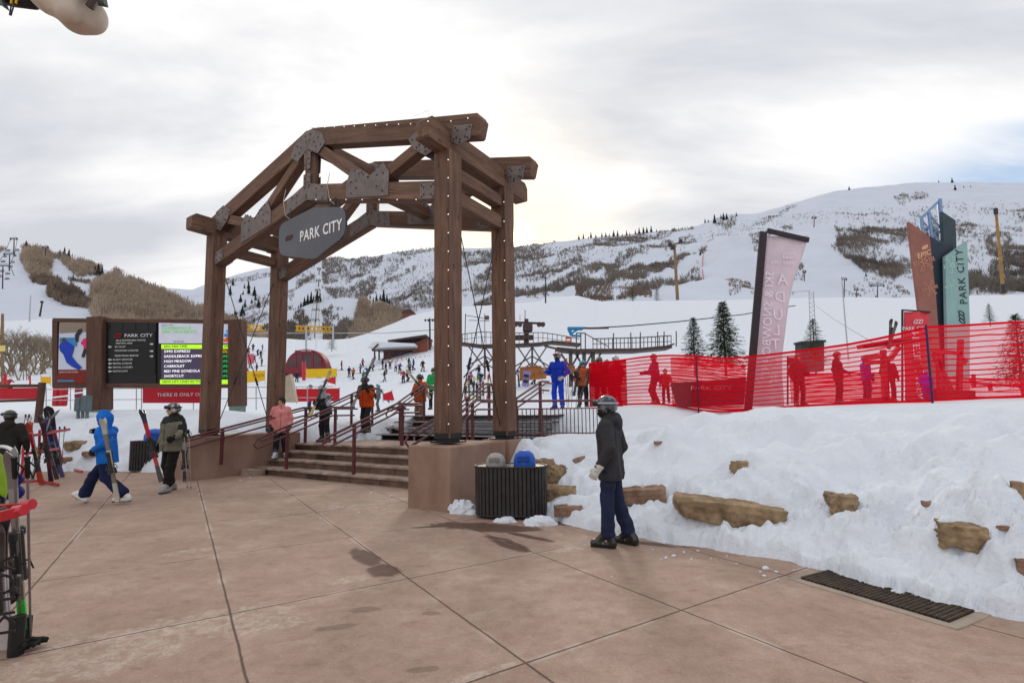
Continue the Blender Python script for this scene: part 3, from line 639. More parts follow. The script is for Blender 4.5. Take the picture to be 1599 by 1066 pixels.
# ---- nearer conifers with needles
def conifer(name,px,py_top,py_base,Y,label,wr,seed,col,group='young conifers beyond the net',dens=1.):
    r=np.random.default_rng(seed);b=onpx(px,Y,py_base);top=at(px,py_top,Y)[2];base=at(px,py_base,Y)[2];h=top-base;b[2]=base
    t=thing(name,label,'conifer',b,0,group);mb=MB();mb.tube([(0,0,-.6),(0,0,h*.5),(0,0,h*.97)],[h*.022,h*.014,h*.004],7);mb.build('trunk',mat('conifer_bark',(.10,.07,.05),.9),t,world=False)
    V=[];n=int(210*dens);
    for i in range(n):
        u=(i+.5)/n;z=h*(.05+.93*u);R=h*wr*(1-u)**.85*(.72+.5*r.random())+h*.012;a=i*2.399+r.random()*.8;dz=-R*(.28-.5*u)+r.normal(0,.04)*R
        tip=np.array([R*math.cos(a),R*math.sin(a),z+dz]);root=np.array([0,0,z+R*.08]);m_=max(5,int(17*R/(h*wr)*dens**.5)+4)
        ts=r.uniform(.12,1.,m_);ln=h*.045*(.6+.8*r.random(m_))*(1.15-.6*ts)+h*.012;dr=(tip-root)/np.linalg.norm(tip-root);sd=np.array([-dr[1],dr[0],0]);sd/=np.linalg.norm(sd)+1e-9
        for q,l_ in zip(ts,ln):
            c=root+(tip-root)*q+np.array([0,0,-.12*R*q*(1-q)]);s_=1 if r.random()<.5 else -1
            e=dr*.6+sd*s_*r.uniform(.3,1.)+np.array([0,0,r.uniform(-.35,.25)]);e/=np.linalg.norm(e);wv=np.cross(e,np.array([0,0,1.]));wv=wv/(np.linalg.norm(wv)+1e-9)*l_*.30+np.array([0,0,l_*r.uniform(-.1,.1)])
            V+=[c-wv*.6,c+wv*.6,c+e*l_*1.1+wv*.15,c+e*l_*1.1-wv*.15]
    V=np.array(V);mkmesh('crown',V,np.arange(len(V)).reshape(-1,4),mat('needles_'+col[0],col[1],.8,var=.4,vs=3.,spec=.1),t)
    return t
gr=('green',(.095,.125,.068));bl=('blue',(.105,.130,.115))
conifer('conifer_tree',1133,470,572,30,'tall dark green young conifer behind the red net',.37,1,gr,dens=1.6)
conifer('conifer_tree',1085,495,572,31,'smaller blue green conifer left of the tallest one',.36,2,bl,dens=1.3)
conifer('conifer_tree',1273,497,566,27,'sparse conifer right of the pink flag',.42,3,gr,dens=.9)
conifer('conifer_tree',1546,474,503,75,'small round conifer alone on the snow slope at right',.40,4,bl,dens=.8)
conifer('conifer_tree',1596,489,600,24,'conifer cut by the right picture edge behind the net',.36,5,gr,dens=1.4)
conifer('conifer_tree',988,446,470,170,'small conifer behind the snow crest left of the wooden pole',.30,6,gr,dens=.5)
conifer('conifer_tree',1026,446,470,170,'small snowy conifer just left of the wooden pole',.30,7,bl,dens=.5)
conifer('conifer_tree',518,519,545,120,'small dark conifer at the right of the red domed building',.42,8,gr,dens=.6)
# ================================================================= TIMBER GATE
def wood_mat(name,c1,c2,c3,rough=.75):
    if name in MATS:return MATS[name]
    m=bpy.data.materials.new(name);m.use_nodes=True;global N,L
    N=m.node_tree.nodes;L=m.node_tree.links;b=N['Principled BSDF'];tc=nd('ShaderNodeTexCoord')
    oi=nd('ShaderNodeObjectInfo');
    def noise(s,sc_,det=5,ro=.6,dist=0.):
        mp=nd('ShaderNodeMapping');mp.inputs['Scale'].default_value=sc_;L.new(tc.outputs['Object'],mp.inputs[0])
        av=nd('ShaderNodeVectorMath',operation='ADD');L.new(mp.outputs[0],av.inputs[0]);cb=nd('ShaderNodeCombineXYZ');L.new(mth('MULTIPLY',oi.outputs['Random'],37.),cb.inputs[0]);L.new(cb.outputs[0],av.inputs[1])
        n=nd('ShaderNodeTexNoise');n.inputs['Scale'].default_value=s;n.inputs['Detail'].default_value=det;n.inputs['Roughness'].default_value=ro;n.inputs['Distortion'].default_value=dist;L.new(av.outputs[0],n.inputs[0]);return n.outputs['Fac']
    gr=noise(9.,(.12,1.3,1.3),6,.65,.4);c=ramp(gr,[(.3,c1),(.5,c2),(.7,c3)])
    bl=noise(1.2,(.8,1,1),4);c=mixc(mth('MULTIPLY',ramp(bl,[(.4,0.),(.7,1.)]),.35),c,tuple(x*.45 for x in c1))
    ck=noise(16.,(.05,1.6,1.6),3,.5,.2);ck=ramp(ck,[(.66,0.),(.70,1.)]);c=mixc(mth('MULTIPLY',ck,.75),c,tuple(x*.2 for x in c1))
    kn=nd('ShaderNodeTexVoronoi');kn.inputs['Scale'].default_value=1.;mp=nd('ShaderNodeMapping');mp.inputs['Scale'].default_value=(1.6,3.3,3.3);L.new(tc.outputs['Object'],mp.inputs[0]);L.new(mp.outputs[0],kn.inputs[0])
    kk=ramp(kn.outputs['Distance'],[(.07,1.),(.12,0.)]);c=mixc(mth('MULTIPLY',kk,.6),c,tuple(x*.3 for x in c1))
    c=mixc(mth('MULTIPLY',oi.outputs['Random'],.2),c,tuple(x*.6 for x in c2))
    L.new(c,b.inputs['Base Color']);b.inputs['Roughness'].default_value=rough;b.inputs['Specular IOR Level'].default_value=.3
    bp=nd('ShaderNodeBump');bp.inputs['Distance'].default_value=.006;L.new(mth('SUBTRACT',gr,ck),bp.inputs['Height']);L.new(bp.outputs[0],b.inputs['Normal'])
    MATS[name]=m;return m
wood=wood_mat('stained_timber',(.100,.054,.036),(.155,.086,.057),(.240,.138,.094))
plate=mat('weathered_steel_plate',(.168,.140,.132),.6,.35,var=.25,vs=7,bump=.001,bs=60)
bolt=mat('bolt_steel',(.05,.04,.04),.5,.6)
dark=mat('dark_steel',(.035,.035,.038),.45,.7)
white=mat('white_paint',(.8,.8,.8),.6)
def beam(name,a,b,wd,h,m,parent,up=(0,0,1),bev=.012,ends=0.):
    """timber as an object with its own X along the grain"""
    a=np.asarray(a,float);b=np.asarray(b,float);d,sd,t=frame(b-a,up);L_=np.linalg.norm(b-a);mb=MB()
    if ends:  # chamfered beam end on the lower corner
        e=h*.0;x=L_/2;c=ends
        poly=[(-x,-h/2+c),(-x+c,-h/2),(x-c,-h/2),(x,-h/2+c),(x,h/2-c*.35),(x-c*.35,h/2),(-x+c*.35,h/2),(-x,h/2-c*.35)]
        mb.prism(poly,(0,0,0),(1,0,0),(0,0,1),(0,wd,0))
    else: mb.box((0,0,0),(L_,wd,h),bev=bev)
    o=mb.build(name,m,parent,world=False);R=Matrix([[d[0],sd[0],t[0]],[d[1],sd[1],t[1]],[d[2],sd[2],t[2]]])
    o.rotation_mode='QUATERNION';o.rotation_quaternion=R.to_quaternion();c=(a+b)/2-(np.array(wl(parent)) if parent else 0);o.location=[float(q) for q in c];return o
PU=[0.,-8.05];PV=[0.,1.87];W=.37
gate=thing('timber_gate','big brown timber truss gate over the plaza steps with steel plates','gate',G(0,0,1.05))
def gp(u,v,z): return G(u,v,z)
for u in PU:
    for v in PV:
        zb=1.16 if v==0 else 1.12
        beam('post',gp(u,v,zb+.0),gp(u,v,6.46),W,W,wood,gate,up=(D2[0],D2[1],0))
        mb=MB();cc=gp(u,v,zb-.06);Rz=np.array([[S2[0],D2[0],0],[S2[1],D2[1],0],[0,0,1]])
        mb.box(cc,(.46,.46,.03),Rz);mb.box(gp(u,v,zb-.03),(.3,.3,.07),Rz)
        for e in(-1,1): mb.box(gp(u+e*(W/2+.004),v,zb+.05),(.010,.30,.10),Rz,.003);mb.box(gp(u,v+e*(W/2+.004),zb+.05),(.30,.010,.10),Rz,.003)
        mb.build('post_base',dark,gate)
# eave beams along D over the posts
for u in PU:
    beam('eave_beam',gp(u,-.72,6.66),gp(u,2.72,6.66),.30,.42,wood,gate,ends=.10)
APEX=-4.02;ZE=6.78;ZA=8.0
def rz(u): # rafter centreline height
    return ZE+(ZA-ZE)*(1-abs(u-APEX)/4.02)
for v in PV:
    beam('rafter',gp(.82,v,ZE-.23*.30+.03),gp(APEX,v,ZA-.02),.26,.40,wood,gate,ends=.09)
    beam('rafter',gp(-8.6 if v else -8.2,v,rz(-8.2)),gp(APEX,v,ZA-.02),.26,.40,wood,gate)
    beam('tie_chord',gp(-.16,v,5.76),gp(APEX+.05,v,6.66),.26,.36,wood,gate)
    beam('tie_chord',gp(-7.9,v,5.76),gp(APEX-.05,v,6.66),.26,.36,wood,gate)
    beam('king_post',gp(APEX,v,6.8),gp(APEX,v,7.9),.24,.24,wood,gate)
    for s in(-1,1):
        beam('web_brace',gp(APEX+s*.22,v,7.72),gp(APEX+s*1.95,v,6.42),.22,.24,wood,gate)
        beam('web_brace',gp(APEX+s*2.15,v,6.36),gp(APEX+s*3.80,v,6.93),.22,.24,wood,gate)
# ridge and side beams between the two trusses
beam('ridge_beam',gp(APEX,.13,7.86),gp(APEX,1.74,7.86),.26,.34,wood,gate)
beam('cross_beam',gp(APEX+1.95,.13,6.33),gp(APEX+1.95,1.74,6.33),.22,.24,wood,gate)
beam('cross_beam',gp(APEX-1.95,.13,6.33),gp(APEX-1.95,1.74,6.33),.22,.24,wood,gate)
beam('cross_beam',gp(0,.19,6.13),gp(0,1.68,6.13),.24,.24,wood,gate)
beam('cross_beam',gp(0,.19,5.66),gp(0,1.68,5.66),.22,.28,wood,gate)
beam('cross_beam',gp(PU[1],.19,6.13),gp(PU[1],1.68,6.13),.24,.24,wood,gate)
def gusset(pts,v,side=-1,name='gusset_plate',bolts=True):
    mb=MB();off=.13+.008;ax=np.array([S2[0],S2[1],0]);az=np.array([0,0,1.]);th=np.array([D2[0],D2[1],0])
    c=np.mean(np.array(pts),0);mb.prism(pts,gp(0,v+side*off,0),ax,az,th*.014)
    if bolts:
        mb.cm=1
        for p_ in pts:
            for t in(.75,.48):
                q=c+(np.array(p_)-c)*t;o=gp(q[0],v+side*(off+.010),q[1]);mb.cyl(o-th*.008,o+th*.008,.018,6)
    mb.build(name,[plate,bolt],gate)
for v in PV:
  for sd in(-1,1):
    if v>0 and sd>0: continue
    A=APEX
    gusset([(A-.62,7.66),(A-.50,7.92),(A-.12,8.13),(A+.12,8.13),(A+.50,7.92),(A+.62,7.66),(A+.36,7.48),(A+.12,7.62),(A+.10,7.2),(A-.10,7.2),(A-.12,7.62),(A-.36,7.48)],v,sd)
    gusset([(A-.75,6.28),(A-.72,6.64),(A-.12,6.84),(A-.12,7.1),(A+.12,7.1),(A+.12,6.84),(A+.72,6.64),(A+.75,6.28),(A,6.48)],v,sd)
    for s in(-1,1):
        gusset([(A+s*1.35,6.20),(A+s*1.35,6.52),(A+s*1.50,6.82),(A+s*1.78,6.70),(A+s*2.05,6.50),(A+s*2.45,6.68),(A+s*2.62,6.45),(A+s*2.6,5.96)],v,sd)
        gusset([(A+s*3.30,6.70),(A+s*3.15,6.95),(A+s*3.5,7.16),(A+s*3.86,7.05),(A+s*3.86,6.58),(A+s*3.6,6.5)],v,sd)
        gusset([(A+s*3.45,5.68),(A+s*3.45,5.98),(A+s*3.83,5.92),(A+s*3.83,5.60)],v,sd)
  gusset([(.25,6.88),(.20,6.60),(.38,6.47),(.62,6.52),(.68,6.78)],v,-1)
# round-headed straps on the post faces
for u in PU:
    mb=MB();ax=np.array([D2[0],D2[1],0]);mb.prism([(-.13,6.42),(-.13,6.02),(0,5.92),(.13,6.02),(.13,6.42)],gp(u-W/2-.012,0,0),ax,(0,0,1),np.array([S2[0],S2[1],0])*.014)
    mb.build('strap',plate,gate)
# crossed tie rods with turnbuckles
for u in PU:
    for (v0,z0,v1,z1) in ((.2,5.55,1.70,1.3),(1.70,5.55,.2,1.3)):
        mb=MB();a=gp(u,v0,z0);b=gp(u,v1,z1);mb.cyl(a,b,.011,6);q=a+(b-a)*.68;q2=a+(b-a)*.73;mb.cyl(q,q2,.028,8);mb.build('tie_rod',dark,gate)
# snow lying on beams
rs=random.Random(4);sd_=thing('snow_dusting','thin snow lying on top of the gate beams','snow',gp(0,.5,6.86))
def snowstrip(a,b,wd,h):
    mb=MB()
    n=14;P=[np.asarray(a)+(np.asarray(b)-np.asarray(a))*i/n for i in range(n+1)]
    mb.tube(P,[h*(.35+.65*rs.random())*(0.3 if i in(0,n) else 1) for i in range(n+1)],7);mb.build('snow_strip',snow,sd_,smooth=True)
for u in PU: snowstrip(gp(u,.45,6.86),gp(u,1.6,6.86),.2,.06);snowstrip(gp(u+.05,2.0,6.86),gp(u+.05,2.6,6.86),.2,.05)
snowstrip(gp(.3,0,6.92),gp(.78,0,6.84),.2,.05);snowstrip(gp(.3,1.87,6.92),gp(.78,1.87,6.84),.2,.05);snowstrip(gp(-7.7,0,7.05),gp(-4.4,0,8.06),.2,.018)
# string lights
sl_=thing('string_light','string of tiny white bulbs running up the right posts and beams of the gate','lights',gp(.18,-.18,1.2))
bulb=mat('lit_bulb',(1.,.93,.80),.4,emit=1.1)
def bulbs(path,sp):
    P=[np.asarray(p,float) for p in path];mb=MB();mb.tube([p for p in P],.003,4);mb.build('wire',dark,sl_)
    for a,b in zip(P,P[1:]):
        n=max(1,int(np.linalg.norm(b-a)/sp))
        for i in range(n):
            q=a+(b-a)*(i+.5)/n;m2=MB();m2.ell(q,(.009,.009,.011),8,5);m2.build('bulb',bulb,sl_,smooth=True)
w2=W/2+.012
bulbs([gp(w2-.03,-w2,1.25),gp(w2-.03,-w2,6.4)],.335)
bulbs([gp(w2-.03,1.87-w2,1.6),gp(w2-.03,1.87-w2,6.3)],.42)
bulbs([gp(-3.9,-.15,8.16),gp(0,-.15,7.02),gp(.78,-.15,6.88)],.32)
bulbs([gp(-.16,-.74,6.9),gp(.16,-.74,6.9),gp(.16,-.74,6.5)],.3)
bulbs([gp(-3.9,-.16,6.45),gp(-.4,-.16,5.62)],.5)
# hanging name board
def loops(mb,o,ax,ay,s,th=.006,r=.012):
    """three joined slanted loops"""
    for i in range(3):
        P=[]
        for k in range(18):
            a=2*math.pi*k/18;x=math.cos(a)*.32;y=math.sin(a)*.42;P.append(np.asarray(o)+np.asarray(ax)*(x+y*.55+(i-1)*.62)*s+np.asarray(ay)*y*s)
        mb.tube(P,r,5,closed=True)
ax=np.array([S2[0],S2[1],0.]);az=np.array([0,0,1.]);nf=-np.array([D2[0],D2[1],0.])
hs=thing('hanging_sign','dark grey pointed board with white lettering hanging from the gate','sign',gp(-4.1,-.25,5.6))
vS=-.27
def SP(px,py):  # point of the board plane seen at a pixel
    d=ray(px,py);n=nf;p0=gp(0,vS,0);t=((p0-C0)@n)/(d@n);return C0+d*t
def rounded(P,r,k=5):
    out=[];n=len(P)
    for i in range(n):
        p=np.array(P[i]);a=np.array(P[i-1])-p;b=np.array(P[(i+1)%n])-p;la=np.linalg.norm(a);lb=np.linalg.norm(b);rr_=min(r,la*.45,lb*.45)
        A=p+a/la*rr_;B=p+b/lb*rr_
        for j in range(k+1):
            t=j/k;out.append(tuple((1-t)**2*A+2*t*(1-t)*p+t*t*B))
    return out
P=[SP(*q) for q in ((437,352),(492,324),(541,324),(541,367),(494,404),(437,399))]
u0=gp(0,vS,0);pl=[((q-u0)@ax,q[2]) for q in P];pl=rounded(pl,.22)
board=mat('sign_charcoal',(.055,.060,.075),.35,var=.3,vs=.9,spec=.5)
mb=MB();mb.prism(pl,u0,ax,az,nf*.05);mb.build('board',board,hs)
a=SP(470,374);b=SP(541,343);tx=b-a
c=(SP(468,371)+SP(538,352))/2;dirx=SP(538,352)-SP(468,371);wd=np.linalg.norm(dirx)
text('lettering','PARK CITY',.34,c+nf*.032,ax,az,white,hs,ext=.003,sx=.86*wd/1.65,sp=1.1,off=.006)
mb=MB();loops(mb,SP(453,372)+nf*.03,ax,az,.12,r=.008);mb.build('emblem',mat('emblem_red',(.12,.02,.03),.5),hs)
rope=mat('pale_rope',(.5,.45,.36),.8)
for px,py in((454,345),(524,322)):
    q=SP(px,py+1);mb=MB();mb.cyl(q-nf*.0,q+az*.17,.012,6);mb.tube([q+az*.17+ax*.04*math.cos(t)+az*.04*math.sin(t) for t in np.linspace(0,6,9)],.008,5);mb.build('shackle',dark,hs)
    mb=MB();t0=q+az*.05+nf*.03;mb.tube([t0,t0-ax*.12+az*.1+nf*.03,t0-ax*.18+az*.45+nf*.05,t0-ax*.2+az*.75-nf*.02],.007,5);mb.build('rope',rope,hs)
# ================================================================= PLINTHS, STEPS
conc=mat('brown_cast_concrete',(.265,.160,.118),.85,var=.22,vs=1.6,bump=.004,bs=22,col2=(.36,.235,.18),scl=(1,1,.5),det=7)
Rg=np.array([[S2[0],D2[0],0],[S2[1],D2[1],0],[0,0,1]])
def gbox(mb,u0,u1,v0,v1,z0,z1,bev=.012): return mb.box(gp((u0+u1)/2,(v0+v1)/2,(z0+z1)/2),(u1-u0,v1-v0,z1-z0),Rg,bev)
pr=thing('stone_plinth','brown concrete plinth block under the right front gate post','plinth',gp(0,0,0))
mb=MB();gbox(mb,-.45,.5,-.56,1.12,-.1,1.06,.02);mb.build('block',conc,pr)
mb=MB();gbox(mb,-.34,.34,1.5,2.2,.2,1.05,.02);mb.build('rear_footing',conc,pr)
pl_=thing('stone_plinth','long brown concrete cheek wall under the left front gate post','plinth',gp(-8,0,0))
mb=MB();gbox(mb,-8.75,-7.72,-.62,2.5,-.1,1.08,.02);mb.build('block',conc,pl_)
st=thing('concrete_steps','four broad brown concrete steps between the two plinths','steps',gp(-4,1.5,0))
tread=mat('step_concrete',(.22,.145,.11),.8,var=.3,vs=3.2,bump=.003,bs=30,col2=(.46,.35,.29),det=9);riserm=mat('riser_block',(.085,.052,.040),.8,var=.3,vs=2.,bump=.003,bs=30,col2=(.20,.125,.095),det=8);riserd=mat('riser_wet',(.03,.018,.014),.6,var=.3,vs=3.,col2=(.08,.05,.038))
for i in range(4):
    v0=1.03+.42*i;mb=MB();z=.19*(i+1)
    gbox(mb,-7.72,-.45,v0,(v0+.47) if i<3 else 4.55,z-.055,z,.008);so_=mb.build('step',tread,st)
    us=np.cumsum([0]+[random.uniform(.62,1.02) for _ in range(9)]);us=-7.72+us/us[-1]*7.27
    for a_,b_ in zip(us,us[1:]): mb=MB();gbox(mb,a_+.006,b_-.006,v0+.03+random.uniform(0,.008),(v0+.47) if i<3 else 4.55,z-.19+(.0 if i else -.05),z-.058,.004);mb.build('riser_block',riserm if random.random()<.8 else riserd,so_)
# small block at the left end of the bottom step
mb=MB();gbox(mb,-7.72,-7.1,.66,1.02,-.05,.165,.01);mb.build('end_block',tread,st)
ust=thing('metal_steps','dark upper flight of metal edged steps rising to the snow','steps',gp(-4,5.,.76))
for i in range(4):
    v0=4.55+.40*i;z=.76+.19*(i+1);mb=MB();gbox(mb,-6.7,-.7,v0,v0+(.42 if i<3 else 1.0),z-.05,z,.004);mb.build('tread',mat('wet_dark_board',(.06,.045,.04),.5,var=.4,vs=3),ust)
    mb=MB();mb.cyl(gp(-6.7,v0-.012,z-.02),gp(-.7,v0-.012,z-.02),.022,6);mb.build('nosing',mat('galvanised',(.38,.38,.40),.45,.7),ust)
    if i<3:
        mb=MB()
        for u in np.arange(-6.5,-.8,1.4): gbox(mb,u,u+.05,v0+.02,v0+.06,z-.2,z-.05,0)
        mb.build('riser_bracket',mat('galvanised',(.4,.4,.4)),ust)
mb=MB();gbox(mb,-6.68,-.72,4.75,6.1,.3,.93,0);mb.build('void_base',mat('painted_shadow_black',(.015,.013,.012),.9),ust)  # solid block, its near-black colour painting the shade below the open treads
# ================================================================= HANDRAILS
red=mat('maroon_rail_paint',(.10,.022,.026),.38,var=.2,vs=4,spec=.45)
def V0(q): return np.array([q[0],q[1],0.])
def rail(name,label,path,posts,lower=.24,loop=True,two=True):
    """path: list of (u,v,z) for the top rail; posts: (u,v,zbottom,ztop)"""
    P=[gp(*q) for q in path];t=thing(name,label,'handrail',(P[0][0],P[0][1],posts[0][2]),0,'maroon handrails on the steps')
    mb=MB();mb.tube(P,.029,8);mb.build('top_rail',red,t,smooth=True)
    ofs=V0(S2)*.13;mb=MB();mb.tube([p+ofs-np.array([0,0,.05]) for p in P],.022,8);mb.build('grab_rail',red,t,smooth=True)
    if two:
        Q=[p-np.array([0,0,lower]) for p in P];mb=MB();mb.tube(Q,.024,8)
        if loop: mb.tube([P[0],P[0]-np.array([S2[0]*0,0,lower*.5])+ (P[0]-P[1])/np.linalg.norm(P[0]-P[1])*.10,Q[0]],.022,8)
        mb.build('lower_rail',red,t,smooth=True)
    for u,v,z0,z1 in posts:
        mb=MB();q=gp(u,v,0);mb.box((q[0],q[1],(z0+z1)/2),(.07,.07,z1-z0),Rg,.008)
        mb.tube([gp(u,v,z1-.30)+ax*.0,gp(u+.09,v,z1-.33),gp(u+.10,v,z1-.22)],.010,5);mb.build('post',red,t)
    return t
rail('handrail','maroon handrail rising along the left cheek wall of the steps',[(-7.5,-1.2,.98),(-7.5,1.6,1.62),(-7.5,2.4,1.80),(-7.5,3.3,1.80)],[(-7.5,.05,.35,1.26),(-7.5,2.5,.76,1.8)])
rail('handrail','second maroon handrail from the left beside the girl in pink',[(-6.35,.30,1.02),(-6.35,2.55,1.80),(-6.35,3.35,1.80)],[(-6.35,1.12,.19,1.28),(-6.35,2.65,.76,1.78)])
rail('handrail','middle maroon handrail in front of the man in orange',[(-3.8,.35,1.08),(-3.8,2.55,1.86),(-3.8,3.4,1.86)],[(-3.8,1.15,.19,1.36),(-3.8,2.75,.76,1.84)])
rail('handrail','double of the middle handrail set just left of it',[(-4.02,.35,1.0),(-4.02,2.5,1.76),(-4.02,3.1,1.76)],[(-4.02,2.95,.76,1.74)],two=False)
rail('handrail','short maroon handrail ending against the right plinth',[(-.62,-.35,1.25),(-.62,1.0,1.72)],[(-.62,.55,1.06,1.55)])
rail('handrail','left handrail of the upper flight, by the snow heap',[(-7.6,3.4,1.9),(-7.6,4.9,2.48),(-7.6,5.5,2.48)],[(-7.6,4.3,.9,2.25),(-7.6,5.2,1.2,2.48)])
rail('handrail','middle handrail of the upper flight behind the man in orange',[(-5.5,3.9,1.72),(-5.5,5.4,2.5),(-5.5,6.0,2.5)],[(-5.5,4.4,.76,1.95),(-5.5,5.5,1.3,2.5)])
rail('handrail','handrail of the upper flight left of the right front post',[(-2.9,3.8,1.72),(-2.9,5.3,2.45),(-2.9,6.0,2.45)],[(-2.9,4.4,.76,2.0),(-2.9,5.5,1.3,2.45)])
rail('handrail','maroon handrail seen between the two right gate posts',[(-1.9,2.3,1.35),(-1.9,3.5,1.92),(-1.9,4.6,1.92)],[(-1.9,3.3,.76,1.85)])
rail('handrail','high maroon handrail just right of the rear right post',[(-.75,3.6,1.95),(-.75,4.9,2.42),(-.75,5.3,2.42)],[(-.75,4.8,.9,2.42)])
# balustrade to the right of the gate
bt=thing('balustrade','maroon railing with thin dark balusters right of the gate','railing',(.1,11.5,1.1))
a=at(806,626,11.5);b=at(958,625,12.4);mb=MB();mb.tube([a,b],.028,8);mb.build('top_rail',red,bt,smooth=True)
lo=np.array([0,0,-.18]);mb=MB();mb.tube([a+lo,b+lo],.016,6);mb.tube([a+np.array([0,0,-.72]),b+np.array([0,0,-.78])],.016,6);mb.build('rails',red,bt)
n=25
for i in range(n):
    q=a+(b-a)*(i+.4)/n;mb=MB();mb.cyl(q+np.array([0,0,-.95]),q+lo,.010,6);mb.build('baluster',mat('baluster_paint',(.045,.022,.022),.5),bt)
for q in (a,b): mb=MB();mb.box(q+np.array([0,0,-.5]),(.06,.06,1.0),None,.006);mb.build('post',red,bt)
# ================================================================= LITTER BINS
slat=mat('bin_slat_metal',(.045,.040,.040),.5,.3,var=.25,vs=9)
def bin_(label,c,rz_,lids,L_=1.0,Wd=.54,H=.82):
    t=thing('litter_bin',label,'litter bin',c,rz_,'slatted litter bins');r=Wd/2;hl=L_/2-r;n=46
    def st(s,rad,z):
        per=4*hl+2*math.pi*r;s=(s%1)*per
        if s<2*hl: return np.array([-hl+s,-rad,z]),0.
        s-=2*hl
        if s<math.pi*r: a=-math.pi/2+s/r;return np.array([hl+rad*math.cos(a),rad*math.sin(a),z]),a+math.pi/2
        s-=math.pi*r
        if s<2*hl: return np.array([hl-s,rad,z]),math.pi
        s-=2*hl;a=math.pi/2+s/r;return np.array([-hl+rad*math.cos(a),rad*math.sin(a),z]),a+math.pi/2
    mb=MB()
    for i in range(n):
        p_,a=st(i/n,r,H/2);ca,sa=math.cos(a),math.sin(a);mb.box((p_[0],p_[1],H/2+.02),(.047,.010,H-.06),np.array([[ca,-sa,0],[sa,ca,0],[0,0,1]]),.002)
    mb.build('slats',slat,t,world=False)
    mb=MB()
    for z,rr_ in((.05,r-.01),(H-.02,r+.006),(H*.5,r-.02)): mb.tube([st(i/48,rr_,z)[0] for i in range(48)],.015 if z!=H*.5 else .006,6,closed=True)
    mb.build('rim',slat,t,smooth=True,world=False)
    mb=MB();poly=[tuple(st(i/40,r-.03,0)[0][:2]) for i in range(40)];mb.prism(poly,(0,0,H*.5),(1,0,0),(0,1,0),(0,0,H-.1));mb.build('liner',mat('bin_liner',(.02,.02,.022),.7),t,world=False)
    mb=MB();mb.prism(poly,(0,0,H-.03),(1,0,0),(0,1,0),(0,0,.02));mb.build('top_plate',slat,t,world=False)
    for x,col,rr_,hh in lids:
        m_=mat('lid_'+col,{'blue':(.012,.085,.42),'grey':(.33,.31,.29)}[col],.4,var=.15,vs=3)
        mb=MB();mb.lathe((x,0,H-.02),[(rr_,0),(rr_,.05),(rr_*.97,hh*.45),(rr_*.80,hh*.75),(rr_*.5,hh*.93),(.001,hh)],22)
        o=mb.build('dome_lid',m_,t,smooth=True,world=False)
        mb=MB();mb.box((x,-rr_*.92,H+hh*.38),(rr_*1.1,.03,hh*.42),None,.01);mb.build('flap',mat('lid_dark_'+col,{'blue':(.006,.05,.3),'grey':(.2,.19,.18)}[col],.4),o,world=False)
        if col=='blue':
            pass
    return t
bin_('double slatted litter bin with a grey and a blue dome lid beside the right plinth',(-.04,8.12,0),math.radians(-8),[(-.24,'grey',.155,.20),(.22,'blue',.175,.245)],L_=1.12,Wd=.6,H=.80)
q=gz(228,735,0);bin_('slatted litter bin with one blue dome lid behind the man in khaki',(q[0]+.25,q[1]+.1,0),math.radians(28),[(-.1,'blue',.27,.36)],L_=1.35,Wd=.6,H=.90)
# ================================================================= SKIS AND POLES
def ski_mesh(L_=1.65,wd=.085,twin=False):
    """ski lying along +z from the tail (z=0); base faces -y"""
    n=36;V=[];
    for i in range(n+1):
        t=i/n;z=t*L_
        w_=wd*(1.15-.42*math.sin(math.pi*min(max((t-.03)/.9,0),1)))*.5
        if t>.93: w_*=max(.05,math.sqrt(max(0,1-((t-.93)/.07)**2)))
        if t<.03: w_*=.72+.28*t/.03
        y=.0
        if t>.86: y=.075*((t-.86)/.14)**1.8*(L_/1.65)
        if t<.05: y=.012*((.05-t)/.05)
        th=.006+.008*math.sin(math.pi*t)
        V+=[(-w_,y-th/2,z),(w_,y-th/2,z),(w_,y+th/2,z),(-w_,y+th/2,z)]
    Fq=[(0,1,2,3),(4*n+3,4*n+2,4*n+1,4*n)]
    for i in range(n):
        for k in range(4): Fq.append((4*i+(k+1)%4,4*i+k,4*i+4+k,4*i+4+(k+1)%4))
    return V,Fq
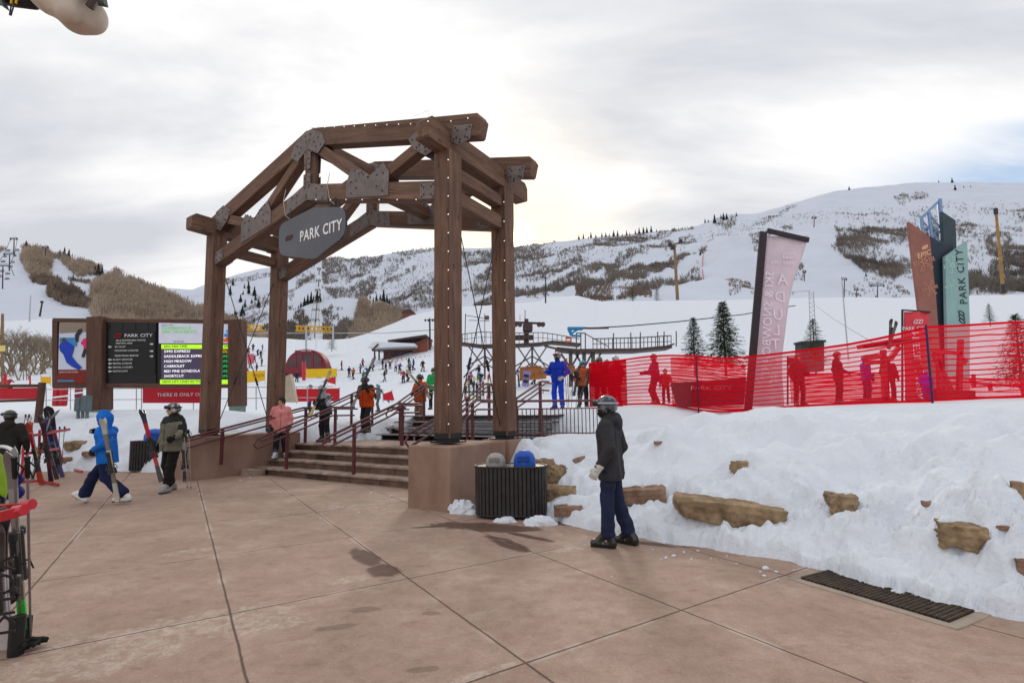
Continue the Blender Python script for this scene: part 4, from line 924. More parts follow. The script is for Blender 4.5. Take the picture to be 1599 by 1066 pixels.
def ski(parent,P0,P1,face,cols,wd=.085,name='ski'):
    """one ski with its binding from tail P0 to tip P1 (parent-local), face: direction its top looks"""
    P0=np.asarray(P0,float);P1=np.asarray(P1,float);L_=np.linalg.norm(P1-P0);z=(P1-P0)/L_;y=np.asarray(face,float);y=y-z*(y@z);y/=np.linalg.norm(y);x=np.cross(y,z)
    R=np.array([x,y,z]).T;V,Fq=ski_mesh(L_,wd);V=np.array(V)@R.T+P0
    ms=[mat('ski_'+c if isinstance(c,str) else 'ski_%d_%d_%d'%tuple(c),rgb(c),.3,var=.08,vs=3,coat=.4) for c in cols]
    def mi(zz):
        if len(ms)>3: return 0 if zz<.24 else (3 if zz>.8 else (1 if zz<.6 else 2))
        return 0 if zz<.22 or zz>.80 else (1 if len(ms)>1 and (zz<.42 or zz>.62) else (2 if len(ms)>2 else 0))
    idx=[];Vr=np.array(ski_mesh(L_,wd)[0])
    for q in Fq:
        zz=Vr[list(q),2].mean()/L_;idx.append(mi(zz))
    o=mkmesh(name,V,Fq,ms,parent,False,idx)
    mb=MB();bc=mat('binding_black',(.03,.03,.032),.4);c=L_*.47
    def B(y_,z_,s,bev=.008): mb.box(P0+R@np.array([0,y_,z_]),s,R,bev)
    B(.025,c,(.06,.035,.36),.01);B(.055,c+.16,(.062,.045,.07),.012);B(.06,c-.15,(.058,.07,.09),.015);B(.10,c-.19,(.035,.05,.05),.01)
    mb.tube([P0+R@np.array([s_*.055,.03+.0,c-.05]) for s_ in(-1,1)],.007,5);mb.tube([P0+R@np.array([.05,.03,c-.05]),P0+R@np.array([.055,.07,c-.13])],.006,5)
    b_=mb.build('binding',bc,o,world=False);return o
def ski_pair(label,P0,P1,face,cols,group=None,gap=.05,wd=.085,world=True,fan=0.):
    P0=np.asarray(P0,float);P1=np.asarray(P1,float);t=thing('skis',label,'skis',P0,0,group);z=(P1-P0)/np.linalg.norm(P1-P0)
    y=np.asarray(face,float);y=y-z*(y@z);y/=np.linalg.norm(y);o=P0*0;x=np.cross(y,z)
    ski(t,o+y*gap/2*.4,P1-P0+y*gap/2*.4+x*fan,y,cols,wd);ski(t,o-y*gap/2*.4-y*.0,P1-P0-y*gap/2*.4-x*fan,-y,cols,wd);return t
def poles(label,A,B,off=(.04,.0,0),col=(60,60,64),group=None,tc=(20,20,20)):
    """a pair of ski poles, A = tip on the ground, B = grip"""
    A=np.asarray(A,float);B=np.asarray(B,float);t=thing('ski_poles',label,'ski poles',A,0,group);off=np.asarray(off,float)
    mc=mat('pole_%d_%d_%d'%tuple(col),rgb(col),.3,.3);mg=mat('grip_%d_%d_%d'%tuple(tc),rgb(tc),.6)
    for s in(0,1):
        a=A+off*s;b=B+off*s*1.4;d=(b-a)/np.linalg.norm(b-a);mb=MB();mb.tube([a,a+d*.05,b],[.003,.007,.009],6);p=mb.build('shaft',mc,t)
        mb=MB();mb.tube([b-d*.13,b-d*.06,b,b+d*.02],[.014,.016,.016,.02],8);mb.tube([b,b+np.array([.05,.02,-.06]),b+np.array([.03,.02,-.13]),b-d*.03],.006,4);mb.build('grip',mg,p,world=True)
        mb=MB();_,s1,t1=frame(d);mb.tube([a+d*.055,a+d*.065],[.03,.012],8);mb.build('basket',mg,p,world=True)
    return t
def snowboard(label,P0,P1,face,cols,wd=.27,group=None):
    P0=np.asarray(P0,float);P1=np.asarray(P1,float);t=thing('snowboard',label,'snowboard',P0,0,group);L_=np.linalg.norm(P1-P0);z=(P1-P0)/L_;y=np.asarray(face,float);y=y-z*(y@z);y/=np.linalg.norm(y);x=np.cross(y,z);R=np.array([x,y,z]).T
    n=30;V=[]
    for i in range(n+1):
        tt=i/n;w_=wd/2*(1-.14*math.sin(math.pi*tt));e=min(tt,1-tt)
        if e<.10: w_*=math.sqrt(max(.0009,1-((.10-e)/.10)**2))
        yy=.05*max(0,(.12-e)/.12)**1.6
        V+=[(-w_,yy-.006,tt*L_),(w_,yy-.006,tt*L_),(w_,yy+.006,tt*L_),(-w_,yy+.006,tt*L_)]
    Fq=[(0,1,2,3),(4*n+3,4*n+2,4*n+1,4*n)]+[(4*i+(k+1)%4,4*i+k,4*i+4+k,4*i+4+(k+1)%4) for i in range(n) for k in range(4)]
    Vr=np.array(V);idx=[1 if (.3<Vr[list(q),2].mean()/L_<.7) and len(cols)>1 else 0 for q in Fq]
    mkmesh('deck',Vr@R.T,Fq,[mat('board_%d_%d_%d'%tuple(c),rgb(c),.3,coat=.4) for c in cols],t,False,idx)
    for q in(.33,.67):
        mb=MB();mb.box(R@np.array([0,.03,q*L_]),(.2,.04,.11),R,.01);mb.box(R@np.array([.09,.10,q*L_]),(.03,.14,.12),R,.01);mb.tube([R@np.array([-.09,.04,q*L_]),R@np.array([-.02,.14,q*L_]),R@np.array([.08,.13,q*L_])],.014,5);mb.build('binding',mat('binding_black',(.03,.03,.032),.4),t,world=False)
    return t
# ================================================================= PEOPLE
skin=mat('skin',(.52,.30,.21),.55,var=.08,vs=9,spec=.35)
lips=mat('lips',(.32,.12,.10),.5);eyew=mat('eye',(.05,.04,.035),.2)
def V3(*a): return np.array(a,float)
def clothnoise(amp,sc_=9.,seed=0,z=.6):
    def f_(P): return amp*(fbm(P[...,0]*sc_,P[...,1]*sc_,P[...,2]*sc_*z,o=3,seed=seed)+.35*np.sin(P[...,2]*42+3*vn(P[...,0]*5,P[...,1]*5,P[...,2]*3,seed+3))*ss(-.2,.5,vn(P[...,0]*4+3,P[...,1]*4,P[...,2]*4,seed+5)))
    return f_
def person(label,pos,rz_,H=1.75,pose={},jacket='333333',trouser='222222',helmet='333333',boot='222222',glove='222222',goggle='c06020',group=None,res=.016,hood=None,bulk=1.,yoke=None,beanie=False,hem=.82,flare=1.,gog_up=True,scarf=None,strap=None,hair=None,sleeve=None,bare=False,visor_on=False,seed=1,long=False,helmet2=None,hips=1.,bib=None,stripe=None):
    s=H/1.80;J=dict(pel=V3(0,0,.98),chest=V3(0,.01,1.36),neck=V3(0,-.005,1.50),head=V3(0,.03,1.655),hd=V3(0,1,0),
        shL=V3(-.185,-.01,1.435),shR=V3(.185,-.01,1.435),elL=V3(-.27,-.05,1.16),elR=V3(.27,-.05,1.16),wrL=V3(-.27,.07,.93),wrR=V3(.27,.07,.93),
        hipL=V3(-.095,0,.95),hipR=V3(.095,0,.95),knL=V3(-.12,.03,.53),knR=V3(.12,.03,.53),anL=V3(-.13,-.03,.11),anR=V3(.13,-.03,.11),ftL=V3(-.25,1,0),ftR=V3(.25,1,0),hnL=None,hnR=None)
    for k,v in pose.items(): J[k]=v if v is None else V3(*v)
    J={k:(v if v is None else (v if k in('hd','ftL','ftR','hnL','hnR') else v*s)) for k,v in J.items()}
    nrm=lambda v:v/(np.linalg.norm(v)+1e-9)
    tr=nrm(J['neck']-J['pel']);lat=nrm(J['shR']-J['shL']);fw=nrm(np.cross(tr,lat));fw=fw if True else -fw
    hd=nrm(J['hd']);hup=nrm(nrm(J['head']-J['neck'])*.5+V3(0,0,1));hx=nrm(np.cross(hd,hup));hup=np.cross(hx,hd);HR=np.array([hx,hd,hup]).T;hc=J['head']
    h2=lambda x,y,z:hc+HR@(V3(x,y,z)*s)
    # --- body: one continuous skin
    b=SDF(.035*s);b.cap(J['pel'],J['chest'],.10*s,.115*s);b.cap(J['shL'],J['shR'],.055*s);b.cap(J['chest'],J['neck'],.09*s,.058*s);b.cap(J['neck'],h2(0,-.02,-.03),.056*s,.055*s,.02*s)
    b.ell(h2(0,-.012,.035),V3(.073,.092,.095)*s,.03*s,HR);b.cap(h2(0,.035,-.045),h2(0,.052,-.075),.048*s,.032*s,.03*s)
    b.cap(h2(0,.082,.012),h2(0,.104,-.022),.010*s,.017*s,.012*s);b.cap(h2(-.02,.085,-.053),h2(.02,.085,-.053),.010*s,None,.014*s)
    b.cap(h2(-.03,.078,.028),h2(.03,.078,.028),.013*s,None,.015*s)
    for e in(-1,1): b.ell(h2(e*.076,-.01,-.005),V3(.012,.022,.032)*s,.01*s,HR)
    for S_ in 'LR':
        e=-1 if S_=='L' else 1
        b.chain([J['sh'+S_],J['el'+S_],J['wr'+S_]],[.052*s,.043*s,.030*s]);b.chain([J['hip'+S_],J['kn'+S_],J['an'+S_]],[.085*s,.058*s,.042*s])
        ft=nrm(J['ft'+S_]);b.cap(J['an'+S_]+V3(0,0,-.03)*s-ft*.03*s,J['an'+S_]+V3(0,0,-.06)*s+ft*.14*s,.036*s,.028*s)
    B=sobj('person',b,res if res>.012 else .010,skin,None);B.location=[float(c) for c in pos];B.rotation_euler=(0,0,rz_);tag(B,label,'person',group)
    if res<.02:
        for e in(-1,1):
            mb=MB();mb.ell(h2(e*.031,.083,.010),V3(.012,.008,.008)*s,10,6,HR);mb.build('eye',eyew,B,smooth=True,world=False)
        mb=MB();mb.ell(h2(0,.0945,-.053),V3(.024,.006,.006)*s,10,6,HR);mb.build('lips',lips,B,smooth=True,world=False)
    def M(hx_,nm,ro=.8,bump=.0015): return mat('cloth_%s_%s'%(nm,hx_),rgb(hx_) if isinstance(hx_,str) else hx_,ro,var=.22,vs=7.,bump=bump*1.6,bs=60,spec=.25)
    # --- trousers
    t=SDF(.05*s);k=hips
    t.cap(J["hipL"]+V3(.02,0,.0)*s,J["hipR"]+V3(-.02,0,.0)*s,.105*s*k,None);t.cap(J["pel"],J["pel"]+tr*.08*s,.10*s*k)
    for S_ in 'LR':
        hp,kn,an=J['hip'+S_],J['kn'+S_],J['an'+S_];cu=an+(kn-an)*.16;t.chain([hp,kn,cu],[.098*s*k,.083*s*k,.078*s*flare],.03*s)
        t.cut(an+(kn-an)*.06,an-kn) if False else None
    t.nz=clothnoise(.015*s,8,seed+20,.8);t.cuts.append((J['pel']+tr*.12*s,tr));o=sobj('trousers',t,res,M(trouser,'trouser'),B)
    # --- jacket
    j=SDF(.045*s);bk=bulk;ce=J['chest'];pe=J['pel']+tr*.02*s
    hemz=(.98-hem)*s
    for e in(-1,1):
        q=lat*e;j.cap(ce+q*.085*s-tr*.0*s,pe+q*.062*s+tr*(-hemz-.02),.128*s*bk,.142*s*bk,.05*s);j.cap(J['shL' if e<0 else 'shR']-q*.035*s+tr*(-.01)*s,ce+q*.085*s,.083*s,.12*s*bk)
    j.cap(ce+tr*.05*s,J['neck']+tr*(.0)*s,.105*s,.088*s,.04*s)
    for S_ in 'LR':
        j.chain([J['sh'+S_],J['el'+S_],J['el'+S_]+(J['wr'+S_]-J['el'+S_])*.93],[.088*s*bk**.5,.073*s*bk**.5,.056*s],.035*s)
    j.cap(J['neck']+tr*.02*s,J['neck']+tr*.065*s+fw*.012*s,.083*s,.078*s,.02*s)
    if hood=='down': j.cap(J['neck']-fw*.085*s-lat*.07*s+tr*.0*s,J['neck']-fw*.085*s+lat*.07*s,.062*s,None,.03*s);j.cap(J['neck']-fw*.10*s-tr*.06*s,J['neck']-fw*.08*s+tr*.05*s,.06*s,.05*s,.04*s)
    if hood=='up':
        j.ell(h2(0,-.025,.035),V3(.128,.142,.150)*s,.04*s,HR);j.cap(h2(0,-.04,-.04),J['neck'],.115*s,.09*s,.04*s)
        g=SDF();g.ell(h2(0,.14,.0),V3(.085,.12,.105)*s,.01,HR);j.subs.append(g)
    j.nz=clothnoise(.017*s,8,seed,.55)
    j.cuts.append((pe-tr*hemz,-tr))
    for S_ in 'LR':
        d=nrm(J['wr'+S_]-J['el'+S_])
    jm=[M(jacket,'jacket')];fmi=None
    if yoke or sleeve:
        jm.append(M(yoke or sleeve,'jacket'));zs=J['shL'][2]
        def fmi(c):
            rel=c-ce;ht=rel@tr;la=np.abs((c-J['neck'])@lat);fr=(c-ce)@fw
            up=(ht>(.02*s+.16*la/1.))if yoke else np.zeros(len(c),bool)
            arm=np.zeros(len(c),bool)
            for S_ in 'LR':
                a,e_=J['sh'+S_],J['el'+S_];ba=e_-a;tt=np.clip((c-a)@ba/(ba@ba),0,1);dd=np.linalg.norm(c-a-tt[:,None]*ba,axis=1);arm|=(dd<.095*s)&(la>.13*s)&(tt>.02)
                if sleeve:
                    a,e_=J['el'+S_],J['wr'+S_];ba=e_-a;tt=np.clip((c-a)@ba/(ba@ba),0,1);dd=np.linalg.norm(c-a-tt[:,None]*ba,axis=1);arm|=(dd<.085*s)
            return (up|arm).astype(int) if yoke else arm.astype(int)
    if stripe:
        jm.append(M(stripe,'jacket'))
        def fmi(c):
            k_=np.zeros(len(c),bool)
            for S_,e in(('L',-1),('R',1)):
                for a,b_ in((J['sh'+S_],J['el'+S_]),(J['el'+S_],J['wr'+S_])):
                    ba=b_-a;tt=np.clip((c-a)@ba/(ba@ba),0,1);q=c-a-tt[:,None]*ba;k_|=(np.linalg.norm(q,axis=1)<.1*s)&(np.abs(q@fw+.02*s)<.022*s)&((q@lat)*e>0)
            sd=np.abs((c-ce)@lat);k_|=(np.abs((c-ce)@fw)<.03*s)&(sd>.12*s)&(sd<.22*s)&((c-ce)@tr<-.1*s)
            return k_.astype(int)
    o=sobj('jacket',j,res,jm,B,fmi)
    if res<.0125:
        mb=MB()
        def onskin(c,dr,off=.0015):
            q=0.30
            while q>0 and j(np.array([c+dr*q]))[0]>0: q-=.004
            return c+dr*(q+off)
        for e in(-1,1):
            for fr in(-1,1):
                mb.tube([onskin(ce*(1-t_)+pe*t_-tr*(hemz-.03)*t_+lat*e*.0,nrm(lat*e*.75+fw*fr*.75)) for t_ in np.linspace(-.1,1,9)],.0025,4)
            sh=J['shL' if e<0 else 'shR'];mb.tube([onskin(sh*.8+ce*.2,nrm(lat*e*math.cos(a)*.35+fw*math.sin(a)+tr*math.cos(a))) for a in np.linspace(-2.2,2.2,13)],.0025,4)
        mb.build('seams',mat('seam_dark',(.015,.014,.014),.6),B,world=False)
        mb=MB();mb.tube([onskin(pe-tr*(hemz-.035),nrm(fw*math.sin(a)+lat*math.cos(a))) for a in np.linspace(0,2*math.pi,26)[:-1]],.004,4,closed=True);mb.build('hem_cord',mat('seam_dark',(.015,.014,.014),.6),B,world=False)
    if res<.02: # zip and hem details
        mb=MB();ptsz=[]
        for tt in np.linspace(0,1,8):
            c=(pe-tr*(hemz-.02))*(1-tt)+(J['neck']+tr*.05*s)*tt;d=0.02
            while j(np.array([c+fw*d]))[0]<0 and d<.4: d+=.004
            ptsz.append(c+fw*(d+.001))
        mb.tube(ptsz,.005*s,5);mb.build('zip',mat('zip_dark',(.02,.02,.02),.5),B,world=False)
    # --- gloves with five fingers
    for S_ in 'LR':
        wr=J['wr'+S_];d=nrm(wr-J['el'+S_]);e=-1 if S_=='L' else 1
        hn=J['hn'+S_];w_=nrm(hn) if hn is not None else d
        pn=nrm(np.cross(w_,fw)*e) if abs(w_@fw)<.9 else nrm(lat*-e)   # palm normal toward the body
        pn=nrm(-lat*e-w_*(w_@(-lat*e)));sx_=nrm(np.cross(pn,w_))
        if sx_@fw<0: sx_=-sx_
        g=SDF(.012*s);gm=1.28 if not bare else 1.
        g.cap(wr-d*.03*s,wr+w_*.01*s,.043*s*gm if not bare else .03*s,.036*s*gm)
        for q in(-.022,.0,.022): g.cap(wr+w_*.02*s+sx_*q*s,wr+w_*.085*s+sx_*q*1.15*s,.018*s*gm,.017*s*gm)
        curl=pose.get('curl'+S_,None);cv=.75 if curl is None else curl[0]
        for i,(q,ln) in enumerate(((.036,.036),(.013,.041),(-.011,.038),(-.034,.030))):
            a=wr+w_*.088*s+sx_*q*s*gm**.5;b1=a+(w_*(1-.35*cv)+pn*.45*cv)*ln*s;b2=b1+(w_*(1-cv)+pn*cv)*ln*.8*s;b3=b2+(w_*(.5-1.1*cv)+pn*.8)*ln*.45*s
            g.chain([a,b1,b2,b3],[.0115*s*gm,.0105*s*gm,.0095*s*gm,.008*s*gm],.004*s)
        a=wr+w_*.028*s+sx_*.035*s;g.chain([a,a+(sx_*.55+w_*.6+pn*.35)*.04*s,a+(sx_*.5+w_*1.15+pn*.9)*.055*s],[.014*s*gm,.012*s*gm,.010*s*gm],.008*s)
        sobj('glove' if not bare else 'hand',g,.006 if res<.013 else .009,skin if bare else M(glove,'glove'),B)
    # --- boots
    for S_ in 'LR':
        an=J['an'+S_];kn=J['kn'+S_];ft=nrm(J['ft'+S_]*V3(1,1,0));up=nrm(kn-an);fs=SDF(.02*s);sole=an[2]-.11*s;fz=J['ft'+S_][2]*.2*s
        fs.cap(an+up*.05*s,an+up*.20*s,.066*s,.070*s);hl=an-ft*.055*s;hl[2]=sole+.045*s;to=an+ft*.165*s;to[2]=sole+.045*s+fz
        fs.cap(hl,to,.052*s,.048*s);fs.cap(hl+V3(0,0,.03*s),an+up*.06*s,.052*s,.062*s);fs.cap(an+up*.05*s+ft*.02*s,to-ft*.05*s+V3(0,0,.02*s),.055*s,.045*s)
        if abs(fz)<1e-6: fs.cuts.append((V3(0,0,sole+.012*s),V3(0,0,-1)))
        fs.cuts.append((an+up*.215*s,up))
        bo=sobj('boot',fs,max(.009,res*.7),mat('boot_'+boot,rgb(boot),.3,var=.05,coat=.3,spec=.5),B)
        if res<.02:
            mb=MB();hz=V3(0,0,sole+.008*s);c=(hl+to)/2;c[2]=sole+.014*s+fz*.5;sdv=V3(-ft[1],ft[0],0);ud=nrm(to-hl);mb.box(c,(.30*s,.075*s,.026*s),np.array([ud,sdv,np.cross(ud,sdv)]).T,.006);mb.build('sole',mat('sole_black',(.02,.02,.02),.6),bo,world=False)
            mb=MB()
            for q in(.08,.14,.19):
                c=an+up*q*s;_,a1,a2=frame(up);mb.tube([c+(ft*math.cos(x)+sdv*math.sin(x))*.073*s for x in np.linspace(-1.6,1.6,9)],.008*s,5)
            for q in (.05,.1):
                c=an+ft*(q-.0)*s;c[2]=sole+.07*s;mb.tube([c+sdv*.05*s-V3(0,0,.02*s),c+V3(0,0,.045*s-.012*s*(q>.06)),c-sdv*.05*s-V3(0,0,.02*s)],.007*s,5)
            mb.build('buckles',mat('buckle',(.35,.35,.36),.35,.8),bo,world=False)
    # --- head gear
    if helmet:
        q=SDF(.02*s)
        if beanie:
            q.ell(h2(0,-.015,.05),V3(.088,.108,.098)*s,.02,HR);q.cap(h2(0,-.03,.13),h2(0,-.03,.14),.03*s);q.cuts.append((h2(0,.05,.045),HR@V3(0,.25,-1)))
        else:
            q.ell(h2(0,-.018,.048),V3(.104,.132,.112)*s,.02,HR)
            for e in(-1,1): q.cap(h2(e*.085,-.012,.0),h2(e*.083,-.022,-.045),.030*s,.026*s,.02*s)
            q.cap(h2(-.05,-.09,-.0),h2(.05,-.09,.0),.045*s,None,.03*s)
            g=SDF();g.ell(h2(0,.13,-.055),V3(.082,.13,.105)*s,.01,HR);q.subs.append(g);q.cuts.append((h2(0,0,-.07),HR@V3(0,0,-1)))
            if res<.02: q.cap(h2(-.055,.098,.064),h2(.055,.098,.064),.014*s,None,.012*s)
        hm=[mat('helmet_'+helmet,rgb(helmet),.35 if not beanie else .9,var=.06,vs=20,coat=0 if beanie else .5,spec=.5)];kk=None
        if helmet2:
            hm.append(mat('helmet_'+helmet2,rgb(helmet2),.35,coat=.5));
            def kk(c): r=(c-hc)@HR;return (fbm(r[:,0]*26,r[:,1]*26,r[:,2]*26,o=2,seed=5)>.12).astype(int) if pose.get('pat') is None else (np.abs(np.sin(r[:,2]*60+r[:,1]*30))>.75).astype(int)
        sobj('helmet' if not beanie else 'beanie',q,max(.007,res*.6),hm,B,kk)
        if goggle and not beanie:
            lift=.062 if gog_up else .012;fo=.118 if gog_up else .085
            g=SDF(.012);g.chain([h2(-.078,fo-.05,lift),h2(-.04,fo,lift),h2(.04,fo,lift),h2(.078,fo-.05,lift)],[.026*s,.034*s,.034*s,.026*s],.02)
            go=sobj('goggles',g,.008,mat('goggle_frame',(.02,.02,.02),.4),B)
            g=SDF(.012);g.chain([h2(-.066,fo-.032,lift),h2(-.038,fo+.008,lift),h2(.038,fo+.008,lift),h2(.066,fo-.032,lift)],[.020*s,.027*s,.027*s,.020*s],.02)
            sobj('lens',g,.007,mat('lens_'+goggle,rgb(goggle),.08,var=.02,coat=1.,spec=.8),go)
            mb=MB();mb.tube([h2(.115*math.cos(a)*.98,-.018+.142*math.sin(a),lift-.0) for a in np.linspace(math.pi*.82,math.pi*2.18,18)],.011*s,5);mb.build('strap',mat('strap_'+(strap or '222222'),rgb(strap or '222222'),.7),go,world=False)
    if hair:
        q=SDF(.02*s);q.ell(h2(0,-.03,.03),V3(.088,.100,.100)*s,.02,HR);q.cap(h2(0,-.06,-.04),J['neck']-fw*.06*s-tr*.02*s,.055*s,.04*s,.03)
        g=SDF();g.ell(h2(0,.13,-.01),V3(.075,.12,.12)*s,.01,HR);q.subs.append(g);sobj('hair',q,.010,mat('hair_'+hair,rgb(hair),.7,var=.3,vs=30,scl=(1,1,.2)),B)
    if scarf:
        q=SDF(.02*s);q.cap(J['neck']+tr*.03*s,h2(0,.0,-.06),.078*s,.072*s);q.cap(h2(0,.04,-.05),h2(0,.05,-.07),.058*s,.05*s);q.nz=clothnoise(.005,12,seed+3);sobj('neck_warmer',q,.009,M(scarf,'scarf'),B)
    return B
def local2w(B,p):
    return np.array(Matrix.Translation(B.location)@Matrix.Rotation(B.rotation_euler[2],4,'Z')@Vector([float(c) for c in p]))
def yaw_to(P,px_dir): return 0
# -------- the figures near the camera. rotation: facing = (-sin r, cos r)
NEAR=[]
q=gz(955,853,0)
p1_=person('person in charcoal hooded jacket, navy trousers and dark helmet standing on the plaza',(q[0]+.02,q[1]+.02,0),math.radians(62),1.80,
 dict(head=(0,.045,1.655),hd=(.05,1,.02),neck=(0,.0,1.50),elL=(-.27,-.08,1.18),wrL=(-.30,.06,.95),elR=(.27,-.07,1.17),wrR=(.26,.06,.93),knL=(-.10,.02,.53),anL=(-.10,.03,.11),knR=(.13,-.03,.53),anR=(.16,-.17,.11),ftL=(-.1,1,0),ftR=(.25,1,0),curlL=(.5,),curlR=(.6,)),
 jacket='333236',trouser='1f2742',helmet='1e2128',helmet2='5a606c',boot='1c1c1a',glove='c2c0bc',goggle='b9c2cc',hood='down',bulk=.98,res=.0115,hem=.77,scarf='181618',strap='a9acb8',flare=1.12,seed=3)
q=gz(163,786,0)
p2_=person('person in bright blue hooded jacket striding with skis under the arm',(q[0],q[1],0),math.radians(96),1.80,
 dict(pel=(0,0,.90),chest=(0,.05,1.28),neck=(0,.06,1.42),head=(0,.10,1.57),hd=(-.1,1,-.1),shL=(-.185,.03,1.355),shR=(.185,.03,1.355),
 elL=(-.26,-.12,1.12),wrL=(-.22,.10,1.02),elR=(.25,.14,1.13),wrR=(.12,.28,1.30),hipL=(-.095,0,.87),hipR=(.095,0,.87),knL=(-.10,-.06,.50),anL=(-.10,-.42,.15),knR=(.10,.27,.52),anR=(.10,.44,.13),ftL=(-.1,1,0),ftR=(.1,1,.55),hnL=(.1,.4,-.9),hnR=(-.5,.3,.9),curlL=(.9,),curlR=(.9,)),
 jacket='1068c8',trouser='141c40',helmet=None,boot='d4d2ce',glove='14161f',hood='up',bulk=.95,res=.0135,hem=.80,flare=1.35,seed=7,scarf='1560b0')
q=gz(266,767,0)
p3_=person('stout person in khaki and black jacket walking with skis in both hands',(q[0],q[1],0),math.radians(158),1.89,
 dict(hd=(.55,1,0),elL=(-.33,.02,1.20),wrL=(-.36,.22,1.10),elR=(.36,-.10,1.18),wrR=(.34,.06,.92),knL=(-.12,.10,.53),anL=(-.13,.16,.12),knR=(.12,.02,.52),anR=(.15,-.12,.12),ftL=(-.4,1,0),ftR=(.3,1,0),curlL=(.9,),curlR=(.9,)),
 jacket='6e6a5c',yoke='201e1d',trouser='1b1918',helmet='26303a',helmet2='b8b4ac',boot='8a8c90',glove='181818',goggle='8a5a1c',hood='down',bulk=1.36,res=.0125,hem=.80,hips=1.12,flare=1.1,seed=11,strap='2a2018')
mb=MB()
q=gz(7,765,0);Yq=11.6
p4_=person('person in black jacket and orange goggles by the ski racks at the left edge',(at(12,700,11.2)[0],11.2,0),math.radians(25),1.78,
 dict(hd=(-.8,.5,.0),head=(-.03,.03,1.655),elR=(.30,-.06,1.16),wrR=(.30,.08,.95),elL=(-.28,.10,1.2),wrL=(-.2,.3,1.15)),
 jacket='262422',trouser='1e1e22',helmet='2a2624',goggle='f06414',gog_up=True,hood='down',bulk=1.1,res=.015,hem=.80,seed=13)
# -------- on the steps
def on(px,Y,z): P=at(px,700,Y);return (float(P[0]),Y,z)
def place_at(px,py,z,Ymin=3): P=gz(px,py,z);return P
P=G(-7.38,1.62,.38)
p5_=person('girl in salmon pink jacket with black stripes walking down the steps',P,math.radians(-160),1.72,
 dict(hd=(.8,.8,-.1),hd2=None,elL=(-.26,-.04,1.16),elR=(.26,-.04,1.16),wrL=(-.25,.05,.93),wrR=(.25,.05,.93),knL=(-.1,.06,.53),knR=(.1,.12,.55),anR=(.13,.10,.12),anL=(-.13,-.08,.12)),
 jacket='d98a86',stripe='2a2226',trouser='1a1e2c',helmet='201a18',goggle=None,beanie=True,boot='b8c4cc',glove='1a1a1a',bulk=1.12,res=.016,hem=.74,seed=17,hair='3a241c',hood='down')
P=G(-7.2,2.95,.76)
p6_=person('person in silver helmet and dark jacket carrying skis at the top of the lower steps',P,math.radians(150),1.74,
 dict(pel=(0,-.02,.98),chest=(0,.05,1.35),neck=(0,.08,1.48),head=(0,.14,1.63),hd=(0,1,-.35),shL=(-.185,.05,1.42),shR=(.185,.05,1.42),elL=(-.26,.10,1.18),wrL=(-.10,.30,1.16),elR=(.28,.06,1.18),wrR=(.14,.30,1.22),hnL=(.6,.6,.1),hnR=(-.5,.6,.3),curlL=(.9,),curlR=(.9,)),
 jacket='30323a',yoke='a8aab2',trouser='262024',helmet='a9adb6',goggle='404850',gog_up=False,boot='302c2c',res=.016,seed=19,bulk=1.05)
_q=at(572,670,16.9);P=V3(_q[0],16.9,.95)
p7_=person('big person in orange and black jacket climbing down with skis on the shoulder',P,math.radians(158),1.88,
 dict(chest=(0,.06,1.36),neck=(0,.07,1.50),head=(0,.11,1.655),hd=(.45,1,-.25),shL=(-.19,.05,1.435),shR=(.19,.05,1.435),elL=(-.33,.10,1.20),wrL=(-.30,.34,1.32),elR=(.30,.06,1.17),wrR=(.16,.30,1.16),hnR=(-.6,.6,.2),knL=(-.12,.12,.55),anL=(-.13,.05,.14),curlL=(.95,),curlR=(.8,),hnL=(-.1,.3,1)),
 jacket='c4491a',yoke='2a2624',trouser='282424',helmet='3c4046',goggle='30363e',gog_up=False,boot='222222',res=.015,bulk=1.25,seed=23,strap='2838a0',scarf='c4491a')
# skis carried by the near figures
def W(B,*p): return local2w(B,p)
ski_pair('grey white skis carried upright by the person in blue',at(184,783,9.35),at(160,652,9.2),(.2,-1,.1),((178,172,160),(120,112,100),(200,196,188)),gap=.06,wd=.068)
a=at(303,731,11.35);b=at(254,640,11.15)
ski_pair('red and black skis held in the right hand of the person in khaki',at(252,752,10.4),at(221,639,10.4),(.2,-1,0),((60,56,58),(190,30,34),(40,36,38)),gap=.06,wd=.072)
poles('ski poles held by the person in khaki',at(293,765,10.7),at(287,672,10.7),(.06,.02,0),(150,145,140))
ski_pair('second pair of short skis hanging from the left hand of the person in khaki',at(289,752,10.75),at(288,676,10.75),(.1,-1,0),((52,56,50),(130,130,120),(40,40,38)),gap=.06,wd=.07)
ski_pair('dark skis over the shoulder of the person in orange',at(548,640,16.2),at(586,556,16.5),(.5,-1,0),((150,150,152),(60,62,66),(40,40,40)),gap=.05)
ski_pair('skis carried in the arms of the person with the silver helmet',at(484,650,15.0),at(517,578,15.3),(.3,-1,.2),((200,180,120),(70,60,50),(210,200,190)),gap=.05)
poles('ski poles held across the body of the person in silver helmet',at(484,655,14.8),at(513,618,15.0),(.05,0,0),(30,30,30))
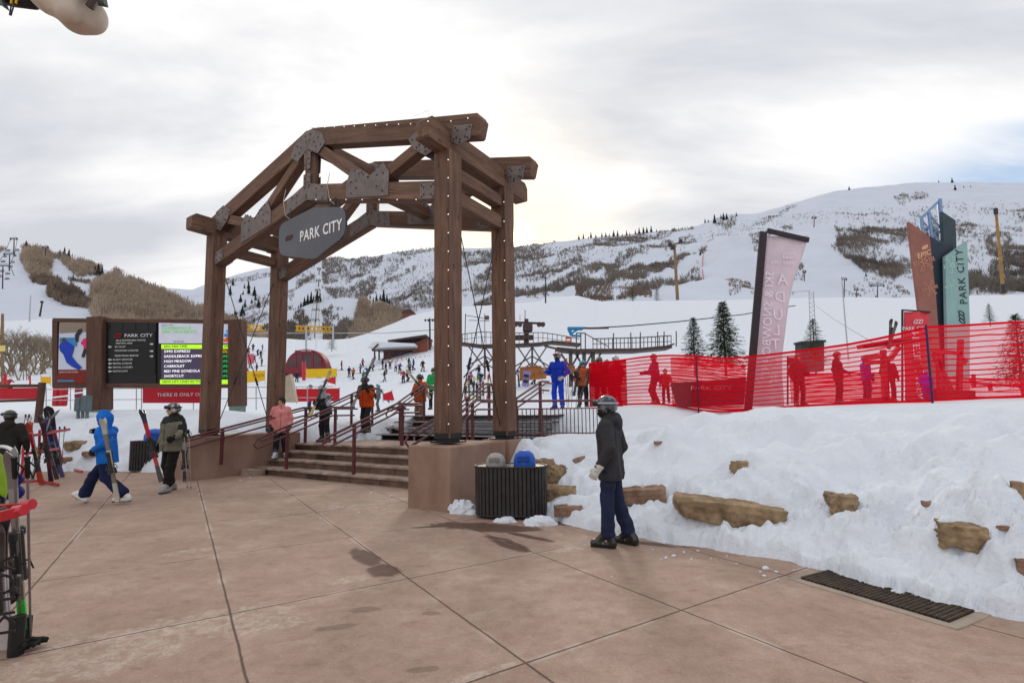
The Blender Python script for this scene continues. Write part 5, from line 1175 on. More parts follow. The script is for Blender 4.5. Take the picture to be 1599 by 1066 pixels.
# further figures on the upper snow
def up(px,Y,py=600): return onpx(px,Y,py)
def pz(px,pyfeet,Y): P=at(px,pyfeet,Y);return (float(P[0]),float(Y),max(float(P[2]),gh(P[0],P[1])-.02) if abs(float(P[2])-gh(P[0],P[1]))<.35 else gh(P[0],P[1]))
p8_=person('person in rust orange jacket and tan trousers carrying skis past the top of the steps',pz(656,645,17.6),math.radians(150),1.78,
 dict(hd=(.2,1,-.1),elL=(-.30,.06,1.2),wrL=(-.16,.30,1.22),elR=(.30,.02,1.16),wrR=(.14,.28,1.08),hnL=(.6,.6,.2),hnR=(-.6,.6,.0),knL=(-.12,.10,.53),anL=(-.12,.10,.12)),
 jacket='b8501e',yoke=None,trouser='7e6650',helmet='2c2c30',goggle='e8a050',gog_up=False,boot='6a4a30',res=.018,bulk=1.15,seed=29)
ski_pair('skis crossing the chest of the person in rust orange',at(672,622,17.3),at(634,577,17.2),(.2,-1,.3),((190,180,150),(150,150,140),(90,90,80)),gap=.05)
p9_=person('bending person in olive jacket with white helmet behind the handrails',pz(628,648,17.2),math.radians(75),1.70,
 dict(pel=(0,-.1,.92),chest=(0,.22,1.20),neck=(0,.34,1.28),head=(0,.46,1.36),hd=(.1,.8,-.6),shL=(-.17,.28,1.24),shR=(.17,.28,1.24),elL=(-.2,.36,.98),wrL=(-.15,.42,.78),elR=(.2,.36,.98),wrR=(.15,.42,.78)),
 jacket='5d5e50',trouser='8a6a4c',helmet='c8cac8',goggle='30343a',gog_up=False,boot='a04818',res=.02,seed=31)
p10_=person('person in bright green jacket partly behind the right front post',pz(677,640,19.5),math.radians(175),1.62,dict(hd=(.3,1,0)),jacket='1c9a54',trouser='1c2228',helmet='383c40',goggle='303030',gog_up=False,res=.02,seed=37)
p11_=person('ski instructor in all blue suit holding a pole upright beside the red net',pz(872,640,16.0),math.radians(150),1.80,
 dict(hd=(.1,1,0),elL=(-.33,-.06,1.17),wrL=(-.20,.12,.99),elR=(.33,-.02,1.17),wrR=(.34,.24,1.22),hnR=(0,.3,1),curlR=(.95,),curlL=(.8,)),
 jacket='1438b4',trouser='1740c8',helmet='b8b4b4',helmet2='6a4038',goggle='603828',boot='1a2a80',glove='c8b8a8',res=.014,hem=.84,seed=41,scarf='1a2234',strap='8a4030')
a=at(886,640,15.8);b=at(881,560,15.6);poles('red tipped ski pole pair held upright by the blue instructor',a,b,(.05,0,0),(150,40,36),tc=(170,60,40))
p12_=person('person in turquoise helmet and orange vest at the left end of the net',pz(911,640,17.6),math.radians(185),1.66,dict(hd=(-.2,1,0)),jacket='b4582c',trouser='2c2826',helmet='1f93b4',goggle='184850',gog_up=False,res=.02,seed=43)
p13_=person('person in black jacket and black helmet behind the net',pz(938,640,17.4),math.radians(190),1.74,dict(hd=(.1,1,0)),jacket='26262a',trouser='1c1c20',helmet='4a4a44',goggle='7a4a30',gog_up=False,res=.02,seed=47)
p14_=person('person in plum checked jacket and white striped helmet behind the net',pz(964,640,17.2),math.radians(120),1.74,dict(hd=(.1,1,-.1),pat=(0,0,0)),jacket='6a1c50',trouser='2a2430',helmet='d4d8e0',helmet2='30343c',goggle=None,res=.02,seed=53,hood='down',bulk=1.1)
p14b=person('small person with pale goggles squeezed between the black and the plum jackets',pz(949,640,18.2),math.radians(185),1.72,dict(),jacket='585058',trouser='303038',helmet='6a5c68',goggle='c8a8b0',gog_up=False,res=.022,seed=54)
p15_=person('person in crimson jacket and red helmet skiing left behind the net',pz(1024,640,17.5),math.radians(95),1.76,dict(hd=(0,1,-.1),pel=(0,-.05,.95),knL=(-.1,.12,.52),knR=(.1,.12,.52),elL=(-.24,.10,1.15),wrL=(-.24,.33,1.15),elR=(.24,.10,1.15),wrR=(.24,.33,1.15)),jacket='8a1440',trouser='5c1428',helmet='7a2a3a',goggle=None,res=.02,seed=59)
fx=[(1041,17.2,1.2,'child in red jacket right of the crimson skier behind the net','a82828','601820','8a3030'),(1250,14.6,1.5,'stout person in dark red jacket behind the net near the sparse conifer','7a1f22','5a1618','6a2226'),(1312,14.9,1.55,'person in dark brown suit behind the net in the middle','4c1c1e','401a1c','3a1c1e'),(1356,14.9,1.42,'person in violet jacket behind the net','5a2c8a','4a1840','6a3068'),(1392,15.8,1.45,'person in dark red suit between violet jacket and net corner','6a1c20','501618','7a2428'),(1450,12.6,.8,'child in violet suit crouching at the corner post of the net','6a20b0','482a90','3c4ab0')]
for i,(px,Y,h,l,j_,t_,h_) in enumerate(fx):
    person(l,pz(px,640,Y),math.radians(150+37*i),h,dict(elL=(-.28,.05,1.17),wrL=(-.2,.25,1.08)),jacket=j_,trouser=t_,helmet=h_,goggle=None,res=.024,seed=60+i)
# -------- mid-distance figures on the snow field, a few pixels tall each
def p_of(cx,cy,h): return cx,cy,h
MID=[(485,618,29,'person in pale vest and navy sleeves standing with ski poles behind the left banner','c8d0d8','20304c','2c3c50','standing'),
 (591,612,32,'boy in grey suit carrying turquoise skis','60686c','50585c','404448','carry')]
for px,py,Y,l,j_,t_,h_,k_ in MID:
    P=pz(px,py,Y);person(l,P,math.radians(120),1.7,dict(elL=(-.30,.0,1.17),wrL=(-.28,.22,1.0),knL=(-.1,.12,.52)),jacket=j_,sleeve='20304c' if k_=='standing' else None,trouser=t_,helmet=h_,goggle=None,res=.028,seed=81)
ski_pair('turquoise skis carried by the boy in grey',at(588,600,31.5),at(608,628,31.2),(0,-1,.2),((30,130,150),(40,150,170),(30,60,70)),wd=.12)
# tiny figures: four poses shared, coloured per copy
def tinyproto(seed,pose):
    J=dict(pel=V3(0,0,.95),chest=V3(0,.03,1.32),head=V3(0,.06,1.62),elL=V3(-.30,.05,1.15),elR=V3(.30,.05,1.15),wrL=V3(-.28,.28,1.0),wrR=V3(.28,.28,1.0),knL=V3(-.13,.1,.5),knR=V3(.13,.1,.5),anL=V3(-.15,-.02,.08),anR=V3(.15,-.02,.08))
    for k_,v in pose.items(): J[k_]=V3(*v)
    b=SDF(.05);b.cap(J['pel'],J['chest'],.15,.17);b.cap(J['chest']+V3(0,0,.1),J['head'],.07);b.ell(J['head'],V3(.12,.13,.14),.02)
    for S_,e in(('L',-1),('R',1)):
        b.chain([J['chest']+V3(e*.17,0,.08),J['el'+S_],J['wr'+S_]],[.085,.07,.06]);b.chain([J['pel']+V3(e*.09,0,-.03),J['kn'+S_],J['an'+S_],J['an'+S_]+V3(0,.18,-.02)],[.12,.09,.075,.06])
    ms=[mat('tiny_jacket',(.2,.2,.2),.8),mat('tiny_trouser',(.1,.1,.1),.8),mat('tiny_helmet',(.05,.05,.05),.5)]
    o=sobj('skier',b,.045,ms,None,lambda c:np.where(c[:,2]>J['chest'][2]+.17,2,np.where(c[:,2]>J['pel'][2]-.04,0,1)))
    sm_=MB()
    for e in(-1,1): sm_.box((e*.14,.1,.02),(.09,1.6,.03),None,.005)
    sm_.build('skis',mat('tiny_ski',(.08,.08,.09),.4),o,world=False)
    return o
protos=[tinyproto(1,{}),tinyproto(2,dict(pel=(0,-.1,.8),chest=(0,.12,1.12),head=(0,.2,1.40),knL=(-.14,.2,.45),knR=(.14,.2,.45))),tinyproto(3,dict(wrL=(-.45,.15,.95),wrR=(.5,.1,1.0),anL=(-.25,-.1,.08),anR=(.22,.15,.08))),tinyproto(4,dict(wrL=(-.1,.25,1.25),wrR=(.35,-.1,.8),knL=(-.1,.25,.52),anL=(-.1,.15,.10),anR=(.1,-.3,.10)))]
pcols={'red':'a0303a','black':'1c1c22','blue':'2c4a88','navy':'1c2440','pink':'b06088','grey':'70747a','orange':'a85c38','teal':'207c84','purple':'5c2c78','brown':'5a4434','white':'c8c8cc','green':'3c6c4a'}
def cm(c): return mat('tiny_'+c,rgb(pcols[c]),.8,var=.05)
far=[(448,600,60,'black'),(463,596,66,'navy'),(436,592,75,'grey'),(509,596,62,'black'),(500,590,80,'brown'),(456,585,88,'black'),(517,590,84,'grey'),(522,594,70,'navy'),(545,589,78,'navy'),(573,587,72,'blue'),(533,578,110,'red'),(552,592,64,'orange'),
 (563,583,88,'grey'),(583,579,96,'brown'),(566,574,104,'red'),(602,584,80,'black'),(618,580,88,'white'),(624,583,84,'purple'),(640,582,86,'grey'),(646,578,94,'blue'),(638,574,104,'black'),(609,576,104,'brown'),(597,577,104,'navy'),(660,580,86,'black'),
 (630,598,62,'red'),(636,596,64,'navy'),(600,596,62,'black'),(568,596,60,'green'),
 (395,548,118,'navy'),(402,555,112,'black'),(410,548,120,'grey'),(397,566,100,'blue'),(407,560,108,'black'),(388,552,114,'red'),(382,560,108,'black'),(391,575,96,'pink'),(401,583,86,'navy'),(384,590,78,'brown'),(409,572,98,'black'),(395,596,70,'black'),
 (748,592,60,'black'),(752,600,52,'navy'),(735,605,48,'pink'),(833,600,50,'purple'),
 (4,618,36,'red'),(12,612,40,'red'),(118,560,96,'grey')]
word={'red':'red','black':'black','blue':'blue','navy':'navy','pink':'pink','grey':'grey','orange':'orange','teal':'teal','purple':'purple','brown':'brown','white':'white','green':'green'}
def where(px,py):
    if px<30: return 'behind the red banner at the left edge'
    if px<130: return 'on the slope left of the notice board'
    if px<415: return 'seen between the two left gate posts'+(' high on the slope' if py<565 else ' low down')
    if px<450: return 'right beside the rear left post'
    if px<530: return 'in front of the red domed building'
    if px<560: return 'just right of the red domed building'
    if px<600: return 'on the snow between red dome and brown lodge'
    if px<700: return 'on the snow below the brown lodge'
    if px<800: return 'between the two right gate posts'
    return 'left of the blue instructor'
used=set();ords=['nearest','second','third','fourth','fifth','sixth','seventh']
for i,(px,py,Y,c) in enumerate(far):
    pr=protos[i%4]
    if i<4:o=pr
    else:
        o=pr.copy();COL.objects.link(o)
        for ch in pr.children: d=ch.copy();COL.objects.link(d);d.parent=o
    for sl_i,cc in ((0,c),(1,random.choice(['black','navy','grey','brown'])),(2,random.choice(['black','grey','white','red']))):
        o.material_slots[sl_i].link='OBJECT';o.material_slots[sl_i].material=cm(cc)
    Ys_=np.geomspace(22,145,500);PP=at(np.full(500,px),np.full(500,py),Ys_);zg=ground(PP[:,0],PP[:,1],False);kk_=np.nonzero(PP[:,2]<zg)[0];P=PP[kk_[0]] if len(kk_) else PP[-1];o.location=(P[0],P[1],gh(P[0],P[1]));o.rotation_euler=(0,0,random.random()*6.28);s_=random.uniform(.95,1.1);o.scale=(s_,)*3
    base='tiny skier in %s %s'%(word[c],where(px,py));l=base;n_=0
    while l in used:
        n_+=1;l=base.replace('tiny skier',{1:'smaller skier',2:'smallest skier',3:'tiniest skier'}[min(n_,3)]) + ('' if n_<4 else ' again')
    used.add(l);tag(o,l,'skier','skiers scattered on the snow field')
# ================================================================= NOTICE BOARD
def hit(px,py,Y0=3.5,Y1=60,n=4000):
    Ys=np.geomspace(Y0,Y1,n);P=at(np.full(n,px),np.full(n,py),Ys);z=ground(P[:,0],P[:,1]);z=np.where(pdist(P[:,0],P[:,1],PLZ)<0,0,z);k=np.nonzero(P[:,2]<z)[0]
    return P[k[0]] if len(k) else P[-1]
X1=V3(1,0,0);Z1=V3(0,0,1);YF=V3(0,-1,0)
def pp(px,py,Y): return at(px,py,Y)
def panel(mb,pts,Y,th=.03): # flat panel outlined by image points, at depth Y, facing the plaza
    P=[at(x,y,Y) for x,y in pts];o=P[0];return mb.prism([(p[0]-o[0],p[2]-o[2]) for p in P],o,X1,Z1,V3(0,th,0))
brownwood=wood_mat('sign_timber',(.075,.036,.025),(.11,.055,.038),(.15,.078,.052))
nb=thing('notice_board','wide timber notice board with a ski photo, black directory and lit green lift list','notice board',onpx(160,19,640))
Yb=19.
for x0,x1,y0,y1 in ((144,168,496,640),(361,381,500,634)):
    a=pp((x0+x1)/2,y1,Yb);b=pp((x0+x1)/2,y0,Yb);w_=(x1-x0)*Yb/f;beam('post',a,b,w_,w_,brownwood,nb,up=(0,1,0))
    mb=MB();mb.box(a-Z1*.12,(w_*.9,w_*.9,.5),None,.03);mb.build('post_foot',mat('green_patina_metal',(.16,.24,.21),.6,.4),nb)
for (a,b,h_,nm) in (((85,500),(380,503),.14,'rail'),((85,602),(380,602),.17,'rail'),((88,500),(88,603),.16,'rail')):
    beam(nm,pp(a[0],a[1],Yb-.02),pp(b[0],b[1],Yb-.02),.2,h_,brownwood,nb,up=(0,0,1) if a[1]!=603 and a[0]!=b[0] else (0,1,0))
mb=MB();panel(mb,[(88,500),(378,504),(378,602),(88,602)],Yb+.06,.05);mb.build('backing',mat('board_back',(.05,.035,.03),.7),nb)
def flat(name,pts,Y,col,rough=.6,emit=0.,par=None,th=.01,var=.05):
    mb=MB();panel(mb,pts,Y,th);return mb.build(name,mat('flat_%s_%s'%(col,'e' if emit else 'n'),rgb(col),rough,var=var,emit=emit),par or nb)
# photo poster at left: snowy scene with skiers
Yp=Yb-.10
po=flat('poster',[(93,503),(146,503),(146,577),(91,577)],Yp,'c9d3e2')
flat('poster_hill',[(93,503),(146,503),(146,517),(93,520)],Yp-.02,'8d7f72',par=po);flat('poster_band',[(93,527),(120,527),(120,540),(93,540)],Yp-.02,'3a86c0',par=po)
flat('blue_skier',[(92,541),(97,533),(103,531),(110,536),(116,541),(114,549),(112,556),(118,564),(128,574),(122,577),(112,572),(104,566),(99,553),(94,548)],Yp-.03,'1440b4',par=po)
flat('blue_skier_head',[(96,530),(100,527),(103,530),(101,535),(97,535)],Yp-.035,'5a3a34',par=po)
flat('pink_skier',[(126,535),(130,529),(136,527),(141,530),(143,537),(139,538),(139,544),(131,544),(130,538),(127,538)],Yp-.03,'e02878',par=po);flat('pink_skier_legs',[(131,544),(139,544),(143,556),(139,557),(135,548),(131,558),(127,557)],Yp-.03,'2a2c34',par=po)
flat('dark_skier',[(117,523),(123,514),(128,513),(128,518),(123,524),(122,534),(118,533)],Yp-.03,'2a2a30',par=po)
flat('poster_caption',[(91,577),(146,577),(143,598),(88,598)],Yp-.01,'7c241c',par=po);flat('poster_strip',[(90,593),(116,593),(116,596),(90,596)],Yp-.03,'2a88a8',par=po)
tm=mat('sign_white',(.75,.75,.75),.6)
def ln(s,px,py,hpx,Y,m,par,wpx=None,al='LEFT',nm='lettering'):
    P=at(px,py,Y);sz=hpx*Y/f*1.38;o=text(nm,s,sz,P,X1,Z1,m,par,ext=.002,align=al)
    if wpx:
        V=np.array([v.co[:] for v in o.data.vertices]);w0=V[:,0].max()-V[:,0].min();k_=wpx*Y/f/w0;x0=P[0]-wl(par)[0]
        for v in o.data.vertices: v.co[0]=x0+(v.co[0]-x0)*k_
    return o
ln('LEARN TO SKI OR RIDE',92,581,2.2,Yp-.03,tm,po,30)
# black directory
di=flat('directory',[(168,503),(244,504),(244,601),(166,600)],Yp,'15161b',.35);flat('directory_panel',[(171,516),(242,517),(242,584),(170,583)],Yp-.02,'0b0b0d',.3,par=di)
mb=MB();loops(mb,at(184,524,Yp-.05),X1,Z1,.13,r=.014);mb.build('emblem',mat('emblem_crimson',(.35,.02,.04),.5),di)
ln('PARK CITY',194,524,5.2,Yp-.05,tm,di,44)
for y,s,x,w_ in ((531.5,'SKI & SNOWBOARD SCHOOL',181,47),(536,'MEETING AREA',181,26),(541.5,'SKI VALET',179,17),(547.5,'MOUNTAIN COASTER',179,37),(555.5,'PEDESTRIAN BRIDGE',179,37),(561.5,'GUEST SERVICES',176,31),(567.5,'RENTAL & REPAIR',176,30),(573.5,'RENTAL LOCKERS',176,31),(579.5,'RESTROOMS',176,23)):
    ln(s,x,y,2.6,Yp-.05,tm,di,w_)
arrow=lambda x,y,e:flat('arrow',[(x-3,y),(x,y-2),(x,y-.9),(x+3,y-.9),(x+3,y+.9),(x,y+.9),(x,y+2)] if e<0 else [(x+3,y),(x,y-2),(x,y-.9),(x-3,y-.9),(x-3,y+.9),(x,y+.9),(x,y+2)],Yp-.05,'c8c8c8',par=di)
for y in(537,548,556): arrow(237,y,1)
for y in(541.5,561.5,567.5,573.5,579.5): arrow(171.5,y,-1)
for i in range(4): flat('tile_seam',[(170+i*20,504),(170.6+i*20,504),(170.6+i*20,515),(170+i*20,515)],Yp-.03,'2a2c33',par=di)
# lit lift list
ls=flat('screen',[(248,504),(366,506),(366,536),(248,536)],Yp,'b4b6c6',.5,emit=.35)
gm=mat('screen_green_text',rgb('5cae3c'),.5,emit=.5);wm=mat('screen_white_text',(.8,.8,.85),.5,emit=.8)
ln('EXPERIENCE',252,512.5,4.6,Yp-.03,gm,ls,46);ln('EPIC MOMENTS',252,518.5,4.6,Yp-.03,gm,ls,56);ln('Share the',252,507.6,2.2,Yp-.03,mat('screen_grey_text',rgb('60646c'),.5),ls,18);ln('EPIC MIX .COM',271,533.5,2.2,Yp-.03,mat('screen_dark_text',rgb('202028'),.5),ls,16)
for i,(c,x,y) in enumerate((('1c98d0',357,517),('1878b8',354,523),('d0502c',357,528),('d0502c',353,531))): flat('picture_patch',[(x-4,y-2),(x+4,y-2),(x+4,y+2.5),(x-4,y+2.5)],Yp-.03,c,par=ls,emit=.3)
sb=flat('lift_list',[(246,536),(360,537),(360,601),(246,600)],Yp,'0c0c12',.3);flat('list_panel',[(252,545),(345,545),(345,592),(252,592)],Yp-.02,'41384e',.5,emit=.35,par=sb)
flat('green_bar',[(252,537.5),(358,538),(358,544.5),(252,544.5)],Yp-.02,'a4d82c',.5,emit=.7,par=sb);flat('green_bar',[(250,592.5),(358,592.5),(358,599.5),(250,599.5)],Yp-.02,'a4d82c',.5,emit=.7,par=sb)
dkm=mat('screen_dark_text',rgb('202028'),.5)
ln('EPIC MIX TIME',256,541,3.6,Yp-.05,dkm,sb,36);ln('VIEW LIFT LINES IN THE APP',253,596,3.6,Yp-.05,dkm,sb,74)
for i,(s,w_) in enumerate((('5990 EXPRESS',41),('SADDLEBACK EXPRESS',66),('HIGH MEADOW',43),('CABRIOLET',32),('RED PINE GONDOLA',56),('SHORTCUT',31))):
    ln(s,256,548.8+i*7.7,4.2,Yp-.05,wm,sb,w_)
yel=mat('screen_yellow_text',rgb('e8c020'),.5,emit=.6);gn=mat('screen_open_text',rgb('20c060'),.5,emit=.5)
ln('PM',350,541,3.6,Yp-.05,dkm,sb,8);ln('HOLD',343,548.8,4.6,Yp-.05,yel,sb,16)
for i in range(5): ln('OPEN',345,556.5+i*7.7,4.4,Yp-.05,gn,sb,14)
# red banner board at the left edge
rb=thing('banner_board','long red banner board in a timber frame at the left edge','banner',onpx(55,15,640));Yr_=16.5
mb=MB();panel(mb,[(-60,607),(60,605),(60,622),(-60,625)],Yr_,.03);mb.build('banner',mat('banner_red',rgb('c01c30'),.55,var=.05),rb)
beam('rail',at(-60,603,Yr_),at(66,602,Yr_),.1,.10,brownwood,rb);beam('rail',at(-60,628,Yr_),at(62,624,Yr_),.1,.08,brownwood,rb);beam('post',at(59,660,Yr_),at(66,597,Yr_),.15,.15,brownwood,rb,up=(0,1,0))
# utility boxes
ub=thing('utility_box','two grey green meter boxes on posts left of the notice board post','utility box',onpx(132,17.5,655));Yu=17.5
ug=mat('utility_grey_green',rgb('66767a'),.5,.2,var=.12,vs=5)
for x0,x1,y0,y1 in ((119,130,621,642),(129,141,617,643)):
    mb=MB();a=at(x0,y1,Yu);b=at(x1,y0,Yu);mb.box((a+b)/2,(b[0]-a[0],.22,b[2]-a[2]),None,.015);mb.box((a+b)/2-V3(0,.12,0),((b[0]-a[0])*.8,.02,(b[2]-a[2])*.85),None,.004);mb.build('box',ug,ub)
for x in(122,129,136): mb=MB();mb.bar(at(x,664,Yu),at(x,632,Yu),.07,.07);mb.build('post',ug,ub)
# low rail fence and red banner with lettering behind the board
lf=thing('banner_fence','grey tube fence with a red banner reading THERE IS ONLY ONE','fence',onpx(250,22,640));Yf=22.
galv=mat('galvanised_tube',(.42,.42,.44),.45,.6)
for y in(607,624):
    mb=MB();mb.tube([at(x,y+(x-150)*-.01,Yf) for x in(60,150,220,300,380,440,520)],.02,6);mb.build('rail',galv,lf)
for x in(72,110,213,221,302,330,400,440,480): mb=MB();mb.cyl(at(x,640,Yf),at(x,603,Yf),.022,6);mb.build('upright',galv,lf)
mb=MB();panel(mb,[(223,605),(335,603),(335,629),(223,629)],Yf-.08,.015);mb.build('banner',mat('banner_red',rgb('c01c30'),.55,var=.05),lf)
ln('THERE IS ONLY ONE.',245,616.5,5.4,Yf-.11,tm,lf,78)
def redbanner(label,pts,Y,col='c4202c',group='red net banners'):
    c=np.mean([at(x,y,Y) for x,y in pts],0);t=thing('net_banner',label,'banner',(c[0],c[1],min(at(x,y,Y)[2] for x,y in pts)),0,group)
    mb=MB();panel(mb,pts,Y,.015);mb.build('sheet',mat('banner_%s'%col,rgb(col),.6,var=.08,vs=3),t)
    for x in(pts[0][0],pts[1][0]):
        mb=MB();yb=max(p[1] for p in pts)+3;yt=min(p[1] for p in pts)-2;mb.cyl(at(x,yb,Y+.03),at(x,yt,Y+.03),.02,6);mb.build('pole',galv,t)
redbanner('red banner behind the person in silver helmet',[(463,607),(530,606),(530,626),(463,627)],24.)
redbanner('small red triangle of net right of the yellow banner',[(511,590),(524,589),(524,600),(512,597)],50.)
redbanner('red banner piece behind the middle handrail',[(598,615),(612,610),(616,625),(599,625)],24.)
redbanner('yellow banner right of the rear left post',[(478,576),(526,575),(526,588),(478,590)],62.,'d8b41c','yellow banners')
redbanner('yellow banner with brown letters between the left posts',[(380,580),(414,578),(414,594),(380,598)],60.,'dcae1c','yellow banners')
ln('DRAGON',394,586,5,59.8,mat('banner_brown_text',rgb('8a6420'),.6),[o for o in bpy.data.objects if o.get('label','').startswith('yellow banner with')][0],18)
redbanner('yellow box shaped pad at the top left of the notice board',[(64,588),(79,588),(79,599),(64,599)],26.,'e0a818','yellow banners')
redbanner('vertical red net strip beside the yellow banner',[(472,566),(477,566),(477,594),(472,594)],60.)
redbanner('pink red slalom panel between the left gate posts',[(386,553),(396,552),(397,567),(387,569)],100.,'c85a6a','slalom panels')
for i,(x,y,w_,h_,c,l) in enumerate(((83,604,22,30,'b01c24','red crash pad under the notice board, left one'),(118,604,10,18,'7c2438','red and blue crash pad beside the meter boxes'))):
    t=thing('crash_pad',l,'pad',onpx(x+w_/2,24,y+h_));Yc_=24.;a=at(x,y+h_,Yc_);b=at(x+w_,y,Yc_);mb=MB();n_=2 if i==0 else 1
    for q in range(n_):
        ww=(b[0]-a[0])/n_;mb=MB();mb.box((a[0]+ww*(q+.5),Yc_,(a[2]+b[2])/2),(ww*.92,.3,b[2]-a[2]),None,.06);mb.build('pad',mat('pad_'+c,rgb(c),.55,var=.1),t)
    mb=MB();mb.bar(at(x-1,y+h_*.55,Yc_-.2),at(x+w_+3,y+h_*.45,Yc_-.2),.05,.07);mb.build('band',white,t)
sp=thing('stone_slab','pale tan upright slab right of the rear left gate post','slab',G(-7.6,7.,1.4));mb=MB();panel(mb,[(441,628),(443,590),(455,584),(464,628)],20.,.25);mb.build('slab',mat('pale_stone',rgb('b8ab98'),.8,var=.1),sp)
# ================================================================= ROCKS AND CHUNKS
rockm=mat('sandstone',(.17,.105,.055),.9,var=.45,vs=4.5,bump=.03,bs=12,col2=(.42,.30,.18),det=10)
rockr=mat('red_sandstone',(.13,.07,.045),.9,var=.4,vs=4.,bump=.03,bs=12,col2=(.34,.21,.145),det=10)
def rock(px,py,wpx,hpx,label,m=rockm,seed=0,dep=.6,tilt=0.,flat_=.25,grp='sandstone rocks in the snow bank'):
    if px>900: wpx*=.90;hpx*=.88
    if px<200: wpx*=.72;hpx*=.6
    P=hit(px,py+hpx*.30);Y=P[1];a=wpx*Y/f/2;h=hpx*Y/f/2;s=SDF(.02);rg=random.Random(seed)
    def F_(Q):
        q=Q.copy();c,s_=math.cos(tilt),math.sin(tilt);q=np.stack([Q[...,0]*c+Q[...,2]*s_,Q[...,1],-Q[...,0]*s_+Q[...,2]*c],-1)
        sc_=max(a,h);n_=fbm(q[...,0]/sc_*1.6+seed,q[...,1]/sc_*1.6,q[...,2]/sc_*1.6,o=5,seed=seed,g=.62)*.30*min(a,h)*1.6
        lay=np.abs(((q[...,2]/h*1.7+.3*fbm(q[...,0]*4,q[...,1]*4,None,seed=seed+2))%1)-.5)*.12*h
        d=np.abs(q)-V3(a*.88,a*dep*.9+h*.2,h*.85);o_=np.sqrt((np.maximum(d,0)**2).sum(-1))+np.minimum(d.max(-1),0)
        # oblique breaks
        for k_ in range(4):
            r2=random.Random(seed*7+k_);n3=V3(r2.uniform(-1,1),r2.uniform(-1,.2),r2.uniform(-.7,1));n3/=np.linalg.norm(n3);o_=np.maximum(o_,q@n3-(abs(n3)@V3(a*.88,a*dep,h*.85))*.84)
        return o_-flat_*min(a,h)*.3+n_+lay
    mx=V3(a*1.25,a*dep*1.3+h*.5,max(h*1.4,a*abs(math.sin(tilt))+h*1.4))
    V,Q=snets(F_,-mx,mx,max(.009,min(a,h)/18));o=mkmesh('rock',V,Q,m,None,True);o.location=[float(c) for c in P+V3(0,a*dep*.15,-h*.42+.3*hpx*Y/f)];o.rotation_euler=(0,0,math.atan2(-P[0],P[1])*.8)
    try:o.data.set_sharp_from_angle(angle=math.radians(42))
    except Exception: pass
    tag(o,label,'rock',grp);return o
rock(860,736,44,44,'tall ochre rock just right of the blue lidded bin',rockm,1,.7,-.25)
rock(872,765,62,26,'flat ochre rock below the tall one by the bin',rockm,2,.7,.12)
rock(888,793,48,14,'thin reddish rock at the foot of the snow by the bin',rockr,3,.6,.08)
rock(838,722,60,20,'dark rock behind the bin against the plinth',rockr,4,.6,0)
rock(1000,768,92,26,'flat reddish rock just right of the man in charcoal',rockr,5,.5,.06)
rock(1136,791,196,40,'long layered brown rock in the snow bank right of the man in charcoal',rockm,6,.35,-.10)
rock(1155,725,28,24,'small ochre rock high on the bank above the long rock',rockm,9,.8)
rock(1316,782,46,40,'round ochre rock in the middle of the bank',rockm,10,.9)
rock(1503,829,68,44,'blocky ochre rock near the grate end',rockm,11,.7,-.05)
rock(1597,762,24,36,'tan rock cut by the right edge of the picture',rockm,12,.8)
rock(1598,880,18,30,'dark rock at the right edge low in the snow',rockr,13,.8)
rock(1448,785,16,10,'tiny stone alone between the round and blocky rocks',rockr,14,.8)
rock(1566,822,22,10,'small stone right of the blocky rock',rockr,15,.8)
rock(960,702,22,10,'small dark stone above the flat reddish rock',rockr,16,.8,.5)
rock(905,716,24,10,'small dark stone left of the man in charcoal',rockr,17,.8,.3)
rock(1028,690,16,6,'little dark twig covered stone high on the bank',rockr,18,.8)
rock(118,692,38,24,'mossy ochre rock under the meter boxes',rockm,19,.7);rock(98,716,34,16,'brown rock left and below the mossy one',rockr,20,.7);rock(147,706,46,12,'flat tan rock left of the blue person',rockm,21,.6)
# crumbs of snow on the paving
rg=random.Random(5);cr=[]
chm=[]
for k_ in range(4):
    def F_(Q,k_=k_): return np.sqrt((Q**2*V3(1,1.3,1.9)).sum(-1))-.05+.025*fbm(Q[...,0]*24+k_*9,Q[...,1]*24,Q[...,2]*24,o=3,seed=k_)
    V,Q=snets(F_,V3(-.08,-.08,-.08),V3(.08,.08,.08),.009);chm.append(mkmesh('snow_chunk',V,Q,snow,None,True))
spots=[(1195,888,9,'largest crumb of snow near the grate'),(1193,899,5,''),(1212,893,5,''),(1187,893,4,''),(1040,871,5,''),(1052,868,6,''),(1080,873,4,''),(1032,874,3,''),(955,900,3,''),(1068,862,4,''),(1110,872,3,''),(1150,880,3,''),(1135,868,3,''),(1090,860,4,''),(1215,905,3,''),(1020,858,3,''),(1240,890,3,''),(500,810,3,''),(560,800,3,''),(600,796,3,''),(520,790,3,''),(450,800,2,''),(580,770,4,''),(610,775,4,''),(375,750,3,''),(390,745,3,'')]
for i,(x,y,s,l) in enumerate(spots):
    o=chm[i%4] if i<4 else chm[i%4].copy()
    if i>=4: COL.objects.link(o)
    P=gz(x,y,0);k_=s*P[1]/f/.1*1.1;o.location=(P[0],P[1],.012*k_);o.scale=(k_,k_,k_*.8);o.rotation_euler=(0,0,rg.random()*6)
    tag(o,l or ('small crumb of snow on the paving near the grate' if x>1120 else 'small crumb of snow on the paving by the standing man' if x>900 else 'small crumb of snow on the paving before the steps'),'snow crumb','snow crumbs '+('by the grate' if x>1120 else 'by the man' if x>900 else 'before the steps') if not l else None)
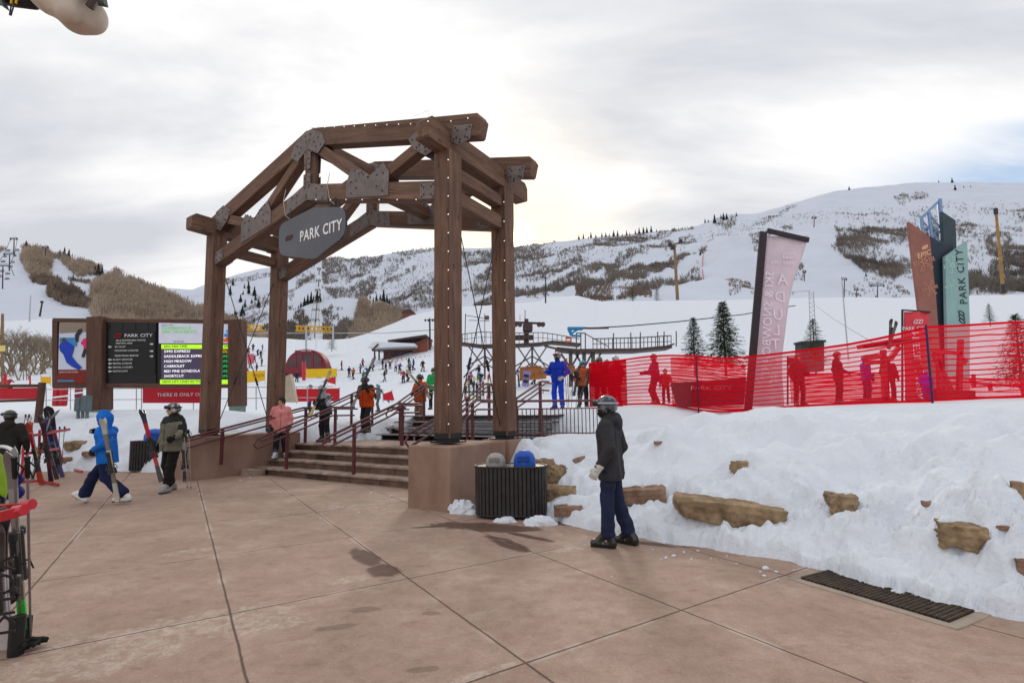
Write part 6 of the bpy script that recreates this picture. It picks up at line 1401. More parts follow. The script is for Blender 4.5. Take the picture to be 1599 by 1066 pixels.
# shovelled heaps round the bin
def heap(px,py,wpx,hpx,label,seed):
    P=gz(px,py,0);a=wpx*P[1]/f/2;h=hpx*P[1]/f
    def F_(Q): return np.sqrt((Q**2/V3(a,a*.6,h)**2).sum(-1))*min(a,h)-min(a,h)+.35*h*fbm(Q[...,0]*14,Q[...,1]*14,Q[...,2]*14,o=4,seed=seed)
    V,Q=snets(F_,V3(-a*1.3,-a*.9,-h*.3),V3(a*1.3,a*.9,h*1.5),.014);o=mkmesh('snow_heap',V,Q,snow,None,True);o.location=(P[0],P[1],-.01);tag(o,label,'snow heap')
heap(724,800,44,20,'low snow heap between plinth and bin',1);heap(790,814,36,9,'thin snow heap in front of the bin',2);heap(845,818,50,14,'snow heap at the right foot of the bin',3)
heap(735,690+112,22,8,'tiny snow heap at the plinth corner',4)
# ================================================================= DRAIN GRATE
ga=V3(2.69,5.01,0);gdir=np.array([.466,-.885,0]);gsd=np.array([.885,.466,0]);gr_=thing('drain_grate','long steel drain grate in a concrete rim half under the snow','grate',ga)
rim=mat('grate_rim_concrete',(.33,.27,.22),.85,var=.2,vs=4,bump=.003,bs=40);Rr=np.array([gdir,gsd,Z1]).T;Lg=1.17;Wg=.62
mb=MB()
for c_,s_ in ((ga+gdir*(Lg/2),(Lg+.16,.09,.05)),(ga+gdir*(Lg/2)+gsd*Wg,(Lg+.16,.09,.05)),(ga+gsd*Wg/2-gdir*.04,(.09,Wg-.09,.05)),(ga+gsd*Wg/2+gdir*(Lg+.04),(.09,Wg-.09,.05))): mb.box(c_+Z1*(-.017),s_,Rr,.004)
mb.build('rim',rim,gr_)
mb=MB();mb.box(ga+gdir*Lg/2+gsd*Wg/2+Z1*.003,(Lg-.01,Wg-.1,.004),Rr);mb.build('pit_shade_sheet',mat('painted_pit_shade',(.008,.007,.006),.95),gr_)  # flat sheet over the paving, coloured black as the shade inside a drain
mb=MB()
n_=15
for i in range(n_): mb.bar(ga+gsd*(.05+(Wg-.1)*(i+.5)/n_)+Z1*.015,ga+gsd*(.05+(Wg-.1)*(i+.5)/n_)+gdir*Lg+Z1*.015,.010,.02)
n_=30
for i in range(n_): mb.bar(ga+gdir*(Lg*(i+.5)/n_)+gsd*.05+Z1*.015,ga+gdir*(Lg*(i+.5)/n_)+gsd*(Wg-.05)+Z1*.015,.012,.018)
mb.build('grating',mat('rusty_grate',(.085,.060,.045),.7,.4,var=.4,vs=12),gr_)
# ================================================================= RED SAFETY NET
netm=mat('net_red_strand',rgb('cc0c20'),.5,var=.12,vs=2,spec=.2)
def netmat(name,col,a):
    m=bpy.data.materials.new(name);m.use_nodes=True;global N,L
    N=m.node_tree.nodes;L=m.node_tree.links;N.remove(N['Principled BSDF']);out=N['Material Output']
    d=nd('ShaderNodeBsdfDiffuse');t=nd('ShaderNodeBsdfTranslucent');x=nd('ShaderNodeBsdfTransparent');m1=nd('ShaderNodeMixShader');m2=nd('ShaderNodeMixShader')
    for q in(d,t): q.inputs['Color'].default_value=(*rgb(col),1)
    x.inputs['Color'].default_value=(1,1,1,1)
    no=nd('ShaderNodeTexNoise');no.inputs['Scale'].default_value=2.5;tc=nd('ShaderNodeTexCoord');L.new(tc.outputs['Object'],no.inputs[0]);fac=mth('ADD',mth('MULTIPLY',mth('SUBTRACT',no.outputs['Fac'],.5),.5*(1-a)),a,clamp=True)
    m1.inputs[0].default_value=.5;L.new(d.outputs[0],m1.inputs[1]);L.new(t.outputs[0],m1.inputs[2]);L.new(fac,m2.inputs[0]);L.new(x.outputs[0],m2.inputs[1]);L.new(m1.outputs[0],m2.inputs[2]);L.new(m2.outputs[0],out.inputs[0]);MATS[name]=m;return m
netm=netmat('net_strand','ee1830',1.)
def film(name,col,a):
    return MATS[name] if name in MATS else netmat(name,col,a)
def film_old(name,col,a):
    if name in MATS:return MATS[name]
    m=mat(name,rgb(col),.6,var=.1,vs=1.5);n_=m.node_tree;b=n_.nodes['Principled BSDF'];b.inputs['Alpha'].default_value=a
    return m
netf=film('net_red_mesh','fa3048',.35);netd=film('net_red_dense','e4182c',.84)
def net(label,pts,Zt,nb=13,fm=netf,posts=(),group='red safety nets',sag=.03,bot=.05,th=.040):
    """pts: world xy along the foot; Zt: heights of the top above the foot"""
    P=[np.array(p,float) for p in pts];seg=[np.linalg.norm(b-a) for a,b in zip(P,P[1:])];T=np.concatenate([[0],np.cumsum(seg)]);n=max(12,int(T[-1]/.16));tt=np.linspace(0,T[-1],n+1)
    X=np.interp(tt,T,[p[0] for p in P]);Y=np.interp(tt,T,[p[1] for p in P]);H=np.interp(tt,T,Zt);zb=np.array([gh(x,y) for x,y in zip(X,Y)]);zb=np.convolve(np.pad(zb,4,mode='edge'),np.ones(9)/9,'valid')
    ph=np.interp(tt,T,np.arange(len(T)));H=H-sag*np.sin(math.pi*(ph%1))
    off=.05*fbm(tt*1.1,tt*0,seed=len(pts)*7,o=3)
    t=thing('safety_net',label,'net',(X[0],Y[0],zb[0]),0,group)
    mb=MB()
    for k_ in range(nb+1):
        u=k_/nb;wz=.012*vn(tt*2.3,np.full(n+1,k_*1.7),seed=5);z=zb+bot+H*u+wz*(0 if k_ in(0,nb) else 1.3);q=th*(1.3 if k_ in(0,nb) else .5+.35*_h(np.array([k_]),np.array([3]),np.array([0]),9)[0])
        V=[];
        for i in range(n+1): V+=[(X[i],Y[i]+off[i]*u,z[i]-q/2),(X[i],Y[i]+off[i]*u,z[i]+q/2),(X[i]+.004,Y[i]+.006+off[i]*u,z[i]+q/2),(X[i]+.004,Y[i]+.006+off[i]*u,z[i]-q/2)]
        mb.add(V,[(4*i+a,4*i+4+a,4*i+4+(a+1)%4,4*i+(a+1)%4) for i in range(n) for a in range(4)])
    mb.build('strands',netm,t)
    m_=6;V=[];
    for i in range(n+1):
        for j in range(m_+1): V.append((X[i],Y[i]+.012+off[i]*j/m_,zb[i]+bot+H[i]*j/m_))
    mb=MB();mb.add(V,[(i*(m_+1)+j,(i+1)*(m_+1)+j,(i+1)*(m_+1)+j+1,i*(m_+1)+j+1) for i in range(n) for j in range(m_)]);mb.build('mesh',fm,t)
    for x,y,h_,c_ in posts:
        z=gh(x,y);mb=MB();mb.tube([(x,y,z-.1),(x,y,z+h_)],.022,8);mb.build('pole',mat('net_pole_'+c_,rgb(c_),.4),t)
    return t
def gp_(px,Y): P=at(px,636,Y);return (P[0],P[1])
N0=gp_(921,17.);N1=gp_(1090,14.);N2=gp_(1455,10.5);N3=gp_(1600,10.6);N4=(14.5,11.3)
net('long red safety net curving from the blue instructor to the right corner post',[N0,gp_(1000,15.6),N1,gp_(1200,13.),gp_(1330,11.7),N2],[1.42,1.42,1.50,1.36,1.36,1.52],posts=[(N1[0],N1[1]-.03,1.55,'5c1230'),(N2[0],N2[1]-.03,1.62,'3a1848')],sag=.02)
net('red safety net from the corner post out of the right side of the picture',[N2,N3,N4],[1.52,1.56,1.56],posts=[(N4[0],N4[1],1.6,'5c1230')],sag=.01,th=.036)
net('dense rolled piece of red net at the left end',[(N0[0]-.02,N0[1]-.1),(gp_(980,15.75)[0],15.75)],[1.38,1.34],nb=20,fm=netd,sag=0,th=.05,posts=[(N0[0],N0[1]-.12,1.45,'b01828')])
net('lower second red net behind the first around its left post',[gp_(1050,15.4),gp_(1110,14.8),gp_(1168,14.4)],[1.38,1.42,1.2],nb=16,fm=film('net_red_second','f02038',.55),sag=0,th=.04)
net('far low red net behind the group right of the pink flag',[gp_(1236,16.8),gp_(1330,16.6),gp_(1392,16.4)],[.95,.95,.9],nb=12,fm=film('net_red_third','f02038',.6),sag=.02)
net('low red net rail at the far right behind the corner',[gp_(1475,13.8),gp_(1540,14.2),gp_(1640,14.6)],[.55,.55,.55],nb=3,sag=0)
# dark red PARK CITY pad behind the net
pb=thing('branded_pad','dark red low barrier pad with pale lettering behind the net','pad',(*gp_(1108,14.55),1.6));Yq=14.2
mb=MB();panel(mb,[(1047,598),(1164,590),(1160,632),(1058,636)],Yq,.12);mb.build('pad',mat('pad_dark_red',rgb('8c1424'),.55,var=.12,vs=2),pb)
o=ln('PARK CITY',1078,606,6.5,Yq-.08,mat('pad_pale_text',rgb('d89aa0'),.6),pb,64)
# ================================================================= FLAGS
fl=thing('feather_flag','tall pale pink feather flag with mirrored ADULT lettering on a black pole','flag',(*gp_(1170,13.7),1.6));Yf=13.6
blk=mat('flag_black',(.035,.025,.03),.7);pk=mat('flag_pink',rgb('cbb8c2'),.8,var=.06,vs=.9,col2=rgb('d8cad2'))
E1=[(1199,361),(1262,375),(1250,408),(1239,440),(1231,475),(1226,510),(1222,550),(1222,590),(1224,632),(1172,632),(1178,580),(1185,510),(1192,440)]
def curved_panel(name,rows,Y,m,par,amp=.05,th=.008,seed=1):
    """rows: (left px, right px, py) from top to bottom; a gently billowing cloth"""
    V=[];n=len(rows);k_=12
    for l_,r_,y in rows:
        for j in range(k_+1):
            P=at(l_+(r_-l_)*j/k_,y,Y);P[1]+=amp*math.sin(j/k_*3.1)*math.sin(y*.021+seed)+amp*.4*math.sin(j*.9+y*.05);V.append(P)
    Fq=[(i*(k_+1)+j,i*(k_+1)+j+1,(i+1)*(k_+1)+j+1,(i+1)*(k_+1)+j) for i in range(n-1) for j in range(k_)]
    V=np.array(V)-np.array(wl(par));o=mkmesh(name,V,Fq,m,par,True);md=o.modifiers.new('s','SOLIDIFY');md.thickness=th;return o
rows=[(np.interp(y,[361,632],[1198,1172]),np.interp(y,[368,408,440,475,510,550,590,632],[1262,1250,1239,1231,1226,1222,1222,1224]),y) for y in np.linspace(368,634,24)]
rows[0]=(1198,1262,368)
curved_panel('cloth',rows,Yf,pk,fl)
mb=MB();a=[at(1198,360,Yf-.06),at(1263,375,Yf-.06)];mb.bar(a[0],a[1],.05,.13);mb.build('header',blk,fl)
mb=MB();P=[at(np.interp(y,[362,640],[1192,1168]),y,Yf-.05) for y in np.linspace(362,642,8)]
for q0,q1 in zip(P,P[1:]): mb.bar(q0,q1,.19,.06,up=(0,1,0))
mb.build('pole_sleeve',blk,fl)
mt=mat('flag_letter_pale',rgb('e6dae4'),.8)
for c,x,y in (('A',1222,437),('D',1218,464),('U',1215,492),('L',1213,516),('T',1211,538),('G',1209,566),('R',1207,592)):
    text('lettering',c,.41,at(x,y,Yf-.09),-X1*.98+Z1*.06,Z1,mt,fl,ext=.002,off=.002)
text('lettering','SKI & SNOWBOARD',.33,at(1199,508,Yf-.12),-Z1+X1*-.10,-X1,mt,fl,ext=.002)
mb=MB();loops(mb,at(1232,399,Yf-.10),X1,Z1,.16,r=.012);mb.build('emblem',mt,fl)
text('lettering','PARK CITY',.13,at(1222,411,Yf-.10),-X1,Z1,mt,fl,ext=.002)
# red banner stand
rs_=thing('banner_stand','tall narrow red banner stand with white letters behind the net','flag',(*gp_(1432,14.5),1.6));Yr2=14.4
rows=[(np.interp(y,[484,630],[1411,1413]),np.interp(y,[486,530,630],[1451,1447,1443]),y) for y in np.linspace(487,632,12)]
curved_panel('cloth',rows,Yr2,mat('banner_coral',rgb('d0404a'),.7,var=.06),rs_,amp=.03)
mb=MB();mb.bar(at(1408,484,Yr2-.03),at(1453,487,Yr2-.03),.03,.04);mb.build('header',blk,rs_);mb=MB();mb.cyl(at(1409,640,Yr2-.03),at(1409,484,Yr2-.03),.03,6);mb.build('pole',blk,rs_)
mb=MB();loops(mb,at(1434,502,Yr2-.07),X1,Z1,.13,r=.010);mb.build('emblem',mt,rs_);text('lettering','PARK CITY',.15,at(1429,513,Yr2-.07),X1,Z1,mt,rs_,ext=.002)
text('lettering','MEETING AREA',.28,at(1434,570,Yr2-.07),-Z1,-X1,mt,rs_,ext=.002)
# fin sculpture
fs_=thing('fin_sign','cluster of tall rust, navy and teal sign fins with a steel mast','sign',(*gp_(1460,24.),1.7));Ys=24.
def fin(nm,pts,Y,m,th=.16):
    mb=MB();panel(mb,pts,Y,th);return mb.build(nm,m,fs_)
rust=mat('fin_rust',rgb('84544b'),.6,var=.12,vs=.8,col2=rgb('98655a'));navy=mat('fin_navy',rgb('27323f'),.5,var=.12,vs=2);teal=mat('fin_teal',rgb('86a5a4'),.6,var=.08,vs=1.2);slt=mat('fin_slate',rgb('38444c'),.6,var=.15,vs=2)
fin('slate_fin',[(1469,331),(1490,345),(1493,430),(1475,430)],Ys+.5,slt)
fin('navy_fin',[(1450,369),(1475,385),(1486,382),(1487,640),(1470,640),(1459,480)],Ys+.2,navy)
r_=fin('rust_fin',[(1417,347),(1450,371),(1460,470),(1472,640),(1450,640),(1432,470)],Ys,rust)
t_=fin('teal_fin',[(1474,401),(1508,377),(1512,500),(1512,640),(1479,640)],Ys-.1,teal)
snow1=mat('fin_rust_light',rgb('b8836c'),.6,var=.05);snow2=mat('fin_teal_light',rgb('a9cac6'),.6,var=.05)
def star(par,px,py,R,Y,m):
    mb=MB()
    for k_ in range(6):
        a=math.pi*k_/6*2+.26;d=V3(math.cos(a),0,math.sin(a));n_=V3(-math.sin(a),0,math.cos(a));o=at(px,py,Y);r0=R*Y/f
        mb.bar(o+d*r0*.12,o+d*r0,.012,r0*.12,up=n_)
        for q in(.4,.62,.82):
            for e in(-1,1): mb.bar(o+d*r0*q,o+d*r0*(q+.18)+n_*e*r0*.2,.012,r0*.075,up=n_)
    mb.build('snowflake',m,par)
star(r_,1443,408,17,Ys-.09,snow1);star(r_,1452,450,13,Ys-.09,snow1);star(t_,1487,414,14,Ys-.19,snow2);star(t_,1486,446,11,Ys-.19,snow2)
mb=MB();loops(mb,at(1444,386,Ys-.11),X1*.8+Z1*.25,Z1,.17,r=.018);mb.build('emblem',mat('fin_peach',rgb('e8b894'),.6),r_);text('lettering','EPIC',.36,at(1443,397,Ys-.11),X1+Z1*.35,Z1,mat('fin_peach',rgb('e8b894')),r_,ext=.003)
text('lettering','PARK CITY',.50,at(1502,432,Ys-.20),Z1-X1*.0,-X1,mat('fin_letter_dark',rgb('22343a'),.6),t_,ext=.004,sp=1.12)
mb=MB();loops(mb,at(1502,495,Ys-.20),Z1,-X1,.30,r=.02);mb.build('emblem',mat('fin_letter_dark',rgb('22343a'),.6),t_)
stl=mat('blue_steel_tube',rgb('7a93b4'),.45,.4);Ym=Ys+.7
def tb(mb,a,b,r=.06): mb.cyl(at(*a,Ym),at(*b,Ym),r,8)
mb=MB();tb(mb,(1467,311),(1473,400),.10);tb(mb,(1467,313),(1438,341));tb(mb,(1438,338),(1442,372),.09);tb(mb,(1450,331),(1456,380),.09);tb(mb,(1438,342),(1472,382),.04);tb(mb,(1450,333),(1470,358),.04);tb(mb,(1452,350),(1470,365),.04);tb(mb,(1455,370),(1472,348),.03)
mb.build('mast_truss',stl,fs_)
# ================================================================= SKI RACKS AT THE LEFT
rr=mat('rack_red_paint',rgb('b01824'),.4,var=.15,vs=6,coat=.3)
def rack(label,pts,Y=None):
    t=thing('ski_rack',label,'ski rack',pts[0][0])
    return t
# rack A : red A-frame left of the person in blue
c0=gz(35,752,0);c1=gz(140,735,0)
ra=thing('ski_rack','red A frame ski rack left of the person in blue','ski rack',c0)
def bars(name,segs,r,m,par):
    for a,b in segs: mb=MB();mb.bar(a,b,r,r);mb.build(name,m,par)
H0=.98
fA=gz(33,750,0);fB=gz(92,755,0);fC=gz(75,742,0);fD=gz(127,735,0)
tA=at(38,670,fA[1]+.3);tB=at(108,671,fC[1]-1.2)
bars('foot_bar',[(gz(20,752,.04),gz(66,750,.04)),(gz(66,750,.04),gz(91,757,.04)),(gz(68,731,.04),gz(100,729,.04)),(gz(100,729,.04),gz(128,736,.04))],.05,rr,ra)
bars('upright',[(gz(33,752,.03),at(37,694,fA[1])),(gz(36,752,.03),at(50,660,fA[1]+.2)),(gz(60,740,.03),at(62,672,13.2)),(gz(62,752,.03),at(48,676,11.9)),(gz(100,731,.03),at(85,672,14.2))],.055,rr,ra)
bars('cross_bar',[(at(37,682,12.0),at(108,670,13.9)),(at(40,708,11.9),at(90,700,13.5))],.06,rr,ra)
gA='skis leaning on the red rack by the notice board'
ski_pair('yellow and red tipped skis leaning on the near end of the rack',gz(66,757,0),at(44,658,12.0),(.4,-1,.2),((176,60,40),(60,54,60),(200,170,60)),None,gap=.07)
ski_pair('dark skis leaning in the middle of the red rack',gz(89,748,0),at(62,648,12.9),(.5,-1,.2),((66,58,64),(110,96,110),(50,48,52)),None,gap=.07)
ski_pair('slate blue skis at the far end of the red rack',gz(98,745,0),at(72,652,13.2),(.5,-1,.2),((86,88,130),(44,46,60),(120,110,130)),None,gap=.07)
snowboard('blue and black snowboard standing at the back of the red rack',gz(90,738,0),at(75,632,14.0),(.6,-1,.2),((34,40,52),(32,70,160)),.24)
poles('ski poles with black grips hooked on the red rack',gz(90,742,0),at(93,667,13.8),(.07,.03,0),(90,90,120))
poles('ski poles leaning on the near upright of the rack',gz(24,735,0),at(40,648,12.2),(.06,.0,0),(150,145,150))
ski_pair('grey skis leaning behind the near end of the rack',gz(50,748,0),at(84,640,12.6),(-.3,-1,.2),((90,88,90),(60,56,58),(120,116,112)),None,gap=.06)
ski_pair('dark purple skis leaning on the far upright of the rack',gz(80,752,0),at(66,655,12.4),(.2,-1,.2),((54,44,66),(90,30,40),(60,60,70)),None,gap=.06)
# ---- foreground rack at the very left, with skis
fr=thing('ski_rack','near red ski rack rail with padded ends at the left edge','ski rack',(-3.3,3.2,0))
bars('rail',[(at(-90,802,3.25),at(38,792,3.5)),(at(-90,828,3.05),at(28,799,3.25))],.06,rr,fr)
for x,y,Y in ((46,787,3.5),(33,796,3.25)): mb=MB();mb.cyl(at(x-10,y+2,Y),at(x+5,y-0.5,Y),.036,10);mb.build('end_cap',mat('cap_red',rgb('c02c38'),.3,coat=.5),fr,smooth=True)
bars('upright',[(gz(-60,1150,0),at(-60,800,3.1)),(gz(-80,1090,0),at(-80,800,3.3))],.07,rr,fr)
ski_pair('white and black skis with bold letters standing in the near rack',gz(8,1012,0),at(-6,800,3.30),(.2,-1,.05),((205,205,208),(190,190,195),(60,60,62),(60,60,64)),None,gap=.05,wd=.10)
ski_pair('silver edged skis with bright green tails in the near rack',gz(38,1012,0),at(16,700,3.55),(.5,-1,.05),((44,200,60),(120,116,112),(150,146,140),(120,118,116)),None,gap=.03,wd=.05)
o=text('lettering','VOLKL',.17,at(4,935,3.22),V3(.08,0,-1),V3(1,.2,.08),mat('letter_black',(.02,.02,.02),.5),[o for o in bpy.data.objects if o.get('label','').startswith('white and black skis with bold')][0],ext=.002)
for k_,(x0,y0,x1,y1,l) in enumerate(((33,1010,20,705,'thin grey ski poles with black baskets standing in the near rack'),)):
    t=poles(l,gz(34,1012,0),at(22,718,3.5),(.045,.02,0),(120,118,116))
mb=MB();a=gz(26,1022,0)+Z1*.03
hd_=thing('pole_straps','heap of black pole straps and baskets on the paving by the near rack','straps',gz(40,1018,0))
rg=random.Random(8)
for k_ in range(7):
    p=gz(30+k_*5,1020-k_*2,0)+Z1*.03;mb=MB();mb.tube([p+V3(rg.uniform(-.07,.07),rg.uniform(-.06,.06),rg.uniform(-.01,.05)) for _ in range(4)],.017,6);mb.build('strap',mat('strap_black',(.018,.018,.018),.6),hd_,smooth=True)
mb=MB();mb.cyl(gz(24,1022,0)+Z1*.0,gz(24,1022,0)+Z1*.26,.045,10);mb.cyl(gz(38,1012,0),gz(38,1012,0)+Z1*.22,.035,10);mb.build('basket',mat('strap_black',(.018,.018,.018),.6),hd_,smooth=True)
# snowboard with lime nose just behind
sbn=snowboard('lime green nosed snowboard with white rim standing in the near rack',gz(-30,900,0),at(2,697,4.4),(.25,-1,.1),((140,190,30),(60,70,110)),.26)
mb=MB();c=at(3,712,4.38);mb.tube([c+V3(math.cos(a)*.128,-.02,math.sin(a)*.085) for a in np.linspace(-.4,3.5,16)],.014,6);mb.build('rim',mat('rim_white',(.7,.7,.7),.4),sbn,smooth=True)
t=thing('boot_bag','dark blue and white boot bag on the paving behind the near rack','bag',gz(16,778,0))
s=SDF(.04);s.cap(V3(-.1,0,.12),V3(.1,0,.12),.14);s.cap(V3(-.08,0,.38),V3(.08,0,.38),.13);o=sobj('bag',s,.02,mat('bag_blue',rgb('1c1c78'),.6),t);mb=MB();mb.box((0,-.13,.26),(.36,.06,.07),None,.02);mb.build('band',white,t,world=False)
# ================================================================= LAMP HOUSING OVERHEAD
lm=thing('speaker_housing','cream weathered speaker housing hanging at the top left corner','speaker',at(95,20,2.4))
Yl=2.4;s=SDF(.03);c=at(95,-14,Yl)
P=lambda x,y,dy=0.:at(x,y,Yl)+V3(0,dy,0)-np.array(lm.location)
s.cap(P(76,-14),P(104,-8),.098,.088);s.cap(P(84,0),P(106,16),.078,.056);s.cap(P(70,-40),P(120,-40),.11);s.cap(P(95,0,.1),P(110,0,.1),.09)
g=SDF();g.cap(P(88,27,-.1),P(88,27,-.02),.011);s.subs.append(g)
sobj('housing',s,.007,mat('cream_plastic',(.50,.42,.34),.55,var=.18,vs=6,bump=.002,bs=30,col2=(.62,.54,.45)),lm)
mb=MB();mb.tube([at(-60,-22,Yl+.05),at(20,0,Yl+.05),at(50,4,Yl+.05),at(80,-10,Yl+.03)],.035,10);mb.build('arm',dark,lm,smooth=True)
mb=MB();mb.tube([at(136,-8,Yl),at(146,2,Yl),at(140,12,Yl)],.02,8);mb.build('cap',mat('dark_brown_cap',(.05,.03,.025),.5),lm,smooth=True)
mb=MB();panel(mb,[(148,-20),(160,-20),(166,9),(150,6)],Yl+.05,.03);mb.build('fin',mat('grey_green_metal',(.10,.12,.11),.6,.4),lm)
mb=MB();panel(mb,[(-40,-30),(0,-12),(11,15),(-2,6),(-40,0)],Yl+.02,.03);mb.build('bracket',mat('grey_green_metal',(.10,.12,.11),.6,.4),lm)
mb=MB();mb.tube([at(20,-6,Yl),at(15,24,Yl),at(17,25,Yl),at(26,-6,Yl)],.0035,5);mb.build('cable',dark,lm)
mb=MB();mb.tube([at(19,-8,Yl-.01),at(17.5,6,Yl-.01)],.005,5);mb.tube([at(27,-8,Yl-.01),at(25,6,Yl-.01)],.005,5);mb.build('yellow_sleeve',mat('sleeve_yellow',rgb('d8a818'),.5),lm)
beam('bracket_beam',at(-150,-140,Yl+.05),at(150,-120,Yl+.05),.12,.16,wood,lm)
mb=MB();mb.bar(at(95,-125,Yl+.05),at(95,-40,Yl+.02),.05,.05,up=(0,1,0));mb.build('hanger',dark,lm)
# ================================================================= LIFTS AND PLATFORMS
ir=mat('brown_steel',(.075,.050,.045),.6,.4,var=.2,vs=2);grs=mat('grey_steel',(.115,.095,.088),.55,.5,var=.2,vs=2);dk=mat('lift_dark',(.04,.042,.05),.6,.3)
def ptube(mb,pts,Y,r,n=5): mb.tube([at(x,y,Y) for x,y in pts],r,n)
# station A (round deck with bullwheel machinery) and lattice legs
Ya=52.;sa=thing('lift_platform','round brown steel lift platform with machinery on lattice legs','lift platform',onpx(830,Ya,590))
mb=MB()
for dz in (0,1.6):
    P=[at(x,y,Ya+dz) for x,y in ((720,537),(752,541),(800,540),(840,538),(862,535),(905,539))];
    for a,b in zip(P,P[1:]): mb.bar(a,b,1.7,.24)
mb.build('deck',ir,sa)
mb=MB()
for Yq_,pts in ((Ya-.9,[(720,522),(752,518),(770,519),(800,520),(845,519),(868,522),(905,529)]),):
    ptube(mb,pts,Yq_,.045)
    for x in np.arange(722,906,7.4):
        y0=np.interp(x,[p[0] for p in pts],[p[1] for p in pts]);y1=np.interp(x,[720,752,800,840,862,905],[536,540,539,537,534,538]);ptube(mb,[(x,y0),(x,y1)],Yq_,.030,4)
    ptube(mb,[(p[0],p[1]+8) for p in pts],Yq_,.025,4)
mb.build('railing',grs,sa)
for x0,x1 in ((724,790),(800,862)):
    xm=(x0+x1)/2;mb=MB();ptube(mb,[(xm,541),(xm,592)],Ya+.6,.10,6)
    for Yq_ in(Ya-.7,Ya+2.):
        for a,b in (((xm,541),(x0,590)),((xm,541),(x1,590)),((x0+8,541),(xm,575)),((x1-8,541),(xm,575)),((x0+4,572),(xm,556)),((x1-4,572),(xm,556)),((x0,588),(xm,566)),((x1,588),(xm,566))): ptube(mb,[a,b],Yq_,.07,5)
        mb.tube([at(xm,560,Yq_),at(xm,560,Ya+.6)],.06,5)
    mb.build('lattice_leg',grs,sa)

mb=MB();ptube(mb,[(822,536),(822,498)],Ya,.22,8);mb.box(at(824,512,Ya),(1.0,.9,.8),None,.1);ptube(mb,[(800,503),(850,505)],Ya,.12,6)
for x in (805,812,842,848): P0=at(x,506,Ya-.5);mb.cyl(P0,P0+V3(0,.4,0),.24,12)
ptube(mb,[(820,498),(820,484)],Ya,.04);ptube(mb,[(812,500),(812,492)],Ya,.03)
mb.box(at(816,527,Ya),(2.2,.5,.5),None,.05);mb.build('drive_machinery',ir,sa)
mb=MB();ptube(mb,[(726,535),(727,490)],Ya,.05);ptube(mb,[(726,492),(762,498)],Ya,.035);ptube(mb,[(732,500),(764,501)],Ya,.035);ptube(mb,[(757,535),(757,490)],Ya,.04);mb.box(at(760,496,Ya),(.5,.4,.4),None,.05);mb.build('lamp_frame',grs,sa)
# station B straight deck
Yb2=44.;sb2=thing('lift_platform','long straight loading platform with railing behind the blue instructor','lift platform',onpx(920,Yb2,600))
mb=MB();P=[at(x,y,Yb2) for x,y in ((868,546),(900,549),(990,548),(1044,543))]
for a,b in zip(P,P[1:]): mb.bar(a,b,2.0,.26)
mb.bar(at(850,540,Yb2),at(872,545,Yb2),.8,.08);mb.bar(at(1040,541,Yb2),at(1050,538,Yb2),1.2,.12);mb.build('deck',ir,sb2)
mb=MB();top=[(872,524),(900,524),(940,528),(1000,527),(1048,523)];bt_=lambda x:np.interp(x,[868,900,990,1044],[545,548,547,542])
ptube(mb,[(925,529),(1000,527),(1048,524)],Yb2-1,.05);ptube(mb,[(925,537),(1048,533)],Yb2-1,.03,4)
for x in np.arange(926,1050,6.1): ptube(mb,[(x,np.interp(x,[925,1048],[529,524])),(x,bt_(x))],Yb2-1,.035,4)
for x in (900,907,914): ptube(mb,[(x,520),(x,546)],Yb2-1,.05,4)
ptube(mb,[(900,520),(914,520)],Yb2-1,.05,4);ptube(mb,[(914,521),(950,541)],Yb2-1,.04,4)
for x in (1037,1027,1000,985,958,1056): ptube(mb,[(x,np.interp(x,[958,1056],[520,517])),(x,bt_(min(x,1044))-1)],Yb2-.5,.05,4)
mb.build('railing',grs,sb2)
mb=MB()
for x in (891,912,926):
    mb.bar(at(x,550,Yb2),at(x,604,Yb2),.30,.30,up=(0,1,0))
for a,b in (((891,575),(876,552)),((891,575),(904,552)),((912,575),(899,552)),((912,575),(924,552)),((926,570),(938,552))): mb.bar(at(*a,Yb2),at(*b,Yb2),.16,.16,up=(0,1,0))
mb.build('legs',grs,sb2)
mb=MB();panel(mb,[(883,526),(892,526),(892,535),(883,535)],Yb2-1.1,.05);mb.build('warning_sign',mat('warn_red',rgb('b8563c'),.6),sb2)
mb=MB();panel(mb,[(884.5,529),(890.5,529),(890.5,532),(884.5,532)],Yb2-1.2,.03);mb.build('sign_stripe',white,sb2)
ta=thing('tow_arm','bright blue tow lift arm above the loading platform','lift arm',at(893,524,Yb2));mb=MB()
for a,b,r in (((886,513),(910,513),.28),((888,513),(893,524),.26),((893,524),(906,524.5),.18),((893,520),(903,514),.14)): mb.bar(at(*a,Yb2-1.2),at(*b,Yb2-1.2),r,r,up=(0,1,0),bev=.04)
mb.build('arm',mat('lift_blue',rgb('1c78a8'),.4),ta)
cb_=thing('haul_cable','thin dark haul cable running from the blue arm up to the lattice mast','cable',at(910,513,43));mb=MB();mb.tube([at(x,y,Y) for x,y,Y in ((908,513,43),(980,509,46),(1060,502,50),(1160,491,56),(1242,477,62))],.055,5);mb.build('cable',dk,cb_)
mb=MB();mb.tube([at(x,y,Y) for x,y,Y in ((910,512,43),(918,512.5,43),(950,512,44))],.09,5);mb.build('grip',ir,cb_)
